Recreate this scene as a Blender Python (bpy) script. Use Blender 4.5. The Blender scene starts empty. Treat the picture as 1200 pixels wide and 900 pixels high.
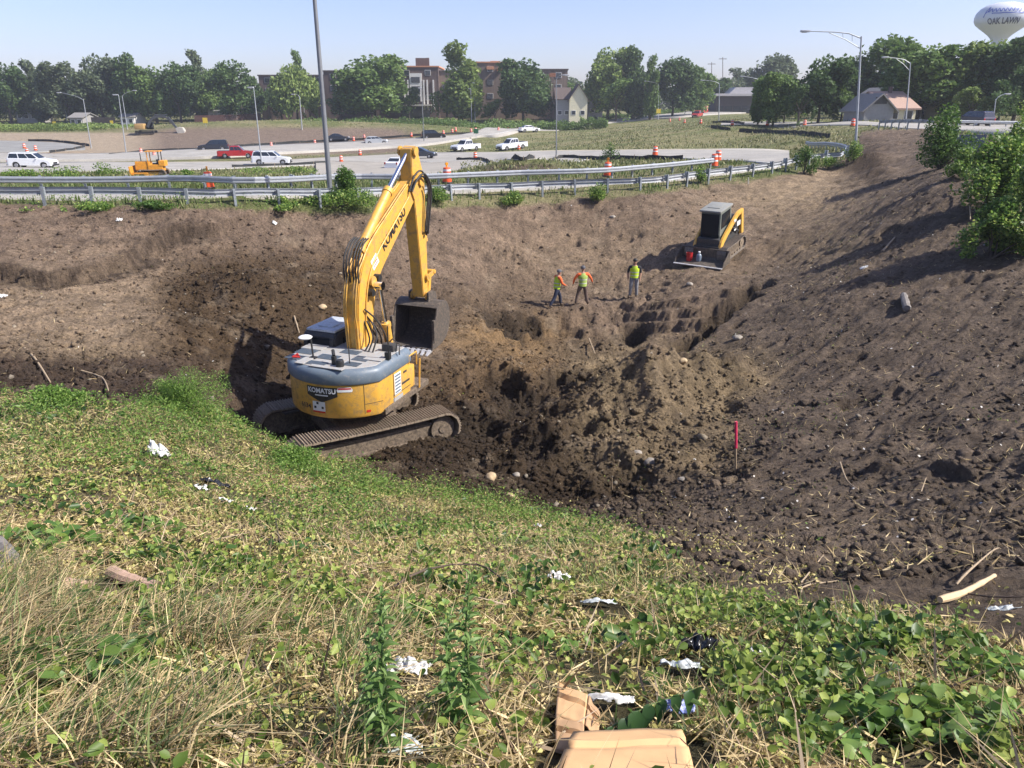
import bpy, bmesh, math, random
import numpy as np
from mathutils import Vector, Matrix, Euler
SC = bpy.context.scene
COL = SC.collection
PI = math.pi
rad = math.radians
FPX, CX, CY = 880.0, 600.0, 450.0
PITCH = math.atan(330.0 / FPX)
CP, SP = math.cos(PITCH), math.sin(PITCH)

# ------------------------------------------------------------------ camera
cam_d = bpy.data.cameras.new('camera'); cam = bpy.data.objects.new('camera', cam_d); COL.objects.link(cam)
cam.location = (0, 0, 0); cam.rotation_euler = (PI / 2 - PITCH, 0, 0)
cam_d.sensor_width = 36.0; cam_d.lens = FPX / 1200.0 * 36.0
cam_d.clip_start = 0.1; cam_d.clip_end = 9000
SC.camera = cam

def at(px, py, Y):
    """world point on the line of sight of a pixel of the photograph, at distance Y"""
    dx, dv = (px - CX) / FPX, (CY - py) / FPX
    d = np.array([dx, CP + dv * SP, -SP + dv * CP])
    return d * (Y / d[1])

def project(x, y, z):
    ax = y * CP - z * SP
    up = y * SP + z * CP
    return CX + FPX * x / ax, CY - FPX * up / ax

# ------------------------------------------------------------------ noise
def _hash(i, j, s):
    i = i.astype(np.int64); j = j.astype(np.int64)
    h = (i * 374761393 + j * 668265263 + s * 974634777) & 0xffffffff
    h = ((h ^ (h >> 13)) * 1274126177) & 0xffffffff
    h = h ^ (h >> 16)
    return (h & 0xffff) / 65535.0
def vnoise(x, y, s=0):
    xi = np.floor(x); yi = np.floor(y); fx = x - xi; fy = y - yi
    fx = fx * fx * (3 - 2 * fx); fy = fy * fy * (3 - 2 * fy)
    a = _hash(xi, yi, s); b = _hash(xi + 1, yi, s); c = _hash(xi, yi + 1, s); d = _hash(xi + 1, yi + 1, s)
    return (a + (b - a) * fx) * (1 - fy) + (c + (d - c) * fx) * fy
def fbm(x, y, s=0, o=4, lac=2.1, g=0.5):
    r = np.zeros(np.broadcast(x, y).shape); a = 1.0; t = 0
    for k in range(o):
        r += a * (vnoise(x + 17.3 * k, y - 9.1 * k, s + k) * 2 - 1); t += a; a *= g
        x, y = (x * 0.8 - y * 0.6) * lac, (x * 0.6 + y * 0.8) * lac
    return r / t
def sstep(a, b, x):
    t = np.clip((x - a) / (b - a), 0, 1); return t * t * (3 - 2 * t)

# ------------------------------------------------------------------ terrain
CTRL = [  # (pixel x, pixel y, distance): the lie of the land
 # the bank the photographer stands on
 (-250,900,2.1),(100,900,2.15),(600,900,2.2),(1100,900,2.2),(1450,900,2.1),
 (-250,800,2.9),(100,800,3.0),(350,800,3.1),(600,800,3.2),(900,800,3.2),(1190,800,3.1),(1450,800,2.9),
 (-250,700,4.0),(100,700,4.3),(300,700,4.8),(600,700,5.3),(800,700,5.5),(1000,700,5.6),(1190,700,5.0),(1450,700,4.6),
 (-250,600,6.4),(100,600,7.0),(300,600,8.6),(450,620,9.3),(600,640,8.6),(800,640,8.4),
 (-250,500,10.5),(0,500,11),(100,500,11.5),(200,500,12.3),(300,545,12.4),(400,560,13.2),(500,578,13.4),(600,595,13.6),(680,602,13.8),
 (-300,462,13),(0,465,13.8),(100,465,14.5),(200,465,14.8),
 # pit floor
 (330,500,18.2),(420,505,18.0),(480,500,19.0),(560,535,17.0),(640,588,15.0),(600,540,17.4),(560,480,20.3),(400,470,20.2),(540,430,23.2),(480,430,22.8),
 (560,385,28.3),(640,365,32.0),(700,362,32.5),(742,350,33.8),(700,430,24),(640,480,20),(760,440,23),(700,540,17.4),(780,400,27),(720,575,15.6),
 # left side of the bowl
 (300,420,22),(320,345,26.8),(200,400,20.7),(200,340,26),(200,285,30),(200,250,32),(100,440,17),(100,400,19.5),(0,400,18.8),(0,340,24),(0,300,27),(0,250,30.5),
 (-300,420,16),(-300,330,23),(-300,250,29),
 (400,300,33),(400,262,35),(400,240,36),(300,300,31.2),(300,250,33.5),(500,330,33),(500,300,34.8),(500,270,36.6),(500,242,38.8),
 (600,330,36.0),(600,300,38),(600,270,40),(600,242,41.5),(680,320,37.5),(680,280,40.3),(680,235,43),
 # right side
 (862,540,15.4),(800,560,15.6),(830,480,18.6),(900,450,20.2),(900,600,11.7),(1000,600,10.6),(1190,600,8.6),(1400,600,7.4),(760,610,12.2),(830,640,9.5),
 (1000,450,18.2),(1190,450,15.5),(1400,450,13.2),(1000,350,24.5),(1190,350,21),(1400,350,18),(1000,300,30),(1190,270,26.5),(1400,250,24),
 (880,390,25),(880,350,29),(880,318,35),(825,320,34.6),(870,292,38),(760,320,36.6),(760,290,39),(760,260,41),(760,228,43.5),(880,250,43),(880,218,47.5),
 (1000,250,38),(1000,205,52),(960,195,56),(1100,215,34),(1100,180,50),(1200,200,34),(1400,190,34),(1060,160,66),(1030,153,80),(1090,152,82),(1150,153,84),(1300,150,84),
 # beyond the near guardrail
 (0,234,33),(200,233,35),(400,230,39),(0,221,40),(200,220,42),(400,218,46),(600,225,43.5),(600,211,51),(760,214,47),(760,202,54),(840,205,50),(840,193,60),(900,208,49),(900,196,54),(940,190,58),
 (-300,235,32),(-300,205,60),(0,206,62),(200,207,66),(400,206,70),(560,202,74),(650,192,80),(767,184,75),(840,186,70),(900,180,74),(940,178,78),(980,178,66),
 (-300,195,95),(0,196,94),(200,196,99),(320,195,101),(465,200,95),(490,187,116),(600,186,97),(700,180,92),
 (0,180,130),(100,182,128),(200,178,134),(270,184,118),(250,176,136),(-300,180,130),(400,172,152),(440,169,162),(508,165,164),(600,176,138),(600,156,214),(700,162,140),(700,174,108),(800,168,106),(860,164,108),
 (664,148,246),(740,140,262),(820,136,250),(860,131,300),(890,129,330),(900,152,122),(950,147,112),(1000,147,100),(1035,148,94),(870,149,122),(1140,148,100),(1300,148,100),(1000,142,118),(1100,142,118),(880,140,160),
 (0,158,190),(200,156,190),(300,150,230),(0,145,255),(-300,146,250),(200,145,255),(450,138,262),(600,138,268),(700,134,300),(300,141,262),(900,133,300),(1050,134,200),(1200,134,200),(1400,134,200),
 (0,134,420),(600,130,450),(1200,129,420),(-400,134,420),(1600,129,420),(600,124.5,1500),(-400,124.5,1500),(1600,124.5,1500),
]
_cw = np.array([at(*c) for c in CTRL])
_near = np.array([(-4, -4, -1.5), (4, -4, -1.5), (0, 0, -1.62), (-3, 0, -1.62), (3, 0, -1.62), (-12, 0, -1.9), (12, 0, -1.9), (0, -6, -1.4)])
_cw = np.vstack([_cw, _near])
def _uv(x, y):
    yy = np.maximum(y, -7) + 9.0
    return x / yy * 1.3, np.log(yy)
def _tps(r2):
    return np.where(r2 < 1e-12, 0.0, 0.5 * r2 * np.log(np.maximum(r2, 1e-12)))
_cu, _cv = _uv(_cw[:, 0], _cw[:, 1])
_zs = _cw[:, 2]
_n = len(_cu)
_K = _tps((_cu[:, None] - _cu[None]) ** 2 + (_cv[:, None] - _cv[None]) ** 2) + np.eye(_n) * 3e-4
_P = np.stack([np.ones(_n), _cu, _cv], 1)
_A = np.zeros((_n + 3, _n + 3)); _A[:_n, :_n] = _K; _A[:_n, _n:] = _P; _A[_n:, :_n] = _P.T
_w = np.linalg.solve(_A, np.concatenate([_zs, np.zeros(3)]))
def base(x, y):
    x = np.asarray(x, float); y = np.asarray(y, float)
    sh = np.broadcast(x, y).shape
    x = np.broadcast_to(x, sh).ravel(); y = np.broadcast_to(y, sh).ravel()
    out = np.empty(x.size)
    for k in range(0, x.size, 60000):
        u, v = _uv(x[k:k + 60000], y[k:k + 60000])
        d2 = (u[:, None] - _cu[None]) ** 2 + (v[:, None] - _cv[None]) ** 2
        out[k:k + 60000] = _tps(d2) @ _w[:_n] + _w[_n] + u * _w[_n + 1] + v * _w[_n + 2]
    return out.reshape(sh)

def seg_dist(x, y, pts):
    """distance to a polyline and the side (+ = left of its direction)"""
    best = np.full(x.shape, 1e9); side = np.zeros(x.shape)
    for (ax, ay), (bx, by) in zip(pts[:-1], pts[1:]):
        dx, dy = bx - ax, by - ay
        t = np.clip(((x - ax) * dx + (y - ay) * dy) / (dx * dx + dy * dy), 0, 1)
        d = np.hypot(x - ax - t * dx, y - ay - t * dy)
        s = np.sign(dx * (y - ay) - dy * (x - ax))
        m = d < best
        best = np.where(m, d, best); side = np.where(m, s, side)
    return best, side
def poly_sd(x, y, pts):
    """signed distance to a closed polygon, negative inside"""
    d, _ = seg_dist(x, y, pts + [pts[0]])
    ins = np.zeros(x.shape, bool)
    n = len(pts)
    for i in range(n):
        (ax, ay), (bx, by) = pts[i], pts[(i + 1) % n]
        c = ((ay > y) != (by > y)) & (x < (bx - ax) * (y - ay) / ((by - ay) if by != ay else 1e-9) + ax)
        ins ^= c
    return np.where(ins, -d, d)
def W(px, py, Y):
    p = at(px, py, Y); return (float(p[0]), float(p[1]))

CONES = [  # x, y, top z, slope : heaps of spoil
 (4.05,20.3,-6.22,.80),(5.3,21.0,-6.72,.70),(6.6,21.3,-6.85,.74),(2.7,19.4,-7.25,.6),(1.3,18.0,-7.6,.55),(4.6,18.0,-7.75,.42),(3.0,17.2,-7.85,.42),
 (0.0,16.6,-8.0,.45),(1.9,15.9,-8.05,.5),(-1.4,20.4,-7.95,.4),(-0.6,22.4,-7.7,.32),
 (4.25,15.9,-7.45,.7),
]
EXC = [W(560,388,27.6), W(575,372,30.5), W(625,366,32.3), W(700,366,32.6), W(730,362,33.2), W(790,368,32.0), W(850,352,31.5), W(905,335,31.5), W(845,385,27.0), W(800,410,25.0), W(770,425,24.0), W(690,440,23.3), W(650,420,25.0), W(600,425,24.5)]
HOLES = [(W(697,402,26.4), 1.5, 1.9), (W(752,400,26.6), 1.9, 2.0), (W(586,456,21.8), .9, .8), (W(560,492,19.2), 1.0, .55), (W(625,530,17.4), .8, .45), (W(662,448,22.4), .9, .8), (W(828,372,28.7), 1.5, 1.2), (W(803,392,26.9), 1.1, 1.1), (W(858,356,30.0), 1.3, 1.0), (W(884,344,31.2), .9, .6), (W(620,372,31.3), .7, .5), (W(745,372,31.2), .7, .6), (W(590,375,30.5), 1.0, .5), (W(660,415,25.5), .9, .7), (W(540,505,18.7), 1.0, .45), (W(615,470,20.6), .8, .4)]
LSCARP = [W(-250,318,24.5), W(0,318,25.2), W(60,324,25.0), W(120,314,26.2), W(165,293,28.4), W(200,277,30.3), W(240,268,31.4)]
RSCARP = [W(915,560,13.9), W(960,565,13.6), W(1030,580,12.2), W(1100,575,11.6), W(1200,585,10.2), W(1300,600,9.3)]
def dirt_features(x, y, z):
    wx = x + 0.35 * fbm(x * .9, y * .9, 51, 3); wy = y + 0.35 * fbm(x * .9, y * .9, 61, 3)
    # left bank cut
    d, s = seg_dist(wx, wy, LSCARP)
    up = np.where(s > 0, 1.0, 0.0) * np.exp(-(d / 3.2) ** 2) * .34
    far_end = sstep(-7.6, -10.5, x)
    z = z + up * sstep(0.0, .16, d * np.where(s > 0, 1, 0)) * (0.35 + .65 * far_end)
    z = z - np.where(s <= 0, 1.0, 0.0) * np.exp(-(d / .8) ** 2) * .16 * far_end
    # small ledge on the right slope
    d, s = seg_dist(wx, wy, RSCARP)
    z = z + np.where(s > 0, 1, 0) * np.exp(-(d / 1.1) ** 2) * .20 * sstep(0, .1, d) * sstep(-.15, .25, fbm(x * .8, y * .8, 77, 2))
    # dark mound behind the excavator, berm on the left
    g = lambda cx, cy, sx, sy, h: h * np.exp(-((wx - cx) / sx) ** 2 - ((wy - cy) / sy) ** 2)
    c = W(318, 352, 26.3); z = z + g(c[0], c[1], 2.4, 1.6, 1.0)
    c = W(262, 400, 21.8); z = z + g(c[0], c[1], 2.2, 1.6, .75)
    c = W(425, 330, 30); z = z + g(c[0], c[1], 3.0, 1.6, .5)
    c = W(70, 440, 16.7); z = z + g(c[0], c[1], 3.6, 1.1, .45)
    c = W(610, 305, 37.2); z = z + g(c[0], c[1], 3.6, 1.2, .75)
    c = W(540, 345, 32.2); z = z + g(c[0], c[1], 1.8, .9, .5)
    c = W(930, 262, 38); z = z + g(c[0], c[1], 2.6, 1.2, .4)
    # cones of spoil
    rr = .28 * fbm(x * 2.1, y * 2.1, 71, 3)
    for (cx, cy, top, sl) in CONES:
        hh = top - sl * np.sqrt((wx - cx) ** 2 + (wy - cy) ** 2 + .10) + rr
        k = .18
        dlt = np.clip((hh - z) / k, -1, 1)
        z = np.where(dlt <= -1, z, np.where(dlt >= 1, hh, z + k * .25 * (dlt + 1) ** 2))
    # excavation
    sd = poly_sd(wx, wy, EXC) + .34 * fbm(x * 1.6, y * 1.6, 81, 4)
    q = .5 * fbm(x * .9 + 5, y * 1.3, 84, 3)
    z = z - .30 * sstep(.10, -.10, sd) - .36 * sstep(-.42, -.62, sd + q) - .34 * sstep(-1.05, -1.3, sd + 1.6 * q) - .35 * sstep(-1.2, -2.6, sd)
    dm = np.hypot((x + 4.1), (y - 18.3) )
    z = z + (-8.22 - z) * sstep(3.5, 2.6, dm)
    for (cx, cy), r, dep in HOLES:
        d = np.hypot(wx - cx, wy - cy) + .22 * r * fbm(x * 2.7, y * 2.7, 83, 3)
        z = z - dep * sstep(r, r * .5, d)
    return z
def far_features(x, y, z):
    g = lambda p, sx, sy, h: h * np.exp(-((x - p[0]) / sx) ** 2 - ((y - p[1]) / sy) ** 2)
    z = z + g(W(618, 200, 66), 4.5, 3.0, .95)
    z = z + g(W(590, 200, 67), 3, 2.5, .3)
    z = z + g(W(1012, 190, 55), 1.6, 2.2, .9) + g(W(1024, 200, 48), 1.2, 1.8, .5)
    p = W(330, 166, 178); z = z + g(p, 42, 13, 3.4)
    p = W(470, 160, 190); z = z + g(p, 40, 12, 1.6)
    return z

# --- where is bare soil: found from outlines of the near grass edge and of the verge at the guardrail
NEAR_EDGE = [(-400,455),(0,460),(60,470),(160,478),(190,462),(262,480),(300,512),(400,532),(450,548),(520,572),(600,590),(690,606),(770,640),(840,668),(900,694),(980,716),(1080,722),(1200,748),(1500,760)]
FAR_EDGE = [(-400,236),(0,238),(100,242),(250,247),(330,243),(420,250),(520,244),(620,240),(700,233),(780,226),(860,214),(920,205),(960,196),(990,186),(1003,166),(1010,155),(1030,150.5),(1095,150.5),(1120,160),(1500,160)]
def edge(pl, px):
    a = np.array(pl, float); return np.interp(px, a[:, 0], a[:, 1])
def zones(x, y, z):
    px, py = project(x, np.maximum(y, .5), z)
    n = fbm(x * .8, y * .8, 5, 3)
    near = sstep(-10, 16 + 26 * sstep(650, 950, px), py - edge(NEAR_EDGE, px) + (34 + 30 * sstep(600, 900, px)) * n * np.clip((py - 300) / 400, .3, 1)) * (y < 16.5)
    near = np.where(y < 1.5, 1.0, near)
    far = sstep(3, -3, py - edge(FAR_EDGE, px) + 5 * n)
    return np.clip(near, 0, 1), np.clip(far, 0, 1) * (y > 22), px, py
def T0(x, y):
    """large shape of the ground"""
    z = base(x, y)
    m = (y > 9) & (y < 60)
    if np.any(m):
        zz = z.copy(); zz[m] = dirt_features(x[m], y[m], z[m]); z = zz
    m = y > 40
    if np.any(m):
        zz = z.copy(); zz[m] = far_features(x[m], y[m], z[m]); z = zz
    return z
def T(x, y):
    x = np.atleast_1d(np.asarray(x, float)); y = np.atleast_1d(np.asarray(y, float))
    return T0(x, y)
def Tz(x, y): return float(T([x], [y])[0])
_HC = {}
def G(px, py, ymin=2.0, ymax=700):
    """the point of the ground seen at a pixel"""
    k = (px, py, ymin)
    if k in _HC: return _HC[k]
    ys = np.exp(np.linspace(math.log(ymin), math.log(ymax), 900))
    p = at(px, py, 1.0)
    xs, zs = p[0] * ys, p[2] * ys
    t = T(xs, ys)
    below = np.nonzero(zs <= t)[0]
    if len(below) == 0: i = len(ys) - 1; Y = ys[i]
    else:
        i = below[0]
        if i == 0:
            if ymin > 1.5 and ymin < 14: return G(px, py, 1.5 if ymin <= 4 else 4)
            Y = ys[0]
        else:
            a = zs[i - 1] - t[i - 1]; b = zs[i] - t[i]
            Y = ys[i - 1] + (ys[i] - ys[i - 1]) * a / (a - b)
    r = Vector((p[0] * Y, Y, Tz(p[0] * Y, Y)))
    _HC[k] = r
    return r

# ------------------------------------------------------------------ tags
def tag(o, label=None, cat=None, group=None, kind=None):
    if label: o['label'] = label
    if cat: o['category'] = cat
    if group: o['group'] = group
    if kind: o['kind'] = kind
    return o
def empty(name, loc=(0, 0, 0), rz=0.0, label=None, cat=None, group=None):
    o = bpy.data.objects.new(name, None); COL.objects.link(o)
    o.location = loc; o.rotation_euler = (0, 0, rz); o.empty_display_size = .2
    return tag(o, label, cat, group)
def copy_tree(o, parent=None):
    c = o.copy(); COL.objects.link(c); c.parent = parent
    for ch in o.children: copy_tree(ch, c)
    return c

# ------------------------------------------------------------------ mesh builder
def smooth_mesh(me, on=True):
    me.polygons.foreach_set('use_smooth', [on] * len(me.polygons))
class MB:
    def __init__(s): s.v = []; s.f = []; s.m = []; s.mi = 0
    def add(s, vs, fs, M=None):
        o = len(s.v)
        for p in vs:
            p = Vector(p); s.v.append(tuple(M @ p) if M is not None else tuple(p))
        for f in fs: s.f.append(tuple(i + o for i in f)); s.m.append(s.mi)
        return s
    def box(s, c, d, M=None, bev=0.0):
        x, y, z = d[0] / 2, d[1] / 2, d[2] / 2
        if bev <= 0:
            vs = [(c[0] + i * x, c[1] + j * y, c[2] + k * z) for k in (-1, 1) for j in (-1, 1) for i in (-1, 1)]
            fs = [(0, 2, 3, 1), (4, 5, 7, 6), (0, 1, 5, 4), (2, 6, 7, 3), (0, 4, 6, 2), (1, 3, 7, 5)]
            return s.add(vs, fs, M)
        bm = bmesh.new(); bmesh.ops.create_cube(bm, size=1)
        for v in bm.verts: v.co = Vector((v.co.x * d[0], v.co.y * d[1], v.co.z * d[2]))
        bmesh.ops.bevel(bm, geom=list(bm.edges), offset=bev, segments=2, affect='EDGES', profile=.6)
        bm.verts.ensure_lookup_table()
        vs = [(v.co.x + c[0], v.co.y + c[1], v.co.z + c[2]) for v in bm.verts]
        fs = [tuple(v.index for v in f.verts) for f in bm.faces]
        bm.free(); return s.add(vs, fs, M)
    def cyl(s, a, b, r0, r1=None, n=12, M=None, caps=True):
        a, b = Vector(a), Vector(b); r1 = r0 if r1 is None else r1
        d = (b - a); 
        if d.length < 1e-9: return s
        d.normalize()
        u = d.orthogonal().normalized(); w = d.cross(u)
        vs = []
        for p, r in ((a, r0), (b, r1)):
            for i in range(n):
                t = 2 * PI * i / n; vs.append(p + (u * math.cos(t) + w * math.sin(t)) * r)
        fs = [(i, (i + 1) % n, n + (i + 1) % n, n + i) for i in range(n)]
        if caps: fs += [tuple(range(n - 1, -1, -1)), tuple(range(n, 2 * n))]
        return s.add(vs, fs, M)
    def tube(s, pts, r, n=8, M=None):
        pts = [Vector(p) for p in pts]; rs = r if isinstance(r, (list, tuple)) else [r] * len(pts)
        vs = []; u = None
        for i, p in enumerate(pts):
            d = (pts[min(i + 1, len(pts) - 1)] - pts[max(i - 1, 0)]).normalized()
            if u is None: u = d.orthogonal().normalized()
            else: u = (u - d * u.dot(d)).normalized()
            w = d.cross(u)
            for k in range(n):
                t = 2 * PI * k / n; vs.append(p + (u * math.cos(t) + w * math.sin(t)) * rs[i])
        fs = []
        for i in range(len(pts) - 1):
            for k in range(n): fs.append((i * n + k, i * n + (k + 1) % n, (i + 1) * n + (k + 1) % n, (i + 1) * n + k))
        L = (len(pts) - 1) * n
        fs += [tuple(range(n - 1, -1, -1)), tuple(range(L, L + n))]
        return s.add(vs, fs, M)
    def lathe(s, prof, n=20, M=None, c=(0, 0, 0), sx=1, sy=1):
        vs = []; 
        for (r, z) in prof:
            for i in range(n):
                t = 2 * PI * i / n; vs.append((c[0] + r * math.cos(t) * sx, c[1] + r * math.sin(t) * sy, c[2] + z))
        fs = []
        for j in range(len(prof) - 1):
            for i in range(n): fs.append((j * n + i, j * n + (i + 1) % n, (j + 1) * n + (i + 1) % n, (j + 1) * n + i))
        fs += [tuple(range(n - 1, -1, -1)), tuple(range((len(prof) - 1) * n, len(prof) * n))]
        return s.add(vs, fs, M)
    def prism(s, prof, w0, w1, axis='x', M=None):
        """polygon prof [(a,b)] swept between w0 and w1 on an axis. axis x: (a,b)=(y,z); y: (x,z); z: (x,y)"""
        n = len(prof)
        def P(w, a, b): return (w, a, b) if axis == 'x' else ((a, w, b) if axis == 'y' else (a, b, w))
        vs = [P(w0, a, b) for a, b in prof] + [P(w1, a, b) for a, b in prof]
        fs = [tuple(range(n)), tuple(range(2 * n - 1, n - 1, -1))] + [(i, n + i, n + (i + 1) % n, (i + 1) % n) for i in range(n)]
        return s.add(vs, fs, M)
    def quad(s, a, b, c, d, M=None): return s.add([a, b, c, d], [(0, 1, 2, 3)], M)
    def mesh(s, name, mats, smooth=False, fix=True, bev=0.0):
        me = bpy.data.meshes.new(name)
        me.from_pydata(s.v, [], s.f)
        mats = mats if isinstance(mats, (list, tuple)) else [mats]
        for m in mats: me.materials.append(m)
        if len(mats) > 1: me.polygons.foreach_set('material_index', s.m)
        if fix:
            bm = bmesh.new(); bm.from_mesh(me)
            bmesh.ops.recalc_face_normals(bm, faces=bm.faces)
            if bev > 0:
                ed = [e for e in bm.edges if len(e.link_faces) == 2 and e.calc_face_angle(0) > .5]
                if ed: bmesh.ops.bevel(bm, geom=ed, offset=bev, segments=2, affect='EDGES', clamp_overlap=True)
            bm.to_mesh(me); bm.free()
        if smooth:
            smooth_mesh(me)
            try: me.set_sharp_from_angle(angle=rad(38))
            except Exception: pass
        me.update(); return me
    def build(s, name, mats, parent=None, smooth=False, fix=True, bev=0.0, loc=None):
        o = bpy.data.objects.new(name, s.mesh(name, mats, smooth, fix, bev)); COL.objects.link(o)
        if parent is not None: o.parent = parent
        if loc is not None: o.location = loc
        return o
def np_mesh(name, V, F, mats, fsize, parent=None, smooth=False, link=True):
    """V (n,3) float, F (m,fsize) int -> object, fast"""
    me = bpy.data.meshes.new(name)
    V = np.ascontiguousarray(V, np.float32); F = np.ascontiguousarray(F, np.int32)
    me.vertices.add(len(V)); me.vertices.foreach_set('co', V.ravel())
    me.loops.add(F.size); me.loops.foreach_set('vertex_index', F.ravel())
    me.polygons.add(len(F)); me.polygons.foreach_set('loop_start', np.arange(0, F.size, fsize, dtype=np.int32))
    me.polygons.foreach_set('loop_total', np.full(len(F), fsize, np.int32))
    if smooth: me.polygons.foreach_set('use_smooth', np.ones(len(F), bool))
    for m in (mats if isinstance(mats, (list, tuple)) else [mats]): me.materials.append(m)
    me.update(calc_edges=True); me.validate()
    if not link: return me
    o = bpy.data.objects.new(name, me); COL.objects.link(o)
    if parent is not None: o.parent = parent
    return o

# ------------------------------------------------------------------ materials
def _nt(name):
    m = bpy.data.materials.new(name); m.use_nodes = True
    nt = m.node_tree; nt.nodes.clear()
    out = nt.nodes.new('ShaderNodeOutputMaterial'); b = nt.nodes.new('ShaderNodeBsdfPrincipled')
    nt.links.new(b.outputs[0], out.inputs[0]); return m, nt, b, out
def c4(c): return (c[0], c[1], c[2], 1)
def noise_node(nt, scale, detail=4, rough=.6, coord='Object', dist=0.0):
    tc = nt.nodes.new('ShaderNodeTexCoord'); n = nt.nodes.new('ShaderNodeTexNoise')
    n.inputs['Scale'].default_value = scale; n.inputs['Detail'].default_value = detail; n.inputs['Roughness'].default_value = rough
    n.inputs['Distortion'].default_value = dist
    nt.links.new(tc.outputs[coord], n.inputs['Vector']); return n
def ramp(nt, fac, stops):
    r = nt.nodes.new('ShaderNodeValToRGB'); e = r.color_ramp.elements
    e[0].position, e[0].color = stops[0][0], c4(stops[0][1]); e[1].position, e[1].color = stops[-1][0], c4(stops[-1][1])
    for p, c in stops[1:-1]:
        x = e.new(p); x.color = c4(c)
    nt.links.new(fac, r.inputs[0]); return r
def mixc(nt, fac, a, b, blend='MIX'):
    m = nt.nodes.new('ShaderNodeMix'); m.data_type = 'RGBA'; m.blend_type = blend
    for s, v in ((m.inputs[0], fac), (m.inputs[6], a), (m.inputs[7], b)):
        if hasattr(v, 'is_output') or hasattr(v, 'links'): nt.links.new(v, s)
        elif isinstance(v, (int, float)): s.default_value = v
        else: s.default_value = c4(v)
    return m.outputs[2]
def bump(nt, b, h, strength=.4, dist=.02):
    bp = nt.nodes.new('ShaderNodeBump'); bp.inputs['Strength'].default_value = strength; bp.inputs['Distance'].default_value = dist
    nt.links.new(h, bp.inputs['Height']); nt.links.new(bp.outputs[0], b.inputs['Normal']); return bp
def paint(name, col, rough=.45, metal=0.0, dirt=0.0, dirtcol=(.16, .12, .09), scale=2.5, coat=0.0, var=.12, bmp=0.0, bscale=60, spec=.5):
    m, nt, b, out = _nt(name)
    n = noise_node(nt, scale, 5, .65)
    dk = tuple(c * (1 - var) for c in col); lt = tuple(min(1, c * (1 + var)) for c in col)
    col_o = ramp(nt, n.outputs['Fac'], [(.3, dk), (.7, lt)]).outputs[0]
    if dirt > 0:
        n2 = noise_node(nt, scale * 3.3, 8, .75, dist=.4)
        r2 = ramp(nt, n2.outputs['Fac'], [(.62 - dirt * .35, (0, 0, 0)), (.78 - dirt * .15, (1, 1, 1))])
        col_o = mixc(nt, r2.outputs[0], col_o, dirtcol)
        rr = nt.nodes.new('ShaderNodeMapRange'); rr.inputs['To Min'].default_value = rough; rr.inputs['To Max'].default_value = .9
        nt.links.new(r2.outputs[0], rr.inputs[0]); nt.links.new(rr.outputs[0], b.inputs['Roughness'])
    else: b.inputs['Roughness'].default_value = rough
    nt.links.new(col_o, b.inputs['Base Color'])
    b.inputs['Metallic'].default_value = metal; b.inputs['Coat Weight'].default_value = coat
    b.inputs['Specular IOR Level'].default_value = spec
    if bmp > 0:
        n3 = noise_node(nt, bscale, 6, .7); bump(nt, b, n3.outputs['Fac'], bmp, .02)
    return m
def leafmat(name, stops, rough=.55, trans=.35, patch=None, pscale=.4):
    """foliage: every leaf its own colour, some light through it"""
    m, nt, b, out = _nt(name)
    g = nt.nodes.new('ShaderNodeNewGeometry')
    col = ramp(nt, g.outputs['Random Per Island'], stops).outputs[0]
    if patch:
        n = noise_node(nt, pscale, 3, .6); r = ramp(nt, n.outputs['Fac'], [(.42, (0, 0, 0)), (.6, (1, 1, 1))])
        col = mixc(nt, r.outputs[0], col, mixc(nt, .75, col, patch))
    nt.links.new(col, b.inputs['Base Color']); b.inputs['Roughness'].default_value = rough
    b.inputs['Specular IOR Level'].default_value = .3
    t = nt.nodes.new('ShaderNodeBsdfTranslucent'); nt.links.new(col, t.inputs[0])
    mx = nt.nodes.new('ShaderNodeMixShader'); mx.inputs[0].default_value = trans
    nt.links.new(b.outputs[0], mx.inputs[1]); nt.links.new(t.outputs[0], mx.inputs[2]); nt.links.new(mx.outputs[0], out.inputs[0])
    return m
# ------------------------------------------------------------------ ground
rng = np.random.default_rng(7)
random.seed(11)
def fine_disp(x, y, near, far, px, py):
    dirt = (1 - near) * (1 - far) * (y < 80)
    rough = .55 + .45 * fbm(x * .35, y * .35, 91, 2)
    a = .085 * fbm(x * 1.1, y * 1.1, 101, 3)
    bl = np.abs(fbm(x * 2.6, y * 2.6, 111, 3)); c = .13 * (.35 - bl)
    bl2 = np.abs(fbm(x * 7.5, y * 7.5, 121, 3)); d = .06 * (.35 - bl2)
    e = .028 * fbm(x * 19, y * 19, 131, 2)
    right = sstep(780, 980, px)
    ux, uy = x * .62 - y * .78, x * .78 + y * .62      # furrows left by the dozer run down the right slope
    fur = .09 * fbm(ux * 3.4, uy * .55, 141, 3) * right
    tx, ty = x * .86 + y * .5, -x * .5 + y * .86
    fur2 = .10 * fbm(tx * .45, ty * 2.2, 151, 3) * (1 - right) * sstep(31, 36, y)
    hol = -.20 * sstep(.42, .66, fbm(x * .85 + 4, y * .95, 161, 3)) * (y > 12)
    dd = (a * 1.3 + (c + d + e) * rough * (2.1 - 1.15 * sstep(0, 160, px - 700) - 1.0 * blob(px, py, 790, 460, 110, 60, 4)) + fur + fur2 + hol) * dirt
    dd += near * (.07 * fbm(x * 1.4, y * 1.4, 171, 3) + .03 * fbm(x * 5, y * 5, 172, 2)) * sstep(.6, 2.5, y)
    dd += far * (.05 * fbm(x * .7, y * .7, 181, 3)) * (y < 70)
    return dd
def blob(px, py, cx, cy, sx, sy, p=2):
    return np.exp(-(np.abs((px - cx) / sx) ** p + np.abs((py - cy) / sy) ** p))
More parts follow.
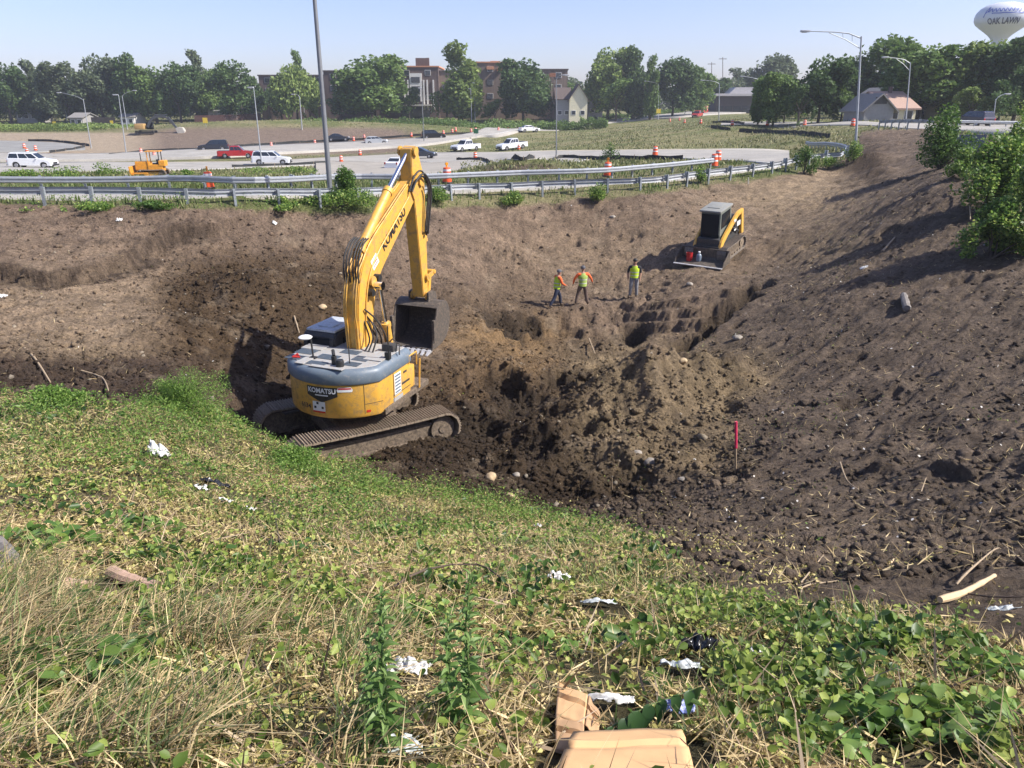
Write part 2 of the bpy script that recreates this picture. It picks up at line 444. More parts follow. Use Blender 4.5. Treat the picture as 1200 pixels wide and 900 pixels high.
def soil_colour(x, y, px, py, near, far):
    n1 = fbm(x * .5, y * .5, 201, 4); n2 = fbm(x * 1.7, y * 1.7, 202, 4); n3 = fbm(x * 6, y * 6, 203, 3)
    qx = px + 40 * n1 * np.clip(20 / np.maximum(y, 5), .3, 2); qy = py + 16 * n2
    C = np.zeros(x.shape + (3,)); C[:] = (.215, .165, .13)
    def lay(w, col):
        w = np.clip(w, 0, 1)[..., None]; C[:] = C * (1 - w) + np.array(col) * w
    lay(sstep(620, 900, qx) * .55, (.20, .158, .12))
    lay(1.3 * blob(qx, qy, 90, 365, 190, 60), (.33, .26, .19))
    lay(1.1 * blob(qx, qy, 130, 425, 90, 22), (.34, .27, .19))
    lay(.8 * blob(qx, qy, 700, 300, 140, 45), (.27, .21, .15))
    lay(1.2 * blob(qx, qy, 930, 225, 95, 30), (.32, .255, .18))
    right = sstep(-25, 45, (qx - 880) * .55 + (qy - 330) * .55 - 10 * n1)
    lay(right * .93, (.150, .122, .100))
    lay(.65 * blob(qx, qy, 960, 290, 60, 26), (.25, .2, .14))
    lay(1.2 * blob(qx, qy, 1000, 640, 280, 60) * .7, (.20, .162, .13))
    # freshly dug wet soil, plus shade painted left of the spoil heap
    lay(1.2 * blob(qx, qy, 1014, 188, 26, 24, 3), (.085, .066, .052))
    lay(1.6 * blob(qx, qy, 320, 385, 125, 85, 4), (.095, .068, .044))
    lay(1.5 * blob(qx, qy, 470, 500, 210, 75, 4), (.088, .063, .042))
    lay(1.5 * blob(qx, qy, 605, 535, 140, 75, 4), (.06, .044, .030))  # heap's shaded left side, painted in as darker soil
    lay(1.3 * blob(qx, qy, 80, 450, 150, 32, 4), (.088, .066, .052))
    lay(1.1 * blob(qx, qy, 570, 365, 85, 35, 4) * .6, (.12, .09, .06))
    lay(1.4 * blob(qx, qy, 590, 408, 75, 34, 3), (.25, .175, .10))
    lay(.9 * blob(qx, qy, 545, 440, 60, 30, 3), (.17, .12, .075))
    lay(1.0 * blob(qx, qy, 690, 440, 55, 45, 4) * .8, (.13, .095, .062))
    lay(1.7 * blob(qx, qy, 775, 480, 112, 72, 4), (.235, .187, .125))
    lay(.8 * blob(qx, qy, 830, 440, 50, 28, 3), (.20, .16, .105))
    C *= (.80 * (1 + .34 * n2 + .22 * n3))[..., None]; C *= np.array((1.06, 1.0, .915))
    tan = sstep(.25, .55, fbm(x * 1.1 + 9, y * 1.1, 207, 4)) * .35 * (1 - right)
    lay(tan, (.28, .22, .155))
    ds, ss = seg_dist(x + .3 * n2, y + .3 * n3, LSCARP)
    lay(np.exp(-((ds * np.where(ss > 0, 1, .75)) / .40) ** 4) * sstep(-6.5, -9.5, x) * (.5 + .5 * sstep(-.2, .2, n3)), (.075, .055, .04))  # dark band paints the shadow of the bank cut into the soil colour
    lay(sstep(.28, .5, fbm(x * 2.3, y * 2.3, 212, 4)) * .45, (.07, .054, .042))
    for (hx, hy), hr, hd in HOLES: lay(.92 * sstep(hr * 1.2, hr * .6, np.hypot(x - hx, y - hy)), (.05, .037, .026))  # shade inside the holes put into the soil colour
    # vegetated ground
    v = np.zeros_like(C); v[:] = (.095, .085, .045)
    k = sstep(-.2, .5, n2)[..., None]; v = v * (1 - k) + np.array((.15, .12, .07)) * k
    C = C * (1 - near[..., None]) + v * near[..., None]
    g = np.zeros_like(C); g[:] = (.12, .135, .05)
    k = sstep(-.35, .35, fbm(x * .12, y * .25, 211, 4))[..., None]; g = g * (1 - k) + np.array((.21, .19, .10)) * k
    k = (sstep(.1, .5, n2) * .5)[..., None]; g = g * (1 - k) + np.array((.10, .12, .045)) * k
    inf = ((py < 186) & (py > 150) & (px > 500))
    k = (inf * .45 * sstep(-.3, .5, n1))[..., None]; g = g * (1 - k) + np.array((.25, .23, .12)) * k
    far2 = far.copy()
    C2 = g
    def lay2(w, col):
        w = np.clip(w, 0, 1)[..., None]; C2[:] = C2 * (1 - w) + np.array(col) * w
    lay2(2 * blob(px, py, 60, 169, 330, 13, 6) * (py > 155), (.31, .25, .18))
    lay2(1.8 * blob(px, py, 330, 165, 150, 15, 6), (.17, .13, .10))
    lay2(1.5 * blob(px, py, 610, 201, 42, 8, 4), (.11, .085, .06))
    lay2(1.4 * blob(px, py, 440, 199, 75, 8, 4), (.33, .29, .23))
    lay2(1.3 * blob(px, py, 30, 183, 40, 6, 4), (.28, .22, .16))
    C = C * (1 - far2[..., None]) + C2 * far2[..., None]
    return np.clip(C, .01, .9)

def make_ground():
    ys = [-8.0]
    while ys[-1] < 2600:
        y = ys[-1]
        if y < 0: d = .5
        elif y < 9: d = .05 + .002 * y
        elif y < 46: d = .055 + .0022 * (y - 9)
        elif y < 80: d = .15 + .012 * (y - 46)
        elif y < 320: d = .6 + .006 * (y - 80)
        else: d = 2 + .12 * (y - 320)
        ys.append(y + d)
    ys = np.array(ys)
    u = np.concatenate([-np.geomspace(6, .82, 14)[:-1], np.linspace(-.8, .8, 900), np.geomspace(.82, 6, 14)[1:]])
    Y, U = np.meshgrid(ys, u, indexing='ij')
    X = U * (np.maximum(Y, 0) + 2.6)
    Z = T0(X, Y)
    near, far, px, py = zones(X, Y, Z)
    wide = np.abs(U) > .82
    Z2 = Z + fine_disp(X, Y, near, far, px, py) * np.where(wide, 0, 1)
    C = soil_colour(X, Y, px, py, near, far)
    nr, nc = Y.shape
    V = np.stack([X.ravel(), Y.ravel(), Z2.ravel()], 1)
    idx = np.arange(nr * nc).reshape(nr, nc)
    F = np.stack([idx[:-1, :-1], idx[:-1, 1:], idx[1:, 1:], idx[1:, :-1]], -1).reshape(-1, 4)
    m, nt, b, out = _nt('ground_soil')
    a = nt.nodes.new('ShaderNodeAttribute'); a.attribute_name = 'soil'
    n1 = noise_node(nt, 9, 9, .72); n2 = noise_node(nt, 1.3, 5, .6); n3 = noise_node(nt, 45, 4, .7)
    r1 = ramp(nt, n1.outputs['Fac'], [(.3, (.42, .40, .38)), (.5, (1, 1, 1)), (.72, (1.55, 1.5, 1.4))])
    r2 = ramp(nt, n2.outputs['Fac'], [(.3, (.78, .78, .78)), (.7, (1.2, 1.2, 1.2))])
    c = mixc(nt, 1.0, a.outputs['Color'], r1.outputs[0], 'MULTIPLY'); c = mixc(nt, 1.0, c, r2.outputs[0], 'MULTIPLY')
    vo = nt.nodes.new('ShaderNodeTexVoronoi'); vo.inputs['Scale'].default_value = 5.5; vo.inputs['Randomness'].default_value = 1
    tc = nt.nodes.new('ShaderNodeTexCoord'); nt.links.new(tc.outputs['Object'], vo.inputs['Vector'])
    r3 = ramp(nt, vo.outputs['Distance'], [(.05, (1, 1, 1)), (.12, (0, 0, 0))])
    sel = nt.nodes.new('ShaderNodeMath'); sel.operation = 'GREATER_THAN'; sel.inputs[1].default_value = .78
    sp = nt.nodes.new('ShaderNodeSeparateColor'); nt.links.new(vo.outputs['Color'], sp.inputs[0]); nt.links.new(sp.outputs[0], sel.inputs[0])
    mu = nt.nodes.new('ShaderNodeMath'); mu.operation = 'MULTIPLY'; nt.links.new(sel.outputs[0], mu.inputs[0]); nt.links.new(r3.outputs[0], mu.inputs[1])
    ml = nt.nodes.new('ShaderNodeMath'); ml.operation = 'MULTIPLY'; ml.inputs[1].default_value = .7; nt.links.new(mu.outputs[0], ml.inputs[0])
    c = mixc(nt, ml.outputs[0], c, mixc(nt, 1.0, c, (2.1, 2.1, 2.1), 'MULTIPLY'))
    nt.links.new(c, b.inputs['Base Color']); b.inputs['Roughness'].default_value = .95; b.inputs['Specular IOR Level'].default_value = .15
    ad = nt.nodes.new('ShaderNodeMath'); ad.operation = 'MULTIPLY_ADD'; ad.inputs[1].default_value = .4
    nt.links.new(n3.outputs['Fac'], ad.inputs[0]); nt.links.new(n1.outputs['Fac'], ad.inputs[2])
    bump(nt, b, ad.outputs[0], 1.0, .13)
    o = np_mesh('ground', V, F, m, 4, smooth=True)
    at_ = o.data.color_attributes.new('soil', 'FLOAT_COLOR', 'POINT')
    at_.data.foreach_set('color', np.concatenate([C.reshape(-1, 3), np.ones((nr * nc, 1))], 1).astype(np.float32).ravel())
    tag(o, 'open ground of a roadside excavation with dug brown soil and grassy verges', kind='structure')
    return o
ground = make_ground()

def Tfine(x, y):
    z = T0(x, y); near, far, px, py = zones(x, y, z)
    return z + fine_disp(x, y, near, far, px, py), near, far, px, py

# ------------------------------------------------------------------ roads
def concrete(name, col, k=1.0):
    m, nt, b, out = _nt(name)
    n = noise_node(nt, .35, 6, .65); n2 = noise_node(nt, 6, 6, .7)
    c = ramp(nt, n.outputs['Fac'], [(.3, tuple(v * .8 for v in col)), (.68, tuple(v * 1.12 for v in col))]).outputs[0]
    r = ramp(nt, n2.outputs['Fac'], [(.35, (.82, .82, .82)), (.65, (1.08, 1.08, 1.08))])
    c = mixc(nt, 1.0, c, r.outputs[0], 'MULTIPLY')
    nt.links.new(c, b.inputs['Base Color']); b.inputs['Roughness'].default_value = .85
    bump(nt, b, n2.outputs['Fac'], .3, .01); return m
M_conc = concrete('concrete_road', (.34, .32, .28)); M_conc2 = concrete('worn_asphalt', (.25, .245, .225)); M_grav = concrete('gravel_lane', (.33, .30, .25))
M_line = paint('white_road_paint', (.6, .6, .56), .7, var=.2, dirt=.5, dirtcol=(.3, .29, .26))
M_yline = paint('yellow_road_paint', (.55, .4, .08), .7, var=.2, dirt=.4, dirtcol=(.3, .29, .26))
def resample(pts, step):
    pts = [Vector(p) for p in pts]; out = []
    for i in range(len(pts) - 1):
        p0 = pts[max(i - 1, 0)]; p1 = pts[i]; p2 = pts[i + 1]; p3 = pts[min(i + 2, len(pts) - 1)]
        n = max(1, int((p2 - p1).length / step))
        for k in range(n):
            t = k / n
            out.append(.5 * ((2 * p1) + (p2 - p0) * t + (2 * p0 - 5 * p1 + 4 * p2 - p3) * t * t + (3 * p1 - p0 - 3 * p2 + p3) * t ** 3))
    out.append(pts[-1]); return out
def strip(name, A, B, m, lift, nx=8, skirt=.12, t0=0.0, t1=1.0, kind='structure', label=None):
    n = len(A); V = []; 
    ts = np.linspace(t0, t1, nx + 1)
    a = np.array([(p.x, p.y) for p in A]); b = np.array([(p.x, p.y) for p in B])
    P = a[:, None, :] * (1 - ts)[None, :, None] + b[:, None, :] * ts[None, :, None]
    Z = T0(P[..., 0], P[..., 1]) + lift
    Z = np.maximum(Z, .5 * (Z[:, :1] * (1 - ts) + Z[:, -1:] * ts) + .5 * Z)
    V = np.concatenate([P, Z[..., None]], -1)
    if skirt:
        L = V[:, :1].copy(); L[..., 2] -= skirt; R = V[:, -1:].copy(); R[..., 2] -= skirt
        V = np.concatenate([L, V, R], 1)
    nr, nc = V.shape[:2]; idx = np.arange(nr * nc).reshape(nr, nc)
    F = np.stack([idx[:-1, :-1], idx[:-1, 1:], idx[1:, 1:], idx[1:, :-1]], -1).reshape(-1, 4)
    o = np_mesh(name, V.reshape(-1, 3), F, m, 4)
    if o.data.polygons[len(F) // 2].normal.z < 0: o.data.flip_normals()
    return tag(o, label, kind=kind)
ROADS = []
def edges(rows, step=1.5):
    ROADS.append(rows)
    A = [G(px, yt, 25) for px, yt, yb in rows]; B = [G(px, yb, 25) for px, yt, yb in rows]
    # resample both to the same count
    Ls = [max((A[i + 1] - A[i]).length, (B[i + 1] - B[i]).length) for i in range(len(A) - 1)]
    def rs(P):
        out = []
        for i in range(len(P) - 1):
            p0 = P[max(i - 1, 0)]; p1 = P[i]; p2 = P[i + 1]; p3 = P[min(i + 2, len(P) - 1)]
            n = max(1, int(Ls[i] / step))
            for k in range(n):
                t = k / n
                out.append(.5 * ((2 * p1) + (p2 - p0) * t + (2 * p0 - 5 * p1 + 4 * p2 - p3) * t * t + (3 * p1 - p0 - 3 * p2 + p3) * t ** 3))
        out.append(P[-1]); return out
    return rs(A), rs(B)
A, B = edges([(-60,226,233.5),(0,226,233.5),(200,226,233.5),(300,225.5,233),(400,222.5,230.5),(500,219.5,227.5),(600,216.5,223.5),(700,212.5,218.5),(760,209,214.5),(830,201,207.5),(880,194,201.5),(915,190,197)])
strip('slip_road', A, B, M_conc, .05, label='narrow concrete lane between the two guardrails')
A, B = edges([(-60,192,206),(0,191,204.5),(100,190,202),(200,190,200),(300,188.5,197),(400,183.5,193),(500,179,190.5),(600,178,187),(700,176,186),(800,175,186.5),(860,174.5,189),(900,175,193),(925,177,194)])
strip('ramp_road', A, B, M_conc, .05, label='pale concrete exit ramp sweeping across the infield')
strip('white_road_line', A, B, M_line, .058, 1, 0, .93, .95, label='white edge line of the exit ramp'); strip('yellow_road_line', A, B, M_yline, .058, 1, 0, .05, .065, label='yellow edge line of the exit ramp')
A, B = edges([(-60,181.5,190.5),(40,182,190),(110,182,189.5),(200,178,187.5),(260,175,185.5),(330,171,181),(400,168,177.5),(450,165.5,174.5),(500,162,171),(560,154.5,161.5),(600,151,157.5),(670,144.5,150.5),(713,139.5,145),(760,135.5,140.5),(805,131.8,137.5),(860,129.2,133.5),(892,127.5,131.2)], 2.5)
strip('highway', A, B, M_conc, .32, skirt=.7, label='pale concrete highway running off to the distance')
strip('white_road_line', A, B, M_line, .335, 8, 0, .9, .92, label='white edge line of the highway'); strip('white_road_line', A, B, M_line, .335, 8, 0, .49, .505, label='white lane line of the highway')
A, B = edges([(370,188,206),(440,190,207.5),(500,190.5,206),(540,189,201)])
strip('gravel_lane', A, B, M_grav, .06, label='gravel cut joining the ramp beside the guardrail')
A, B = edges([(-60,164,179),(0,165,179),(40,166,179),(75,168,177),(100,172,176)], 2.0)
strip('loop_road', A, B, M_conc2, .06, label='grey loop road ending among orange drums')
A, B = edges([(845,143.2,147),(900,143.2,147.2),(960,143.2,147.4),(1030,143.6,148.2),(1090,145,152),(1140,146,156),(1200,146,158),(1300,146,160)], 2.0)
strip('overpass_road', A, B, M_conc, .06, label='road leading to the overpass on the right')

# ------------------------------------------------------------------ guardrails
M_galv = paint('galvanised_steel', (.40, .42, .44), .5, .6, dirt=.25, dirtcol=(.33, .32, .30), var=.12, scale=3)
M_galvp = paint('galvanised_post', (.34, .37, .39), .5, .55, dirt=.3, dirtcol=(.2, .2, .19), var=.15, scale=6)
M_blackp = paint('black_plastic', (.02, .02, .02), .5)
def path_at(pts, d):
    acc = 0
    for a, b in zip(pts[:-1], pts[1:]):
        L = (b - a).length
        if acc + L >= d: return a + (b - a) * ((d - acc) / L), (b - a).normalized()
        acc += L
    return pts[-1], (pts[-1] - pts[-2]).normalized()
def guardrail(pix, label, side, hgt=.72, postw=.15, ymin=25):
    """side = +1: posts to the right of the direction of travel"""
    base_pts = resample([G(px, py, ymin) for px, py in pix], 1.0)
    pts = [Vector((p.x, p.y, 0)) for p in base_pts]
    zsm = np.array([Tz(p.x, p.y) for p in pts]); k = np.ones(7) / 7
    zp = np.pad(zsm, 3, 'edge'); zsm = np.convolve(zp, k, 'valid')
    org = Vector((pts[0].x, pts[0].y, zsm[0]))
    root = empty('guardrail', org, 0, label, 'guardrail')
    prof = [(.0, .155), (.012, .145), (.075, .10), (.075, .05), (.012, .012), (.012, -.012), (.075, -.05), (.075, -.10), (.012, -.145), (0, -.155)]
    back = [(a - .006, b) for a, b in prof[::-1]]
    ring = prof + back
    V = []; F = []
    n = len(ring)
    for i, p in enumerate(pts):
        d = (pts[min(i + 1, len(pts) - 1)] - pts[max(i - 1, 0)]).normalized(); nr = Vector((d.y, -d.x, 0)) * side
        for a, b in ring: V.append(p - nr * (a + .02) + Vector((0, 0, zsm[i] + hgt - .155 + b)) - org)
    for i in range(len(pts) - 1):
        for k in range(n): F.append((i * n + k, i * n + (k + 1) % n, (i + 1) * n + (k + 1) % n, (i + 1) * n + k))
    mb = MB(); mb.add(V, F + [tuple(range(n)), tuple(range((len(pts) - 1) * n, len(pts) * n))])
    mb.build('rail', M_galv, root)
    L = sum((b - a).length for a, b in zip(pts[:-1], pts[1:])); d = .5; first = None
    while d < L:
        p, t = path_at(pts, d); i = min(int(d / L * (len(pts) - 1)), len(pts) - 1)
        z = Tz(p.x, p.y)
        ztop = np.interp(d, np.linspace(0, L, len(pts)), zsm) + hgt + .03
        if first is None:
            mb = MB()      # steel I-section with a spacer block
            mb.box((0, .155, -.6), (.10, .008, 1.2)); mb.box((0, .255, -.6), (.10, .008, 1.2)); mb.box((0, .205, -.6), (.008, .092, 1.2)); mb.box((0, .075, -.2), (.10, .15, .34))
            first = mb.build('post', M_galvp, root); o = first
        else: o = first.copy(); COL.objects.link(o); o.parent = root
        nr = Vector((t.y, -t.x, 0)) * side
        ang = math.atan2(nr.y, nr.x) - PI / 2
        o.location = Vector((p.x, p.y, ztop)) - org; o.rotation_euler = (random.uniform(-.03, .03), random.uniform(-.03, .03), ang + random.uniform(-.05, .05))
        d += 1.905
    return root, pts
near_rail, near_pts = guardrail([(-70,238.5),(30,239),(144,240),(254,240.5),(305,239),(400,236.5),(502,233.5),(548,231.5),(591,230),(633,228.8),(669,227),(705,225),(740,223),(770,221),(799,218),(827,214.5),(851,211),(875,207),(893,204),(911,201.5),(927,199),(950,196),(972,192),(986,187),(991,182.5),(983,178.5),(962,175.5),(944,174)],
    'long galvanised guardrail along the top of the dirt bank, posts facing the pit', 1)
far_rail, far_pts = guardrail([(-70,225),(0,225),(200,224.5),(300,224),(400,221.5),(500,218.5),(560,216.5),(610,214.5),(660,212.5),(710,210),(760,206.5),(800,202),(835,197.5)],
    'second guardrail on the far side of the concrete lane with orange drums beside it', -1)
right_rail, _ = guardrail([(1030,151.8),(1060,151.5),(1092,152)], 'short guardrail at the overpass approach in front of the tan roofed house', 1, .95, ymin=60)
gr3, _ = guardrail([(1118,152.5),(1165,152.8),(1215,153),(1260,153)], 'guardrail behind the dark suv on the overpass road', -1, .8, ymin=95)

# ------------------------------------------------------------------ light, sky, haze
SUN_AZ = Vector((.97, -.20, 0)).normalized(); SUN_EL = rad(43)
sd = Vector((SUN_AZ.x * math.cos(SUN_EL), SUN_AZ.y * math.cos(SUN_EL), math.sin(SUN_EL)))
L = bpy.data.lights.new('sun', 'SUN'); L.energy = 5.0; L.angle = rad(.55); L.color = (1, .95, .87)
lo = bpy.data.objects.new('sun', L); COL.objects.link(lo); lo.rotation_euler = sd.to_track_quat('Z', 'Y').to_euler(); lo.location = sd * 60
w = bpy.data.worlds.new('World'); SC.world = w; w.use_nodes = True
nt = w.node_tree; bg = nt.nodes['Background']; sky = nt.nodes.new('ShaderNodeTexSky'); sky.sky_type = 'NISHITA'; sky.sun_disc = False
sky.sun_elevation = SUN_EL; sky.sun_rotation = math.atan2(sd.x, sd.y); sky.dust_density = 1.2; sky.ozone_density = 4.0; sky.air_density = .9; sky.altitude = 150
nt.links.new(mixc(nt, 1.0, sky.outputs[0], (1.07, .93, 1.03), 'MULTIPLY'), bg.inputs[0]); bg.inputs[1].default_value = .125
SC.view_settings.view_transform = 'Standard'; SC.view_settings.look = 'None'; SC.view_settings.gamma = 1; SC.view_settings.exposure = 0.68
SC.cycles.max_bounces = 6; SC.cycles.diffuse_bounces = 3; SC.cycles.glossy_bounces = 2; SC.cycles.transmission_bounces = 4; SC.cycles.transparent_max_bounces = 8; SC.cycles.volume_bounces = 0
SC.cycles.use_adaptive_sampling = True; SC.cycles.adaptive_threshold = .02
SC.cycles.use_denoising = True
if True:
    mb = MB(); mb.box((0, 330, 19), (1300, 720, 66)); hz = mb.build('haze', [])
    m = bpy.data.materials.new('haze'); m.use_nodes = True; hn = m.node_tree; hn.nodes.clear()
    ho = hn.nodes.new('ShaderNodeOutputMaterial'); hv = hn.nodes.new('ShaderNodeVolumePrincipled')
    hv.inputs['Color'].default_value = (.86, .91, 1, 1); hv.inputs['Density'].default_value = .00032; hv.inputs['Anisotropy'].default_value = .2
    hn.links.new(hv.outputs[0], ho.inputs['Volume']); hz.data.materials.clear(); hz.data.materials.append(m)
    tag(hz, 'thin bluish haze in the air over the interchange', kind='stuff')
# ------------------------------------------------------------------ machines
M_yel = paint('machine_yellow', (.66, .36, .055), .45, dirt=.42, dirtcol=(.30, .20, .10), scale=1.6, coat=.2, var=.07)
M_yel2 = paint('machine_yellow_worn', (.62, .34, .05), .5, dirt=.45, dirtcol=(.25, .18, .11), scale=3, var=.1)
M_slate = paint('slate_grey_paint', (.13, .165, .20), .45, dirt=.25, dirtcol=(.3, .28, .25), scale=2.2, var=.1)
M_deck = paint('dusty_grey_deck', (.33, .34, .34), .7, dirt=.55, dirtcol=(.33, .27, .2), scale=3.5, var=.1)
M_dark = paint('dark_grille', (.035, .035, .035), .6, dirt=.35, dirtcol=(.12, .10, .08), scale=6)
M_rub = paint('black_rubber', (.025, .025, .025), .7, dirt=.3, dirtcol=(.10, .08, .06), scale=8)
M_steel = paint('muddy_track_steel', (.17, .14, .11), .65, metal=.35, dirt=.7, dirtcol=(.24, .185, .13), scale=5, bmp=.4)
M_shoe = paint('dried_mud_on_track_shoes', (.26, .205, .145), .85, metal=.1, dirt=.55, dirtcol=(.15, .11, .08), scale=4, bmp=.5, bscale=30)
M_frame = paint('muddy_undercarriage', (.075, .056, .04), .85, dirt=.6, dirtcol=(.25, .19, .13), scale=4, bmp=.5, bscale=30)
M_chrome = paint('chrome_rod', (.75, .76, .78), .12, metal=1.0, var=.03)
M_buck = paint('worn_bucket_steel', (.085, .072, .06), .6, metal=.2, dirt=.4, dirtcol=(.26, .2, .145), scale=3.5, bmp=.3)
M_tooth = paint('polished_tooth_steel', (.55, .55, .56), .35, metal=.3, dirt=.3)
M_white = paint('white_decal', (.75, .75, .73), .5, var=.05)
M_blackd = paint('black_decal', (.02, .02, .022), .4)
M_red = paint('red_decal', (.5, .03, .02), .4)
M_glass = paint('dark_cab_glass', (.008, .012, .018), .25, var=.05, spec=.12)
M_roofw = paint('pale_cab_roof', (.50, .53, .56), .5, dirt=.4, dirtcol=(.3, .28, .24), scale=4)

def text_mesh(body, size, bold=.0, depth=.0, squash=1.0, align='CENTER', shear=0.0):
    cu = bpy.data.curves.new('lettering', 'FONT'); cu.body = body; cu.size = size; cu.align_x = align; cu.align_y = 'CENTER'
    cu.offset = bold; cu.extrude = depth; cu.shear = shear; cu.resolution_u = 3
    o = bpy.data.objects.new('lettering', cu); COL.objects.link(o)
    dg = bpy.context.evaluated_depsgraph_get(); me = bpy.data.meshes.new_from_object(o.evaluated_get(dg))
    vs = [(v.co.x * squash, v.co.y, v.co.z) for v in me.vertices]; fs = [tuple(p.vertices) for p in me.polygons]
    bpy.data.objects.remove(o); bpy.data.curves.remove(cu); bpy.data.meshes.remove(me)
    return vs, fs
def ribbon(c):
    """outline of a tapering beam from (y, z, half thickness) centres"""
    L, R = [], []
    for i, (y, z, h) in enumerate(c):
        a = c[max(i - 1, 0)]; b = c[min(i + 1, len(c) - 1)]
        d = Vector((b[0] - a[0], b[1] - a[1])).normalized(); n = Vector((-d.y, d.x))
        L.append((y + n.x * h, z + n.y * h)); R.append((y - n.x * h, z - n.y * h))
    return L + R[::-1]
def catm(c, k=4):
    out = []
    for i in range(len(c) - 1):
        p0 = c[max(i - 1, 0)]; p1 = c[i]; p2 = c[i + 1]; p3 = c[min(i + 2, len(c) - 1)]
        for j in range(k):
            t = j / k
            out.append(tuple(.5 * ((2 * b) + (cc - a) * t + (2 * a - 5 * b + 4 * cc - d) * t * t + (3 * b - a - 3 * cc + d) * t ** 3) for a, b, cc, d in zip(p0, p1, p2, p3)))
    out.append(tuple(c[-1])); return out

def crawler(root, length, r, width, n_shoe, cx, M, mats, name='track', grouser=.03, thick=.045, sub=True, carrier=True):
    """one crawler: shoes as a belt, frame, wheels. axis of travel = local y"""
    # belt path: stadium
    hl = length / 2 - r
    def path(s, rr):
        P = 4 * hl + 2 * PI * rr if False else None
        return None
    per = 4 * hl + 2 * PI * r
    mb = MB()
    for i in range(n_shoe):
        s = per * i / n_shoe
        if s < 2 * hl: p = (-hl + s, 2 * r); a = 0
        elif s < 2 * hl + PI * r: t = (s - 2 * hl) / r; p = (hl + math.sin(t) * r, r + math.cos(t) * r); a = -t
        elif s < 4 * hl + PI * r: p = (hl - (s - 2 * hl - PI * r), 0); a = PI
        else: t = (s - 4 * hl - PI * r) / r; p = (-hl - math.sin(t) * r, r - math.cos(t) * r); a = PI - t
        sag = 0
        if 0 < s < 2 * hl: sag = -.03 * math.sin(PI * s / (2 * hl)) 
        R = M @ Matrix.Translation((cx, p[0], p[1] + sag)) @ Matrix.Rotation(a, 4, 'X')
        w = per / n_shoe * .94
        mb.box((0, 0, -thick / 2), (width, w, thick), R)
        for q in (-.36, 0, .36): mb.box((0, q * w, grouser / 2), (width * .99, w * .10, grouser), R)
    belt = mb.build(name, mats['shoe'], root)
    mb = MB()
    mb.box((cx, 0, r * .95), (width * .36, length - 2 * r, r * .9), M, .03)
    mb.box((cx, 0, r * .42), (width * .55, length - 2.2 * r, r * .34), M, .02)
    mb.build('track_frame', mats['frame'], root)
    for yy, rr in ((hl, r * .74), (-hl, r * .74)):
        mb = MB(); mb.cyl((cx - width * .3, yy, r), (cx + width * .3, yy, r), rr, n=20, M=M); mb.cyl((cx - width * .34, yy, r), (cx + width * .34, yy, r), rr * .35, n=12, M=M)
        mb.build('idler', mats['roller'], root, smooth=True)
    k = 6 if n_shoe > 30 else 4
    for i in range(k):
        yy = -hl + (i + .5) * 2 * hl / k
        mb = MB(); mb.cyl((cx - width * .32, yy, r * .28), (cx + width * .32, yy, r * .28), r * .24, n=12, M=M); mb.build('roller', mats['roller'], root, smooth=True)
    return belt

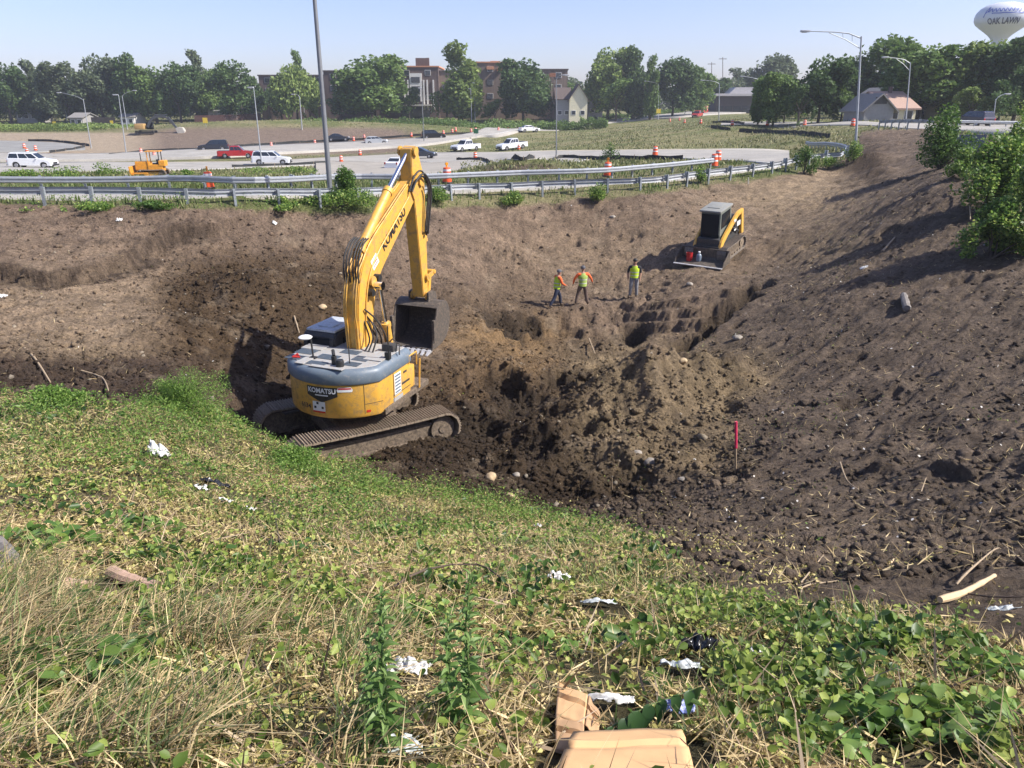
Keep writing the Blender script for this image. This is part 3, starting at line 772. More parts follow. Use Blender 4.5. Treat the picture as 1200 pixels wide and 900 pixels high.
def build_excavator():
    head = rad(20)
    root = empty('excavator', (-4.1, 18.15, -8.38), -head, 'big yellow crawler excavator working in the pit with its bucket raised', 'excavator')
    root.rotation_euler = (rad(-.5), rad(.6), -head)
    I = Matrix.Identity(4)
    MT = Matrix.Rotation(-rad(57 - 20), 4, 'Z') @ Matrix.Translation((0, 0, 0))
    mats = {'shoe': M_shoe, 'frame': M_frame, 'roller': M_frame}
    for cx in (-1.24, 1.24): crawler(root, 4.5, .45, .66, 46, cx, MT, mats)
    mb = MB(); mb.box((0, 0, .66), (1.9, 1.5, .42), MT, .05); mb.box((0, .75, .6), (1.9, .35, .3), MT, .04); mb.box((0, -.75, .6), (1.9, .35, .3), MT, .04); mb.cyl((0, 0, .85), (0, 0, 1.16), .62, n=24)
    mb.build('car_body', M_frame, root)
    R, yc, hw = 1.47, -.14, 1.25
    def outline(dr=0, front=1.2, a0=-60, a1=60, left=None):
        pts = []
        for k in range(25):
            t = rad(a0 + (a1 - a0) * k / 24); pts.append((math.sin(t) * (R + dr), yc - math.cos(t) * (R + dr)))
        return pts
    # counterweight, yellow: rounded lower edge
    def ringbody(mb, layers, ytop):
        n = 25; V = []
        for (z, dr) in layers:
            for (x, y) in outline(dr): V.append((x, y, z))
            V.append((hw + dr, ytop, z)); V.append((-hw - dr, ytop, z))
        m = n + 2; F = []
        for j in range(len(layers) - 1):
            for i in range(m): F.append((j * m + i, j * m + (i + 1) % m, (j + 1) * m + (i + 1) % m, (j + 1) * m + i))
        F.append(tuple(range(m - 1, -1, -1))); F.append(tuple(range((len(layers) - 1) * m, len(layers) * m)))
        mb.add(V, F)
    mb = MB(); ringbody(mb, [(1.24, -.10), (1.27, -.03), (1.33, 0), (2.12, 0)], -.25); mb.build('counterweight', M_yel, root, smooth=True)
    mb = MB(); ringbody(mb, [(2.125, .025), (2.16, .045), (2.36, .04), (2.44, 0), (2.485, -.07)], .72); cap = mb.build('engine_cover', M_slate, root, smooth=True)
    mb = MB(); ringbody(mb, [(2.487, -.12), (2.50, -.13)], .70); deck = mb.build('deck', M_deck, root)
    mb = MB()
    for x0, y0, w, d in ((-.95, -.55, .5, .42), (-.95, -1.05, .45, .3), (-.2, -.75, .55, .35), (-.2, -1.25, .5, .26), (.62, -.55, .42, .36), (.62, -1.0, .4, .28), (.1, -.2, .5, .3)):
        for k in range(6): mb.box((x0, y0 - d / 2 + (k + .5) * d / 6, 2.512), (w, d / 14, .014))
    mb.build('vent', M_slate, cap)
    mb = MB()
    for x0, y0, w, d in ((-.95, -.12, .6, .55), (.92, -.2, .5, .8), (-.58, -1.2, .25, .5), (.2, -1.45, .9, .14)): mb = MB(); mb.box((x0, y0, 2.515), (w, d, .025), bev=.008); mb.build('hatch', M_deck, cap)
    # side bodies
    mb = MB(); mb.box((.83, .22, 1.72), (.86, 1.0, .86), bev=.04); mb.box((.93, .82, 1.68), (.64, .34, .60), bev=.04); mb.build('tool_box', M_yel, root, smooth=True)
    mb = MB(); mb.box((1.267, -.2, 1.72), (.012, .012, .84)); mb.box((1.267, .24, 1.50), (.012, .9, .012)); mb.box((1.267, .42, 1.95), (.016, .16, .05)); mb.build('door_seam', M_dark, root)
    mb = MB(); mb.box((-.88, -.2, 1.72), (.9, .5, .8), bev=.04); mb.build('side_door', M_yel, root)
    mb = MB(); mb.box((0, .5, 1.25), (2.6, 2.4, .16), bev=.02); mb.box((0, .8, 1.5), (.75, 1.2, .5), bev=.03); mb.build('turntable_deck', M_frame, root)
    # seams on the counterweight
    def bend(vs, ang, z0, lift=.006, dr=0):
        out = []
        for (x, y, z) in vs:
            t = rad(ang) + x / R; rr = R + lift + dr + z
            out.append((math.sin(t) * rr, yc - math.cos(t) * rr, z0 + y))
        return out
    def decal(poly, ang, z0, m, nm, lift, parent):
        # poly as a fan grid so that it follows the curve
        xs = sorted(set([p[0] for p in poly] + list(np.linspace(min(p[0] for p in poly), max(p[0] for p in poly), 13))))
        V = []; F = []
        def span(x):
            ys = []
            for i in range(len(poly)):
                a, b = poly[i], poly[(i + 1) % len(poly)]
                if (a[0] - x) * (b[0] - x) <= 0 and a[0] != b[0]: ys.append(a[1] + (b[1] - a[1]) * (x - a[0]) / (b[0] - a[0]))
            return min(ys), max(ys)
        for x in xs:
            lo, hi = span(x + (1e-6 if x == xs[0] else (-1e-6 if x == xs[-1] else 0))); V += [(x, lo, 0), (x, hi, 0)]
        for i in range(len(xs) - 1): F.append((2 * i, 2 * i + 2, 2 * i + 3, 2 * i + 1))
        mb = MB(); mb.add(bend(V, ang, z0, lift), F); return mb.build(nm, m, parent, fix=False)
    cwt = [c for c in root.children if c.name.startswith('counterweight')][0]
    badge = [(-.40, .17), (.40, .17), (.40, -.06), (.0, -.22), (-.40, -.06)]
    decal(badge, 4, 1.89, M_blackd, 'badge', .005, cwt)
    mb = MB(); vs, fs = text_mesh('KOMATSU', .17, .006, squash=.92); mb.add(bend([(x, y, 0) for x, y, z in vs], 4, 1.96, .009), fs)
    mb.add(bend([(-.17, -.015, 0), (-.06, -.015, 0), (.05, -.015, 0), (.17, -.015, 0), (-.17, .015, 0), (-.06, .015, 0), (.05, .015, 0), (.17, .015, 0)], 4, 1.85, .009), [(0, 1, 5, 4), (1, 2, 6, 5), (2, 3, 7, 6)]); mb.build('lettering', M_white, cwt, fix=False)
    mb = MB(); vs, fs = text_mesh('6134', .17, .003); mb.add(bend([(x, y, 0) for x, y, z in vs], -15, 1.52, .009), fs); mb.build('fleet_number', M_dark, cwt, fix=False)
    decal([(-.17, .15), (.17, .15), (.17, -.13), (-.17, -.13)], 0.5, 1.53, M_white, 'sticker', .006, cwt)
    decal([(-.17, -.09), (.17, -.09), (.17, -.135), (-.17, -.135)], 0.5, 1.53, M_red, 'sticker', .010, cwt)
    mb = MB(); mb.add(bend([(-.13, -.03, 0), (.13, -.03, 0), (.13, .03, 0), (-.13, .03, 0)], .5, 1.53, .010), [(0, 1, 2, 3)]); 
    mb2 = MB(); mb2.add(bend([(-.06, .08, 0), (.0, .08, 0), (.0, .14, 0), (-.06, .14, 0)], .5, 1.53, .010), [(0, 1, 2, 3)]); mb2.build('sticker_mark', M_blackd, cwt, fix=False)
    mb.build('sticker_print', M_blackd, cwt, fix=False)
    decal([(-.19, .0), (-.15, .07), (.15, .07), (.19, .0), (.17, -.05), (-.17, -.05)], 26.5, 2.0, M_white, 'warning_label', .006, cwt)
    decal([(-.15, .055), (.15, .055), (.155, .02), (-.155, .02)], 26.5, 2.0, M_red, 'warning_label', .010, cwt)
    decal([(-.05, .03), (.05, .03), (.05, -.03), (-.05, -.03)], 47.5, 1.42, M_red, 'reflector', .008, cwt)
    for a, z0, z1 in ((44, 1.36, 2.11),): decal([(-.006, 0), (.006, 0), (.006, z1 - z0), (-.006, z1 - z0)], a, z0, M_dark, 'seam', .004, cwt)
    decal([(0, 0), (.48, 0), (.48, .012), (0, .012)], 44, 1.60, M_dark, 'seam', .004, cwt)
    # labels on the flat right side
    mb = MB(); mb.box((1.264, .02, 1.76), (.01, .34, .56)); mb.build('service_label', M_white, root)
    mb = MB()
    for k in range(6): mb.box((1.271, .02, 1.98 - k * .085), (.006, .28, .045))
    mb.build('label_print', M_slate, root)
    mb = MB(); mb.box((1.264, .02, 1.38), (.01, .5, .10)); mb.build('service_label', M_deck, root)
    mb = MB(); mb.quad((1.266, .24, 1.64), (1.266, .66, 1.64), (1.266, .66, 1.70), (1.266, .24, 1.70)); mb.build('model_stripe', M_dark, root, fix=False)
    mb = MB(); mb.tube([(1.28, 1.05, 1.95), (1.28, 1.05, 2.3), (1.28, .62, 2.3), (1.28, .62, 2.1)], .022, 6); mb.tube([(1.34, 1.05, 1.3), (1.36, 1.08, 2.1)], .025, 6); mb.build('handrail', M_yel, root, smooth=True)
    # things on the deck
    mb = MB(); mb.tube([(-.5, -.95, 2.5), (-.52, -.95, 2.85), (-.54, -.93, 2.98)], .022, 6); mb.box((-.5, -.95, 2.52), (.16, .12, .04)); mb.build('mirror_post', M_blackp, root)
    mb = MB(); mb.lathe([(.03, -.03), (.15, -.03), (.17, 0), (.13, .03), (.05, .04)], 18, c=(-.72, -.9, 3.0)); mb.build('mirror', M_white, root, smooth=True)
    mb = MB(); mb.tube([(.55, -1.0, 2.5), (.55, -1.0, 2.95)], .014, 5); mb.tube([(1.25, -.35, 2.5), (1.25, -.35, 3.35)], .016, 5); mb.box((1.2, -.3, 2.58), (.12, .12, .18)); mb.build('antenna', M_blackp, root)
    mb = MB(); mb.lathe([(.10, 0), (.10, .12), (.085, .16)], 14, c=(.42, -1.22, 2.5)); mb.box((.22, -1.15, 2.6), (.10, .10, .22), bev=.02); mb.tube([(.22, -1.15, 2.72), (.14, -1.05, 2.82)], .04, 6); mb.build('exhaust_pipe', M_blackp, root, smooth=True)
    mb = MB(); mb.tube([(-1.0, -1.1, 2.5), (-.9, -1.02, 2.58), (-.8, -1.08, 2.53), (-.95, -1.15, 2.55)], .03, 6); mb.build('red_strap', M_red, root)
    mb = MB(); mb.box((.95, .25, 2.6), (.34, .26, .22), bev=.05); mb.tube([(.7, .4, 2.5), (.9, .5, 2.75), (1.2, .3, 2.7), (1.3, .1, 2.5)], .018, 6); mb.build('filler_cap', M_dark, root, smooth=True)
    # cab on the left
    prof = [(.0, 1.3), (1.72, 1.3), (1.78, 1.9), (1.55, 2.78), (1.35, 2.84), (.12, 2.84), (.0, 2.7)]
    mb = MB(); mb.prism(prof, -1.46, -.5); cab = mb.build('cab', M_dark, root, bev=.04)
    mb = MB(); mb.box((-.98, .75, 2.86), (.86, 1.25, .07), bev=.03); mb.box((-.98, .6, 2.91), (.45, .5, .04), bev=.015); mb.build('cab_roof', M_roofw, cab, smooth=True)
    mb = MB(); mb.box((-.98, -.006, 2.45), (.66, .012, .5)); mb.box((-1.466, .8, 2.25), (.012, 1.2, .8)); mb.box((-.494, .9, 2.35), (.012, 1.0, .6)); mb.build('window', M_glass, cab)
    mb = MB(); mb.box((-.98, -.018, 2.32), (.3, .01, .3), bev=.004); mb.build('seat', paint('tan_seat', (.38, .33, .2), .8), cab)
    # boom
    bp = catm([(.38, 1.72, .20), (.40, 2.4, .29), (.46, 3.2, .38), (.66, 3.95, .43), (1.12, 4.50, .43), (2.1, 5.14, .36), (3.0, 5.72, .28), (3.58, 6.10, .17)], 4)
    mb = MB(); mb.prism(ribbon(bp), -.20, .20); boom = mb.build('boom', M_yel, root, bev=.025)
    for sx in (-1, 1):
        mb = MB(); mb.prism(ribbon([(3.15, 5.83, .20), (3.58, 6.10, .24)]), sx * .21, sx * .25); mb.build('boom_plate', M_yel2, boom)
        for ya, za, ra in ((3.6, 6.11, .12), (.75, 4.0, .13)): mb = MB(); mb.cyl((sx * .19, ya, za), (sx * .31, ya, za), ra, n=16); mb.build('boom_pin', M_yel2, boom, smooth=True)
    # brand name along the boom, on both sides
    a0 = Vector((0, 2.62, 5.52)); d = Vector((0, 1.7, 1.05)).normalized(); nn = Vector((0, -d.z, d.y))
    vs, fs = text_mesh('KOMATSU', .34, .012, squash=.95)
    mb = MB(); mb.add([Vector((.205, 0, 0)) + Vector((0, 2.1, 5.08)) + d * x + nn * y for x, y, z in vs], fs); mb.build('lettering', M_blackd, boom, fix=False)
    mb = MB(); mb.add([Vector((-.205, 0, 0)) + Vector((0, 2.1, 5.08)) - d * x + nn * y for x, y, z in vs], fs); mb.build('lettering', M_blackd, boom, fix=False)
    mb = MB(); c = Vector((.207, 1.02, 4.42))
    q = [c + d * a + nn * b for a, b in ((-.17, -.13), (.17, -.13), (.17, .15), (-.17, .15))]; mb.quad(*q); mb.build('sticker', M_white, boom, fix=False)
    mb = MB()
    for b in (-.06, .0, .06): mb.quad(*[c + Vector((.003, 0, 0)) + d * a + nn * bb for a, bb in ((-.12, b - .012), (.12, b - .012), (.12, b + .012), (-.12, b + .012))])
    mb.build('sticker_print', M_red, boom, fix=False)
    # arm cylinder on the back of the boom
    p0 = Vector((0, .62, 4.72)); p1 = Vector((0, 3.42, 6.92)); dd = (p1 - p0).normalized(); pm = p0 + dd * 2.05
    mb = MB(); mb.cyl(p0, pm, .125, n=18); mb.cyl(pm - dd * .1, pm + dd * .03, .145, n=18); mb.cyl(p0 - dd * .02, p0 + dd * .12, .15, n=18); mb.box((0, .72, 4.55), (.22, .34, .34), bev=.03); mb.build('arm_cylinder', M_yel, root, smooth=True)
    mb = MB(); mb.cyl(pm, p1, .062, n=14); mb.cyl(p1 + Vector((-.14, 0, 0)), p1 + Vector((.14, 0, 0)), .1, n=14); mb.build('cylinder_rod', M_chrome, root, smooth=True)
    # boom cylinders
    for sx in (-1, 1):
        a = Vector((sx * .42, 1.35, 1.55)); b = Vector((sx * .42, .82, 4.02)); dd = (b - a).normalized(); m_ = a + dd * 1.45
        mb = MB(); mb.cyl(a, m_, .115, n=16); mb.cyl(m_ - dd * .08, m_ + dd * .02, .135, n=16); mb.build('boom_cylinder', M_yel, root, smooth=True)
        mb = MB(); mb.cyl(m_, b, .055, n=12); mb.cyl(b + Vector((-.1, 0, 0)), b + Vector((.1, 0, 0)), .11, n=14); mb.build('cylinder_rod', M_chrome, root, smooth=True)
    # pipes up the back of the boom
    mb = MB(); nb = len(bp)
    for k, xo in enumerate((-.16, -.10, .10, .17)):
        pts = []
        for i in range(1, nb - 3):
            y, z, h = bp[i]; a = bp[i - 1]; b = bp[i + 1]; dv = Vector((b[0] - a[0], b[1] - a[1])).normalized(); lift = h + .035 + (.05 if 7 < i < 14 else 0)
            pts.append((xo, y - dv.y * lift, z + dv.x * lift))
        mb.tube(pts, .019, 6)
    for xo in (-.225, .225):
        pts = [(xo, bp[i][0] - .05, bp[i][1] + .05) for i in range(2, nb - 4)]; mb.tube(pts, .02, 6)
    mb.build('hydraulic_pipe', M_yel, boom, smooth=True)
    mb = MB()
    for k, xo in enumerate((-.2, -.13, -.05, .05, .12, .19)):
        mb.tube(catm([(xo, .22, 4.05), (xo * 1.05, .19, 4.35), (xo * 1.08, .28, 4.66), (xo * 1.04, .52, 4.92), (xo, .78, 5.02)], 4), .021, 6)
    mb.build('hose_bundle', M_rub, boom, smooth=True)
    mb = MB()
    for k, xo in enumerate((.1, .2, .32)):
        mb.tube(catm([(xo + .1, .9 + .1 * k, 2.35), (xo + .14, .86, 2.62 + .08 * k), (xo + .04, .62, 3.0 + .1 * k), (xo - .08, .32, 3.5)], 5), .022, 6)
        mb.tube(catm([(xo + .28, .0, 2.5), (xo + .34, .14, 2.72 + .07 * k), (xo + .22, .3, 2.9 + .05 * k), (xo + .08, .34, 3.2)], 5), .022, 6)
    mb.build('hose', M_rub, root, smooth=True)
    mb = MB()
    for xo, q in ((.27, 0), (.33, .07), (.24, .14)):
        mb.tube(catm([(xo, 2.95, 5.9), (xo + .05, 3.2, 6.15 + q), (xo + .1, 3.55, 6.25 + q), (xo + .08, 3.9 + q, 5.9), (xo + .04, 3.85 + q, 5.2), (xo, 3.8 + q, 4.75 - q), (xo - .03, 3.95, 4.7)], 5), .026, 6)
    mb.build('hose_loop', M_rub, root, smooth=True)
    # work light on the boom side
    for ya, za in ((.98, 4.05), (.62, 3.75)): mb = MB(); mb.cyl((.19, ya, za), (.36, ya, za), .09, n=12); mb.build('work_lamp', M_blackp, boom, smooth=True)
    # arm
    ap = catm([(3.42, 7.02, .15), (3.54, 6.55, .28), (3.66, 6.0, .36), (3.74, 5.2, .30), (3.84, 4.0, .23), (3.92, 2.78, .15)], 4)
    mb = MB(); mb.prism(ribbon(ap), -.18, .18); arm = mb.build('arm', M_yel, root, bev=.02)
    mb = MB()
    for sx in (-1, 1): mb.cyl((sx * .2, 3.42, 6.92), (sx * .26, 3.42, 6.92), .13, n=14); mb.cyl((sx * .2, 3.92, 2.8), (sx * .3, 3.92, 2.8), .13, n=14); mb.cyl((sx * .2, 3.95, 3.35), (sx * .27, 3.95, 3.35), .1, n=14)
    mb.build('arm_pin', M_yel2, arm, smooth=True)
    a = Vector((0, 4.12, 5.95)); b = Vector((0, 4.32, 3.45)); dd = (b - a).normalized(); m_ = a + dd * 1.6
    mb = MB(); mb.cyl(a, m_, .10, n=14); mb.box((0, 4.0, 5.95), (.2, .3, .25), bev=.02); mb.cyl(m_ - dd * .06, m_, .12, n=14); mb.build('bucket_cylinder', M_yel, root, smooth=True)
    mb = MB(); mb.cyl(m_, b, .05, n=12); mb.build('cylinder_rod', M_chrome, root, smooth=True)
    mb = MB()
    for sx in (-1, 1):
        mb.prism(ribbon([(3.95, 3.35, .07), (4.32, 3.45, .07)]), sx * .23, sx * .28)
    mb.prism(ribbon([(4.32, 3.45, .08), (4.18, 2.86, .09)]), -.16, .16); mb.cyl((-.3, 4.32, 3.45), (.3, 4.32, 3.45), .07, n=12)
    mb.build('linkage', M_yel, root, bev=.01)
    # bucket, mouth towards the machine
    Wd = .66
    sh = [(3.60, 2.50), (3.75, 2.62), (3.98, 2.68), (4.25, 2.58), (4.42, 2.3), (4.46, 1.9), (4.34, 1.52), (4.05, 1.26), (3.65, 1.16), (3.20, 1.13)]
    sh = [p[:2] for p in catm([(a, b, 0) for a, b in sh], 3)]
    inn = []
    for i, p in enumerate(sh):
        a = sh[max(i - 1, 0)]; b = sh[min(i + 1, len(sh) - 1)]; dv = Vector((b[0] - a[0], b[1] - a[1])).normalized(); inn.append((p[0] + dv.y * .045, p[1] - dv.x * .045))
    V = []; F = []
    for x in (-Wd, Wd):
        V += [(x, a, b) for a, b in sh] + [(x, a, b) for a, b in inn]
    n = len(sh); m = 2 * n
    for i in range(n - 1):
        F.append((i, i + 1, m + i + 1, m + i)); F.append((n + i, m + n + i, m + n + i + 1, n + i + 1))
        F.append((i, n + i, n + i + 1, i + 1)); F.append((m + i, m + i + 1, m + n + i + 1, m + n + i))
    F.append((0, m, m + n, n)); F.append((n - 1, 2 * n - 1, m + 2 * n - 1, m + n - 1))
    mb = MB(); mb.add(V, F)
    side = sh + [(3.34, 1.65), (3.46, 2.10)]
    mb.prism(side, -Wd - .035, -Wd); mb.prism(side, Wd, Wd + .035)
    for sx in (-1, 1):
        mb.prism([(3.78, 2.62), (3.78, 2.95), (4.05, 2.98), (4.25, 2.9), (4.35, 2.7), (4.3, 2.5)], sx * .27, sx * .33)
        mb.box((sx * (Wd + .02), 3.36, 1.75), (.09, .12, .8), bev=.02)
    for z_, y_ in ((2.35, 4.43), (1.9, 4.48), (1.5, 4.36)): mb.box((0, y_, z_), (1.3, .05, .1), bev=.01)
    bucket = mb.build('bucket', M_buck, root)
    for k in range(8):
        x = -Wd + .06 + k * (2 * Wd - .12) / 7
        mb = MB(); mb.add([(x - .055, 3.24, 1.18), (x + .055, 3.24, 1.18), (x + .055, 3.24, 1.06), (x - .055, 3.24, 1.06), (x - .03, 2.98, 1.02), (x + .03, 2.98, 1.02), (x + .03, 2.98, .99), (x - .03, 2.98, .99)],
               [(0, 1, 5, 4), (3, 7, 6, 2), (0, 4, 7, 3), (1, 2, 6, 5), (4, 5, 6, 7), (0, 3, 2, 1)]); mb.build('tooth', M_tooth, bucket)
    mb = MB(); mb.box((0, 3.22, 1.10), (2 * Wd, .16, .05), bev=.01); mb.build('cutting_edge', M_tooth, bucket)
    return root
excavator = build_excavator()

# ------------------------------------------------------------------ compact track loader
M_org = paint('loader_yellow', (.72, .40, .07), .45, dirt=.3, dirtcol=(.3, .22, .13), scale=2.5, var=.08)
M_lroof = paint('dusty_cab_roof', (.24, .25, .235), .7, dirt=.4, dirtcol=(.32, .27, .2), scale=4)
M_greyf = paint('grey_cab_frame', (.14, .16, .14), .6, dirt=.35, dirtcol=(.3, .25, .18), scale=4)
M_trk = paint('dusty_rubber_track', (.16, .14, .12), .85, dirt=.6, dirtcol=(.30, .24, .18), scale=5, bmp=.3)
def build_loader():
    p = G(838, 300, 25)
    hd = Vector((-.62, -.785, 0))
    f = Vector((hd.x, hd.y, 0)); pf = p + f * 1.0; pb = p - f * 1.0
    pit = math.atan2(Tz(pf.x, pf.y) - Tz(pb.x, pb.y), 2.0)
    root = empty('track_loader', (p.x, p.y, p.z + .2), 0, 'yellow and black compact track loader parked on the slope behind the workers', 'track loader')
    root.rotation_euler = Euler((max(pit, rad(-11)), 0, math.atan2(-hd.x, hd.y)), 'XYZ'); root.scale = (1.05,) * 3
    I = Matrix.Identity(4)
    for cx in (-.80, .80): crawler(root, 2.35, .30, .42, 34, cx, I, {'shoe': M_trk, 'frame': M_frame, 'roller': M_shoe}, grouser=.02, thick=.03)
    mb = MB(); mb.box((0, -.3, .62), (1.1, 2.3, .62), bev=.05); mb.box((0, -1.05, 1.15), (1.05, .75, .62), bev=.06); mb.build('chassis', M_dark, root, smooth=True)
    mb = MB(); mb.box((0, -1.46, 1.05), (.9, .06, .75), bev=.02); mb.build('rear_door', M_org, root)
    prof = [(-.70, .9), (.60, .75), (.66, 1.1), (.52, 2.08), (-.62, 2.12)]
    mb = MB(); mb.prism(prof, -.47, .47); cab = mb.build('cab', M_greyf, root, bev=.03)
    mb = MB(); mb.prism([(.60, .82), (.66, 1.1), (.54, 2.0), (.58, 2.0), (.70, 1.1), (.64, .82)], -.43, .43)
    mb.prism([(-.5, 1.35), (.5, 1.3), (.42, 1.98), (-.5, 2.0)], .472, .48); mb.prism([(-.5, 1.35), (.5, 1.3), (.42, 1.98), (-.5, 2.0)], -.48, -.472); mb.build('window', M_glass, cab)
    mb = MB(); mb.box((0, -.03, 2.14), (1.04, 1.36, .09), bev=.03); mb.box((0, -.1, 2.195), (.6, .7, .03), bev=.01); mb.build('cab_roof', M_lroof, cab, smooth=True)
    for sx in (-1, 1):
        mb = MB(); mb.prism(ribbon(catm([(-1.38, 1.62, .10), (-.9, 1.58, .12), (-.1, 1.2, .13), (.62, .82, .13), (.88, .55, .12), (.98, .28, .10)], 3)), sx * .56, sx * .68); mb.build('lift_arm', M_org, root, bev=.015)
        mb = MB(); mb.prism([(-1.56, .55), (-1.32, .55), (-1.26, 1.66), (-1.5, 1.72)], sx * .55, sx * .7); mb.prism([(-1.5, 1.58), (-.95, 1.50), (-.95, 1.66), (-1.5, 1.74)], sx * .56, sx * .69); mb.build('rear_tower', M_org, root, bev=.015)
        mb = MB(); mb.cyl((sx * .62, -1.1, .75), (sx * .62, -.35, 1.18), .05, n=10); mb.build('lift_cylinder', M_dark, root)
        mb = MB(); mb.box((sx * .72, -.9, 1.2), (.02, .35, .22), bev=.005); mb.build('decal', M_red if sx > 0 else M_white, root)
        mb = MB(); mb.box((sx * .70, -.55, 1.42), (.02, .22, .10), bev=.005); mb.box((sx * .70, -.55, .98), (.02, .2, .07), bev=.005); mb.build('decal', M_white, root)
    mb = MB(); mb.box((0, .95, .42), (1.25, .12, .42), bev=.02); mb.box((0, .80, .62), (1.1, .2, .12), bev=.02); mb.build('quick_coupler', M_dark, root)
    # bucket with a flat floor
    w = 1.16; pr = [(1.05, .52), (1.04, .12), (1.10, .03), (1.95, -.01)]
    mb = MB(); 
    outer = pr; inner = [(1.09, .50), (1.08, .14), (1.13, .07), (1.95, .02)]
    V = []; F = []
    for x in (-w, w): V += [(x, a, b) for a, b in outer] + [(x, a, b) for a, b in inner]
    for i in range(3): F += [(i, i + 1, 8 + i + 1, 8 + i), (4 + i, 12 + i, 12 + i + 1, 4 + i + 1), (i, 4 + i, 5 + i, i + 1), (8 + i, 9 + i, 13 + i, 12 + i)]
    F += [(0, 8, 12, 4), (3, 7, 15, 11)]
    mb.add(V, F)
    for sx in (-1, 1): mb.prism([(1.05, .52), (1.15, .54), (1.75, .22), (1.9, .0), (1.1, .02), (1.04, .12)], sx * w, sx * (w + .03))
    mb.box((0, 1.06, .53), (2 * w, .07, .06), bev=.01)
    bk = mb.build('bucket', M_buck, root)
    mb = MB(); mb.box((0, 1.93, .015), (2 * w + .06, .1, .035), bev=.005); mb.build('cutting_edge', M_tooth, bk)
    root_m = root
    return root
loader = build_loader()
bpy.context.view_layer.update()
def on_loader(v): return loader.matrix_world @ Vector(v)
# pails riding in the loader bucket
q = on_loader((.62, 1.5, .03))
mb = MB(); mb.lathe([(.135, 0), (.155, .36), (.165, .36), (.165, .40), (.14, .40), (.12, .03)], 20)
o = mb.build('bucket_pail', paint('red_plastic', (.45, .02, .02), .4), None, smooth=True); o.location = q
mb2 = MB(); mb2.tube([(-.16, 0, .38), (-.13, .08, .46), (0, .12, .49), (.13, .08, .46), (.16, 0, .38)], .006, 5); mb2.build('handle', M_galv, o)
tag(o, 'red plastic pail standing in the bucket of the track loader', 'pail')
q = on_loader((.18, 1.42, .03))
mb = MB(); mb.lathe([(.12, 0), (.13, .04), (.13, .26), (.10, .34), (.04, .38), (.04, .43)], 16)
o = mb.build('water_jug', paint('grey_blue_plastic', (.16, .20, .25), .35), None, smooth=True); o.location = q
mb2 = MB(); mb2.lathe([(.06, .41), (.06, .47), (.05, .48)], 12); mb2.build('lid', M_white, o)
tag(o, 'blue grey water jug with a white lid beside the red pail', 'water jug')

# ------------------------------------------------------------------ people
M_skin = paint('skin', (.36, .20, .13), .6, var=.05); M_navy = paint('navy_work_trousers', (.02, .025, .05), .8, var=.2, scale=12)
M_khaki = paint('brown_work_trousers', (.13, .09, .07), .85, var=.25, scale=12); M_gtr = paint('grey_trousers', (.22, .22, .23), .85, var=.2, scale=12)
M_osh = paint('orange_sleeves', (.72, .13, .03), .8, var=.1, scale=12); M_bsh = paint('black_shirt', (.02, .02, .025), .8, var=.2, scale=12)
M_vest = paint('lime_safety_vest', (.52, .70, .03), .7, var=.1, scale=10); M_vest2 = paint('faded_green_vest', (.34, .46, .10), .75, var=.2, scale=10)
M_refl = paint('silver_reflective_tape', (.55, .55, .5), .4); M_hair = paint('black_hair', (.012, .01, .009), .6, var=.2, scale=30)
M_cap = paint('grey_cap', (.10, .10, .11), .8); M_boot = paint('brown_boots', (.09, .06, .04), .8, dirt=.4, dirtcol=(.2, .15, .1))
def skin_mesh(verts, edges_, radii, root_i=0, sub=2):
    me = bpy.data.meshes.new('sk'); me.from_pydata(verts, edges_, [])
    o = bpy.data.objects.new('sk', me); COL.objects.link(o)
    md = o.modifiers.new('s', 'SKIN'); md.use_smooth_shade = True
    for i, r in enumerate(radii):
        sv = me.skin_vertices[0].data[i]; sv.radius = r if isinstance(r, tuple) else (r, r); sv.use_root = (i == root_i)
    ss = o.modifiers.new('u', 'SUBSURF'); ss.levels = sub; ss.render_levels = sub
    dg = bpy.context.evaluated_depsgraph_get(); dg.update()
    out = bpy.data.meshes.new_from_object(o.evaluated_get(dg)); bpy.data.objects.remove(o); bpy.data.meshes.remove(me); return out
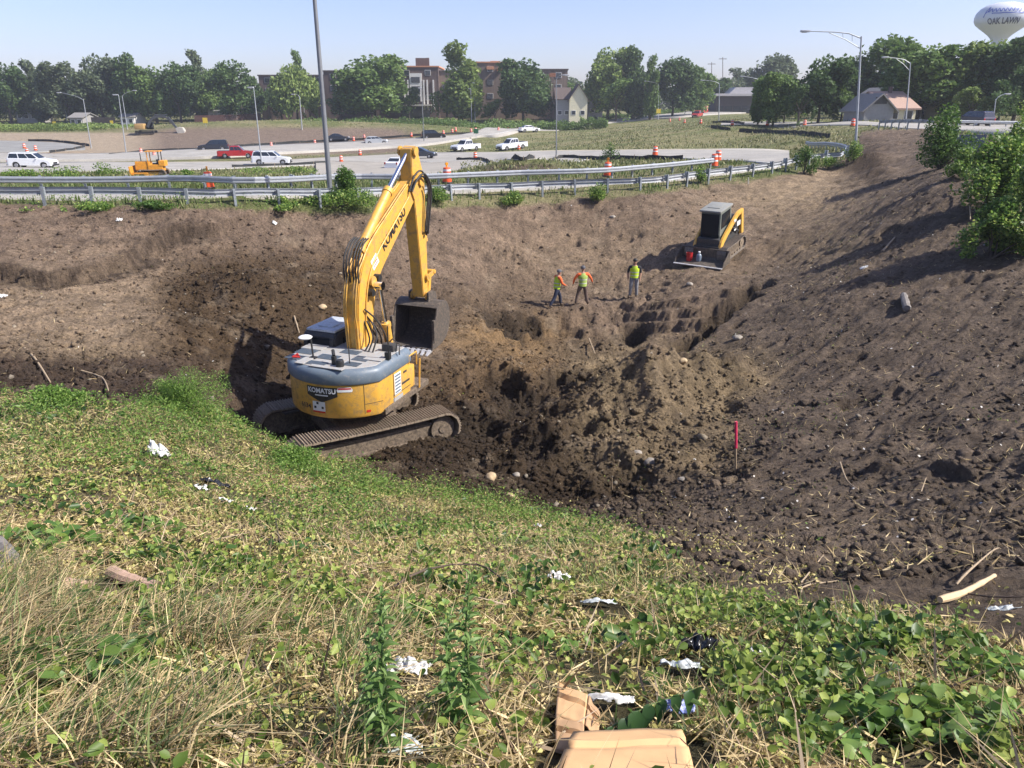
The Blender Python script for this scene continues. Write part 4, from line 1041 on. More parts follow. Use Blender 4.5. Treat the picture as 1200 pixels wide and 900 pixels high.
def person(loc, rz, label, J, shirt, pants, vest, hairm, cap, long_sleeve=True, hgt=1.75):
    """J: joint positions in metres (x right, y forward) for a figure of 1.75 m"""
    root = empty('person', loc, rz, label, 'person')
    names = ['pelvis', 'belly', 'chest', 'neck', 'head0', 'head1', 'shL', 'elL', 'wrL', 'shR', 'elR', 'wrR', 'hipL', 'knL', 'anL', 'toeL', 'hipR', 'knR', 'anR', 'toeR']
    D = dict(pelvis=(0, 0, .95), belly=(0, .0, 1.10), chest=(0, 0, 1.32), neck=(0, .01, 1.50), head0=(0, .03, 1.60), head1=(0, .02, 1.68))
    D.update(J)
    rd = dict(pelvis=(.155, .115), belly=(.145, .11), chest=(.165, .12), neck=.055, head0=(.075, .09), head1=(.078, .092), shL=.082, elL=.056, wrL=.034, shR=.082, elR=.056, wrR=.034,
              hipL=.115, knL=.085, anL=.066, toeL=.045, hipR=.115, knR=.085, anR=.066, toeR=.04)
    V = [D[n] for n in names]; ix = {n: i for i, n in enumerate(names)}
    E = [('pelvis', 'belly'), ('belly', 'chest'), ('chest', 'neck'), ('neck', 'head0'), ('head0', 'head1'), ('chest', 'shL'), ('shL', 'elL'), ('elL', 'wrL'), ('chest', 'shR'), ('shR', 'elR'), ('elR', 'wrR'),
         ('pelvis', 'hipL'), ('hipL', 'knL'), ('knL', 'anL'), ('anL', 'toeL'), ('pelvis', 'hipR'), ('hipR', 'knR'), ('knR', 'anR'), ('anR', 'toeR')]
    # hands: palm and five fingers each
    R = [rd[n] for n in names]; EE = [(ix[a], ix[b]) for a, b in E]
    for s, wr, el in ((-1, 'wrL', 'elL'), (1, 'wrR', 'elR')):
        w_ = Vector(D[wr]); dv = (w_ - Vector(D[el])).normalized(); up = Vector((0, 1, 0)); sdv = dv.cross(up).normalized(); fw = sdv.cross(dv).normalized()
        pal = w_ + dv * .07; V.append(tuple(pal)); R.append((.03, .018)); ip = len(V) - 1; EE.append((ix[wr], ip))
        for k, (o_, ln) in enumerate(((-.028, .07), (-.009, .08), (.01, .077), (.028, .062))):
            a = pal + fw * o_ + dv * .04; b = a + dv * ln * .6 + sdv * s * -.012
            V.append(tuple(a)); R.append(.009); V.append(tuple(b)); R.append(.008); EE += [(ip, len(V) - 2), (len(V) - 2, len(V) - 1)]
        a = pal + fw * .04 - dv * .015; b = a + fw * .02 + dv * .035
        V.append(tuple(a)); R.append(.011); V.append(tuple(b)); R.append(.009); EE += [(ip, len(V) - 2), (len(V) - 2, len(V) - 1)]
    me = skin_mesh(V, EE, R)
    k = hgt / 1.75
    for m in (M_skin, shirt, pants, M_boot): me.materials.append(m)
    segs = []
    for a, b in E:
        if a in ('pelvis', 'belly') and b in ('belly', 'chest') or a == 'chest' and b.startswith('sh'): mi = 1
        elif a.startswith('sh'): mi = 1
        elif a.startswith('el'): mi = 1 if long_sleeve else 0
        elif b == 'neck' or a == 'neck' or a == 'head0': mi = 0
        elif a.startswith('an'): mi = 3
        else: mi = 2
        segs.append((Vector(D[a]), Vector(D[b]), mi))
    mis = []
    for p in me.polygons:
        c = p.center; best = 9; bm_ = 0
        for a, b, mi in segs:
            ab = b - a; t = max(0, min(1, (c - a).dot(ab) / ab.length_squared)); dd = (c - a - ab * t).length
            if dd < best: best = dd; bm_ = mi
        for wr in ('wrL', 'wrR'):
            dv = (Vector(D[wr]) - Vector(D['el' + wr[2]])).normalized(); q = c - Vector(D[wr]); tt = q.dot(dv)
            if 0 < tt < .25 and (q - dv * tt).length < .05: bm_ = 0
        if bm_ == 1 and c.z < .97: bm_ = 2
        if bm_ == 2 and c.z < .14: bm_ = 3
        if c.z > 1.5 and bm_ == 1 and abs(c.x - D['neck'][0]) < .09: bm_ = 0
        mis.append(bm_)
    me.polygons.foreach_set('material_index', mis); me.update()
    body = bpy.data.objects.new('body', me); COL.objects.link(body); body.parent = root; body.scale = (k, k, k)
    # vest
    bx = Vector(D['belly']); cx_ = Vector(D['chest']); px_ = Vector(D['pelvis']); nk = Vector(D['neck'])
    def torso(scale, z0, z1, nm, m, open_front=False):
        rings = []; N = 20
        for t in np.linspace(z0, z1, 9):
            # centre line pelvis-belly-chest-neck
            pts = [px_, bx, cx_, nk]; tt = t * 3; i = min(int(tt), 2); c = pts[i].lerp(pts[i + 1], tt - i)
            wds = [(.185, .145), (.182, .142), (.225, .15), (.12, .10)]; a = wds[i]; b = wds[i + 1]; f_ = tt - i
            rings.append([(c.x + (a[0] + (b[0] - a[0]) * f_) * scale * math.cos(2 * PI * j / N), c.y + (a[1] + (b[1] - a[1]) * f_) * scale * math.sin(2 * PI * j / N), c.z) for j in range(N)])
        V = [v for r in rings for v in r]; F = [(j * N + i, j * N + (i + 1) % N, (j + 1) * N + (i + 1) % N, (j + 1) * N + i) for j in range(len(rings) - 1) for i in range(N)]
        mb = MB(); mb.add(V, F); o = mb.build(nm, m, root, smooth=True, fix=False); o.scale = (k, k, k); return o
    v = torso(1.0, -.05, .93, 'safety_vest', vest)
    for z0, z1 in ((.16, .22), (.42, .48)): t = torso(1.03, z0, z1, 'reflective_band', M_refl); t.parent = v; t.scale = (1, 1, 1)
    # straps over the shoulders are part of the vest; face, hair and cap
    h1 = Vector(D['head1']); h0 = Vector(D['head0'])
    mb = MB(); mb.cyl(h0 + Vector((0, .085, .015)), h0 + Vector((0, .118, -.005)), .016, .009, 6)
    for s in (-1, 1): mb.lathe([(.004, -.03), (.016, -.015), (.018, .015), (.006, .03)], 8, c=(h0.x + s * .088, h0.y, h0.z + .02), sx=.6)
    fo = mb.build('face', M_skin, root, smooth=True); fo.scale = (k, k, k)
    mb = MB()
    for s in (-1, 1): mb.lathe([(.003, -.008), (.011, 0), (.003, .008)], 8, c=(h0.x + s * .032, h0.y + .088, h0.z + .05))
    mb.box((h0.x, h0.y + .09, h0.z - .03), (.045, .008, .008)); e = mb.build('eyes', M_hair, fo)
    mb = MB(); hm = [(.100, -.01), (.103, .03), (.092, .075), (.06, .105), (.02, .117)]
    mb.lathe(hm, 18, c=(h1.x, h1.y - .012, h1.z - .01), sy=1.08)
    if cap: mb.prism([(h1.y + .07, h1.z + .02), (h1.y + .19, h1.z + .0), (h1.y + .19, h1.z + .012), (h1.y + .07, h1.z + .04)], -.07, .07)
    ho = mb.build('cap' if cap else 'hair', hairm, root, smooth=True); ho.scale = (k, k, k)
    return root
def gp(px, py): p = G(px, py, 25); return p
p = gp(652, 359.5)
person((p.x, p.y, p.z), rad(-62), 'worker in dark blue trousers striding right, leftmost of the three workers',
       dict(pelvis=(0, 0, .88), belly=(0, .02, 1.04), chest=(0, .06, 1.27), neck=(0, .08, 1.45), head0=(0, .12, 1.55), head1=(0, .12, 1.63), shL=(-.20, .05, 1.40), elL=(-.27, .14, 1.14), wrL=(-.22, .36, 1.04), shR=(.20, .05, 1.40), elR=(.28, .10, 1.14), wrR=(.22, .32, 1.02),
            hipL=(-.09, 0, .86), knL=(-.10, .24, .50), anL=(-.11, .30, .08), toeL=(-.12, .45, .04), hipR=(.09, -.02, .86), knR=(.10, -.16, .48), anR=(.11, -.42, .10), toeR=(.11, -.28, .04)),
       M_osh, M_navy, M_vest, M_cap, True, True, 1.72)
p = gp(682, 357.5)
person((p.x, p.y, p.z), rad(8), 'worker in brown trousers seen from behind, arms held out, between the other two workers',
       dict(pelvis=(0, 0, .90), shL=(-.21, 0, 1.42), elL=(-.38, .02, 1.18), wrL=(-.40, .12, .97), shR=(.21, 0, 1.42), elR=(.38, .02, 1.2), wrR=(.47, .14, 1.02),
            hipL=(-.10, 0, .88), knL=(-.20, .05, .48), anL=(-.29, .0, .08), toeL=(-.31, .13, .04), hipR=(.10, 0, .88), knR=(.18, .06, .48), anR=(.27, .02, .08), toeR=(.30, .15, .04)),
       M_osh, M_khaki, M_vest2, M_cap, True, True, 1.78)
p = gp(742, 349)
person((p.x, p.y, p.z), rad(172), 'dark haired worker in grey trousers facing the pit, nearest to the track loader',
       dict(shL=(-.21, 0, 1.42), elL=(-.27, -.02, 1.14), wrL=(-.25, .10, .90), shR=(.21, 0, 1.42), elR=(.29, -.01, 1.14), wrR=(.28, .06, .88),
            hipL=(-.10, 0, .90), knL=(-.12, .02, .50), anL=(-.14, -.02, .08), toeL=(-.16, .12, .04), hipR=(.10, 0, .90), knR=(.13, .04, .50), anR=(.16, .0, .08), toeR=(.19, .13, .04)),
       M_bsh, M_gtr, M_vest, M_hair, False, False, 1.80)
# ------------------------------------------------------------------ foliage tools
def leaf_quads(P, size, aspect=.6, droop=0.0, up=0.35, seed=1, szvar=.35, fold=False):
    """P (n,3) centres -> quads with random directions (two triangles joined along a quad)"""
    r = np.random.default_rng(seed); n = len(P)
    a = r.uniform(0, 2 * np.pi, n); el = r.normal(-droop, .55, n)
    d = np.stack([np.cos(a) * np.cos(el), np.sin(a) * np.cos(el), np.sin(el)], 1)
    q = r.normal(size=(n, 3)); q[:, 2] += 0; nrm = r.normal(size=(n, 3)) * (1 - up); nrm[:, 2] += up * 2
    s = np.cross(d, nrm); s /= np.linalg.norm(s, axis=1, keepdims=True) + 1e-9
    L = (size * r.uniform(1 - szvar, 1 + szvar, n))[:, None]; Wd = L * aspect
    a0 = P - d * L * .5; c0 = P + d * L * .5
    b0 = P - d * L * .08 + s * Wd * .5; d0 = P - d * L * .08 - s * Wd * .5
    V = np.stack([a0, b0, c0, d0], 1).reshape(-1, 3)
    F = np.arange(4 * n).reshape(n, 4)
    return V, F
def blades(P, h, w, lean=.5, seed=1, hv=.4, dirbias=None):
    """curved grass blades: a quad and a quad tip -> (3 levels) as 2 quads"""
    r = np.random.default_rng(seed); n = len(P)
    a = r.uniform(0, 2 * np.pi, n)
    if dirbias is not None: a = dirbias + r.normal(0, .9, n)
    H = h * r.uniform(1 - hv, 1 + hv, n); ln = np.abs(r.normal(lean, .3, n))
    dx, dy = np.cos(a), np.sin(a); sa = a + np.pi / 2 + r.normal(0, .5, n); sx, sy = np.cos(sa), np.sin(sa)
    def lev(t, wf):
        out = ln * t * t * H; z = H * t * np.sqrt(np.maximum(.05, 1 - (ln * t * .75) ** 2).clip(.05, 1))
        c = P + np.stack([dx * out, dy * out, z], 1); s = np.stack([sx, sy, 0 * sx], 1) * (w * wf * .5)
        return c - s, c + s
    a0, a1 = lev(0, 1); b0, b1 = lev(.5, .85); c0, c1 = lev(1.0, .12)
    V = np.stack([a0, a1, b1, b0, c1, c0], 1).reshape(-1, 3)
    i = np.arange(n)[:, None] * 6
    F = np.concatenate([i + np.array([[0, 1, 2, 3]]), i + np.array([[3, 2, 4, 5]])], 0)
    return V, F
# colours of leaves
LD = leafmat('leaves_dark_green', [(0, (.05, .09, .03)), (.5, (.085, .145, .042)), (1, (.13, .20, .06))], patch=(.065, .11, .045))
LM = leafmat('leaves_mid_green', [(0, (.08, .14, .038)), (.5, (.14, .22, .055)), (1, (.21, .295, .08))], patch=(.11, .17, .05))
LL = leafmat('leaves_light_green', [(0, (.13, .19, .05)), (.5, (.21, .29, .075)), (1, (.31, .38, .11))], patch=(.16, .22, .06))
LG = leafmat('leaves_grey_green', [(0, (.085, .115, .068)), (.5, (.13, .17, .09)), (1, (.18, .22, .11))], patch=(.10, .13, .07))
M_bark = paint('bark', (.075, .058, .045), .9, var=.3, scale=3, bmp=.6, bscale=12)
def crown_points(lobes, n, seed):
    r = np.random.default_rng(seed); out = []
    vol = np.array([l[3] * l[4] * l[5] for l in lobes]) ** .75; vol /= vol.sum()
    for (x, y, z, rx, ry, rz), f in zip(lobes, vol):
        m = int(n * f) + 1
        d = r.normal(size=(m, 3)); d /= np.linalg.norm(d, axis=1, keepdims=True)
        rr = r.uniform(0, 1, m) ** .28
        nz = fbm(d[:, 0] * 2.3 + x, d[:, 1] * 2.3 + d[:, 2] * 1.9 + z, int(seed) % 97, 3)
        rr = rr * (1 + .42 * nz)
        p = d * rr[:, None] * np.array([rx, ry, rz]) + np.array([x, y, z])
        # leave gaps
        g = fbm(p[:, 0] * .8 + p[:, 2] * .5 + 3, p[:, 1] * .8 + p[:, 2] * .7, (int(seed) + 5) % 97, 3)
        out.append(p[g > -.30])
    return np.concatenate(out)
def tree_template(seed, shape='round', n=9500, leaf=.05):
    """unit tree: height 1, width about .8"""
    r = random.Random(seed); lobes = []
    if shape == 'round':
        lobes.append((0, 0, .54, .30, .30, .36))
        for k in range(16):
            a = r.uniform(0, 6.28); e = r.uniform(-1.2, 1.1); q = r.uniform(.12, .2); lobes.append((math.cos(a) * .31 * math.cos(e * .7), math.sin(a) * .31 * math.cos(e * .7), .52 + .32 * math.sin(e), q, q, q * .85))
    elif shape == 'tall':
        for k in range(15):
            z = .14 + k * .055; q = (.15 + .09 * math.sin(PI * min(1, (k + 1) / 12))) * r.uniform(.75, 1.1); a = r.uniform(0, 6.28); lobes.append((math.cos(a) * .09, math.sin(a) * .09, z, q, q, q * .8))
    elif shape == 'low':
        for k in range(12):
            a = r.uniform(0, 6.28); d = r.uniform(0, .33); q = r.uniform(.15, .24); lobes.append((math.cos(a) * d, math.sin(a) * d, r.uniform(.22, .72) - d * .35, q, q, q * .9))
    else:  # willow
        lobes.append((0, 0, .66, .3, .3, .27))
        for k in range(14):
            a = k * 6.28 / 14; lobes.append((math.cos(a) * .33, math.sin(a) * .33, r.uniform(.36, .52), .12, .12, r.uniform(.2, .28)))
    P = crown_points(lobes, n, seed)
    V, F = leaf_quads(P, leaf, .7, droop=.9 if shape == 'willow' else .1, seed=seed)
    crown = np_mesh('crown', V, F, LM, 4, link=False)
    mb = MB(); h0 = .45 if shape != 'low' else .3
    mb.tube([(0, 0, -.03), (.006, .004, .12), (-.004, .006, .28), (.004, 0, h0)], [.026, .02, .017, .013], 8)
    for k in range(6):
        a = k * 1.05 + r.uniform(-.3, .3); z0 = r.uniform(.2, .42); L = r.uniform(.18, .28)
        mb.tube([(0, 0, z0), (math.cos(a) * L * .5, math.sin(a) * L * .5, z0 + .12), (math.cos(a) * L, math.sin(a) * L, z0 + .27)], [.011, .007, .003], 5)
    trunk = mb.mesh('trunk', M_bark, smooth=True)
    return crown, trunk
TT = {'round': [tree_template(s, 'round') for s in (3, 8, 21)], 'tall': [tree_template(s, 'tall') for s in (5, 14)], 'low': [tree_template(33, 'low')], 'willow': [tree_template(41, 'willow', 8000)]}
_ti = [0]
def tree(px, top, basey, wpx, Y, shape, leafm, label, name='tree', group=None, lean=0):
    _ti[0] += 1
    p = at(px, basey, Y); x, y = float(p[0]), float(p[1]); z = Tz(x, y)
    zt = float(at(px, top, Y)[2]); H = max(2.0, zt - z); ax = y * CP - z * SP
    wd = wpx * ax / FPX * 1.16; H *= 1.10
    cr, tr = TT[shape][_ti[0] % len(TT[shape])]
    root = empty(name, (x, y, z), random.uniform(0, 6.28), label, name.replace('_', ' '), group)
    c = bpy.data.objects.new('crown', cr); COL.objects.link(c); c.parent = root; c.scale = (wd / .86, wd / .86, H)
    c.material_slots[0].link = 'OBJECT'; c.material_slots[0].material = leafm
    t = bpy.data.objects.new('trunk', tr); COL.objects.link(t); t.parent = root; t.scale = (H * .95, H * .95, H)
    return root
G_FAR = 'trees of the distant tree line on the left'
G_MID = 'trees around the brick apartment building'
G_RT = 'trees on the right behind the overpass road'
for (px, top, b, w_, Y, sh, lm, lab) in [
 (-22,80,146,52,262,'round',LG,'grey green tree cut by the left edge of the picture at the far tree line'),
 (14,77,146,46,258,'round',LD,'dark round tree above the white car at the far left'),
 (48,79,146,40,262,'tall',LG,'narrow grey green tree beside the leftmost street lamp'),
 (84,71,147,56,256,'round',LG,'broad greyish tree behind the mast arm lamp on the left'),
 (122,67,147,50,260,'round',LG,'tallest pale grey tree of the left tree line'),
 (155,70,147,44,257,'tall',LD,'dark tree right above the distant excavator'),
 (185,76,147,44,255,'round',LM,'mid green tree behind the boom of the distant excavator'),
 (213,75,147,46,253,'round',LD,'dark tree left of the small white gabled house'),
 (238,68,147,40,275,'tall',LG,'tall thin topped tree poking up behind the far left tree line'),
 (252,80,136,38,268,'round',LM,'mid green tree directly above the white gabled house'),
 (285,74,146,52,250,'round',LD,'big dark rounded tree between the gabled house and the brick building'),
 (318,84,140,34,262,'low',LD,'low dark tree against the left end of the brick building')]:
    tree(px, top, b, w_, Y, sh, lm, lab, 'tree', G_FAR)
for (px, top, b, w_, Y, sh, lm, lab) in [
 (349,78,139,50,246,'willow',LL,'light green drooping tree in front of the left wing of the brick building'),
 (363,108,137,24,244,'low',LL,'small bushy tree at the right foot of the drooping light green tree'),
 (352,68,130,26,292,'tall',LM,'tree top showing above the flat roof near the thick lamp post'),
 (440,63,140,80,247,'round',LM,'large wide green tree in the middle of the brick facade'),
 (541,61,139,66,246,'tall',LL,'tall light green tree right of the pale building entrance'),
 (524,88,139,30,249,'low',LM,'smaller tree tucked under the left side of the tall light green tree'),
 (613,67,138,62,247,'round',LD,'dark loose crowned tree near the right end of the brick building'),
 (578,72,120,34,300,'low',LM,'tree top rising behind the tan brick wing'),
 (652,84,128,60,320,'low',LG,'pale hazy trees behind the cream gabled house'),
 (712,54,134,56,262,'round',LL,'tall pale green tree just right of the cream gabled house'),
 (722,85,134,58,252,'low',LM,'wide dark green tree in front of the tall pale one by the cream house'),
 (742,62,133,40,256,'tall',LD,'dark upright tree behind the pair of street lamps'),
 (762,74,133,26,250,'tall',LM,'slender tree standing right beside the pair of street lamps'),
 (788,70,133,52,258,'round',LD,'round dark tree left of the low commercial building'),
 (812,80,133,38,262,'round',LM,'mid green tree directly above the two red trucks')]:
    tree(px, top, b, w_, Y, sh, lm, lab, 'tree', G_MID)
for (px, top, b, w_, Y, sh, lm, lab) in [
 (862,72,120,46,340,'low',LG,'hazy tree behind the low commercial building'),
 (900,66,120,50,320,'round',LG,'hazy tree rising behind the lamp with the long left arm'),
 (906,86,144,46,128,'round',LM,'bushy green tree at the roadside right of the commercial building'),
 (888,96,144,26,132,'tall',LM,'narrow green tree touching the commercial building on its right'),
 (958,68,145,60,126,'round',LD,'big dark tree between the roadside tree and the tan roofed house'),
 (935,92,146,34,122,'low',LD,'low dark tree at the foot of the big dark roadside tree'),
 (1002,76,128,56,150,'round',LD,'very dark tree behind the tall truss arm lamp'),
 (1028,46,122,74,150,'round',LM,'tall tree rising behind the grey gabled house'),
 (1076,52,139,82,124,'round',LM,'spreading tree with a dark forked trunk beside the tan roofed house'),
 (1122,60,146,70,121,'tall',LL,'bright yellow green tree behind the dark suv'),
 (1150,52,148,60,128,'round',LL,'light green tree right below the water tower'),
 (1185,42,150,74,118,'round',LD,'dark green tree at the right edge under the water tower'),
 (1215,60,152,60,110,'round',LD,'dark tree cut by the right edge of the picture'),
 (1168,86,150,46,108,'low',LD,'shadowy low tree behind the short curved lamp')]:
    tree(px, top, b, w_, Y, sh, lm, lab, 'tree', G_RT)
for (px, top, b, w_, Y, sh, lm, lab) in [
 (672,90,130,44,300,'low',LM,'green tree behind the roof of the cream gabled house'),(640,86,130,30,290,'round',LD,'dark tree at the right corner of the brick building'),
 (697,100,132,16,262,'tall',LD,'small dark tree between the cream house and the tall pale tree'),(480,96,138,26,248,'low',LD,'low dark tree left of the pale building entrance'),
 (400,100,138,44,247,'low',LD,'low dark tree right of the thick lamp post before the brick facade'),(580,112,138,40,246,'low',LM,'low bushy tree before the tan brick wing'),
 (836,92,130,34,300,'round',LD,'tree behind the left end of the commercial building'),(330,100,139,30,248,'low',LD,'dark low tree in front of the left corner of the brick building')]:
    tree(px, top, b, w_, Y, sh, lm, lab, 'tree', G_MID)
for (px, top, b, w_, Y, sh, lm, lab) in [
 (985,96,142,34,125,'low',LM,'bushy tree just left of the tallest lamp'),(1052,80,134,40,150,'round',LM,'leafy tree directly behind the tan roof'),
 (1098,90,140,34,132,'low',LL,'light green tree over the narrow cream gable'),(918,98,145,40,135,'low',LM,'bushy tree closing the gap right of the roadside tree'),
 (1135,96,147,44,112,'low',LL,'pale green low tree right behind the dark suv')]:
    tree(px, top, b, w_, Y, sh, lm, lab, 'tree', G_RT)
# distant mass of woods
def mass(name, rows, n, leaf, m, label, seed=3, up=.35, asp=.7):
    """rows: (px, base py, Y, height m, depth m)"""
    r = np.random.default_rng(seed); a = np.array(rows, float)
    t = r.uniform(0, 1, n); px = a[0, 0] + t * (a[-1, 0] - a[0, 0])
    Y = np.interp(px, a[:, 0], a[:, 2]); Hh = np.interp(px, a[:, 0], a[:, 3]); D = np.interp(px, a[:, 0], a[:, 4]); by = np.interp(px, a[:, 0], a[:, 1])
    y = Y + r.uniform(-.5, .5, n) * D
    x = (px - CX) / FPX * (y * CP + 6 * SP)
    g = Tsamp(x, y)
    lump = .62 + .5 * fbm(x / (Hh * 1.3), y / (Hh * 1.3), seed, 3)
    hz = r.uniform(0, 1, n) ** .6 * Hh * lump
    P = np.stack([x, y, g + hz], 1)
    V, F = leaf_quads(P, leaf, asp, seed=seed, up=up)
    o = np_mesh(name, V, F, m, 4); tag(o, label, kind='stuff'); return o
def Tsamp(x, y): return T0(x, y)
mass('far_woods', [(-160,134,330,19,30),(0,134,330,18,30),(300,134,340,18,30),(500,133,350,13,30),(700,132,370,14,30),(860,131,360,14,30),(1000,131,330,18,30),(1400,131,330,22,30)], 60000, 1.5, LG, 'hazy band of woods behind everything on the horizon', 4)
mass('far_woods', [(930,134,175,9,20),(1080,134,170,12,20),(1400,134,170,16,20)], 12000, .7, LD, 'dark woods behind the houses on the right', 14)
mass('far_woods', [(-160,143,275,17,14),(0,143,275,17,14),(220,143,275,17,14),(330,141,275,13,12)], 34000, .8, LG, 'dark understorey beneath the left tree line', 24)
mass('undergrowth', [(240,150,232,1.6,10),(300,152,226,2.4,14),(420,151,222,3.4,16),(560,150,222,3.4,16),(640,146,240,3.0,14),(700,141,262,2.2,12),(800,136,290,2.0,10)], 26000, .55, LM, 'belt of bright green brush below the brick building', 5)
mass('undergrowth', [(630,148,224,3.6,8),(670,147,224,4.0,8),(712,146,226,3.2,8)], 6000, .5, LM, 'brush screening the foot of the cream gabled house', 15)
mass('undergrowth', [(-80,152,215,2.0,20),(60,152,212,2.0,20),(150,153,212,1.8,16),(245,152,218,1.5,12)], 16000, .5, LL, 'rough tall weeds below the left tree line', 6)

# ------------------------------------------------------------------ street lamps
M_pole = paint('grey_lamp_post', (.36, .38, .40), .5, .4, var=.1); M_poleD = paint('weathered_lamp_post', (.20, .21, .22), .5, .35, var=.12, scale=1.5)
M_head = paint('lamp_head_grey', (.42, .43, .44), .5, .2); M_lens = paint('lamp_lens', (.6, .6, .58), .2)
M_wood = paint('wooden_pole', (.14, .11, .085), .9, var=.2)
def lamp(base_p, top_p, arm=None, label='', r0=.11, r1=.06, m=None, truss=False, head=True, ymin=30, name='street_lamp', group=None):
    g = G(base_p[0], base_p[1], ymin); t = Vector(at(top_p[0], top_p[1], g.y)); m = m or M_pole
    root = empty(name, g, 0, label, name.replace('_', ' '), group); top = t - g
    mb = MB(); mb.cyl((0, 0, -.3), top, r0, r1, 12); mb.build('pole', m, root, smooth=True)
    mb = MB(); mb.cyl((0, 0, -.2), (0, 0, .22), r0 * 1.7, r0 * 1.5, 10); mb.build('base', M_conc, root)
    end = top
    if arm:
        e = Vector(at(arm[0], arm[1], g.y)) - g; end = e
        mid = top.lerp(e, .5) + Vector((0, 0, .12))
        mb = MB(); mb.tube([top - Vector((0, 0, .15)), top.lerp(e, .25) + Vector((0, 0, .12)), mid, e], [.05, .045, .04, .035], 6)
        if truss:
            mb.tube([top - Vector((0, 0, .9)), top.lerp(e, .3) - Vector((0, 0, .35)), top.lerp(e, .62) + Vector((0, 0, .02))], [.035, .03, .03], 6)
            for q in (.18, .36): mb.tube([top.lerp(e, q) + Vector((0, 0, .05)), top.lerp(e, q - .02) - Vector((0, 0, .62 - q))], .02, 5)
        mb.build('arm', m, root, smooth=True)
    if head:
        dx = 1 if (arm and arm[0] > top_p[0]) else -1
        mb = MB(); c = end + Vector((dx * .3, 0, 0))
        mb.box((c.x, c.y, c.z), (.78, .32, .16), bev=.05); h = mb.build('lamp_head', M_head, root, smooth=True)
        mb = MB(); mb.box((c.x + dx * .08, c.y, c.z - .09), (.42, .24, .05), bev=.02); mb.build('lens', M_lens, h)
    return root
GL = 'street lamps around the interchange'
lamp((388,236),(367.5,-14),None,'thick grey lamp post behind the guardrail beside the excavator boom, running out of the picture',.125,.085,M_poleD,head=False,ymin=25)
lamp((107,174),(97.5,116),(71,108.5),'mast arm lamp leaning left above the loop road on the far left',.10,.06)
lamp((79,145),(74,111),None,'bare lamp post just left of the far left mast arm lamp',.10,.07,head=False)
lamp((148,181),(139,112),(137,111),'thin lamp post with a small box halfway, standing at the highway edge on the left',.10,.05)
lamp((149.5,152),(143,112),(156,106),'lamp right behind the post with the box, its arm pointing right',.10,.06)
lamp((307,194),(297.2,103),(296.5,102.5),'slim lamp rising in front of the white suv beside the red pickup',.09,.05)
lamp((354,152),(351,113),(345,110.5),'short pale lamp in front of the brick building left of the thick post',.13,.08)
lamp((357,140),(355,106),None,'plain lamp mast immediately behind the short pale lamp',.12,.08)
lamp((497,167.5),(494,103),None,'slim lamp beside the black jeep shaped suv',.10,.05,M_poleD)
lamp((553,146),(551.5,104),None,'left one of two close lamp masts before the light green tree',.13,.08)
lamp((557,145.5),(555.5,97),None,'right and taller one of two close lamp masts before the light green tree',.12,.07)
lamp((605,131),(604.3,102),(600.5,99),'small curved lamp in front of the dark loose crowned tree',.13,.08)
lamp((652,183.5),(652,92),(660,88),'tall slim lamp in the middle of the grassy infield',.085,.05,M_poleD)
lamp((753.5,137),(753.5,100),(761,97),'left lamp of the pair beyond the highway, arm pointing right',.12,.07)
lamp((771.5,140),(771.5,98.5),(757.5,95),'right lamp of the pair beyond the highway, arm pointing left',.12,.07)
lamp((842.5,143),(843,97.5),(825,94),'lamp with a long left arm above the two red trucks',.10,.06)
lamp((889,145),(892.5,95),(872,89.5),'lamp with a left arm in front of the roadside tree',.08,.05)
lamp((1003,171),(1009.5,42.5),(948,36.5),'tallest lamp with a truss arm reaching left over the dirt ridge',.11,.065,truss=True,ymin=40)
lamp((1061.5,145),(1067,73),(1040,67),'lamp with a truss arm in front of the tan roofed house',.09,.055,truss=True,ymin=70)
lamp((1163.5,147),(1167,116),(1178,110),'short pale curved lamp behind the right hand shrubs',.08,.055,ymin=90)
lamp((646,147),(645.5,86),None,'wooden utility pole with a brown box near the tall infield lamp',.16,.12,M_wood,head=False,name='utility_pole')
up = bpy.data.objects[-1] if False else [o for o in COL.objects if o.name.startswith('utility_pole')][0]
mb = MB(); zt = (Vector(at(645.5, 88, up.location.y)) - up.location); mb.box((zt.x + .5, zt.y - .3, zt.z), (1.9, .5, 1.1), bev=.05); mb.build('box', paint('rusty_box', (.30, .12, .06), .7), up)
for a, b_, l in ((834, 73, 'left one of two thin far utility poles on the skyline'), (847, 67, 'right one of two thin far utility poles on the skyline')):
    u_ = lamp((a, 128.5), (a, b_), None, l, .17, .12, M_wood, head=False, name='utility_pole', ymin=100)
    tp = Vector(at(a, b_ + 2, u_.location.y)) - u_.location; mb = MB(); mb.box((tp.x, tp.y, tp.z), (3.2, .2, .22)); mb.build('cross_arm', M_wood, u_)

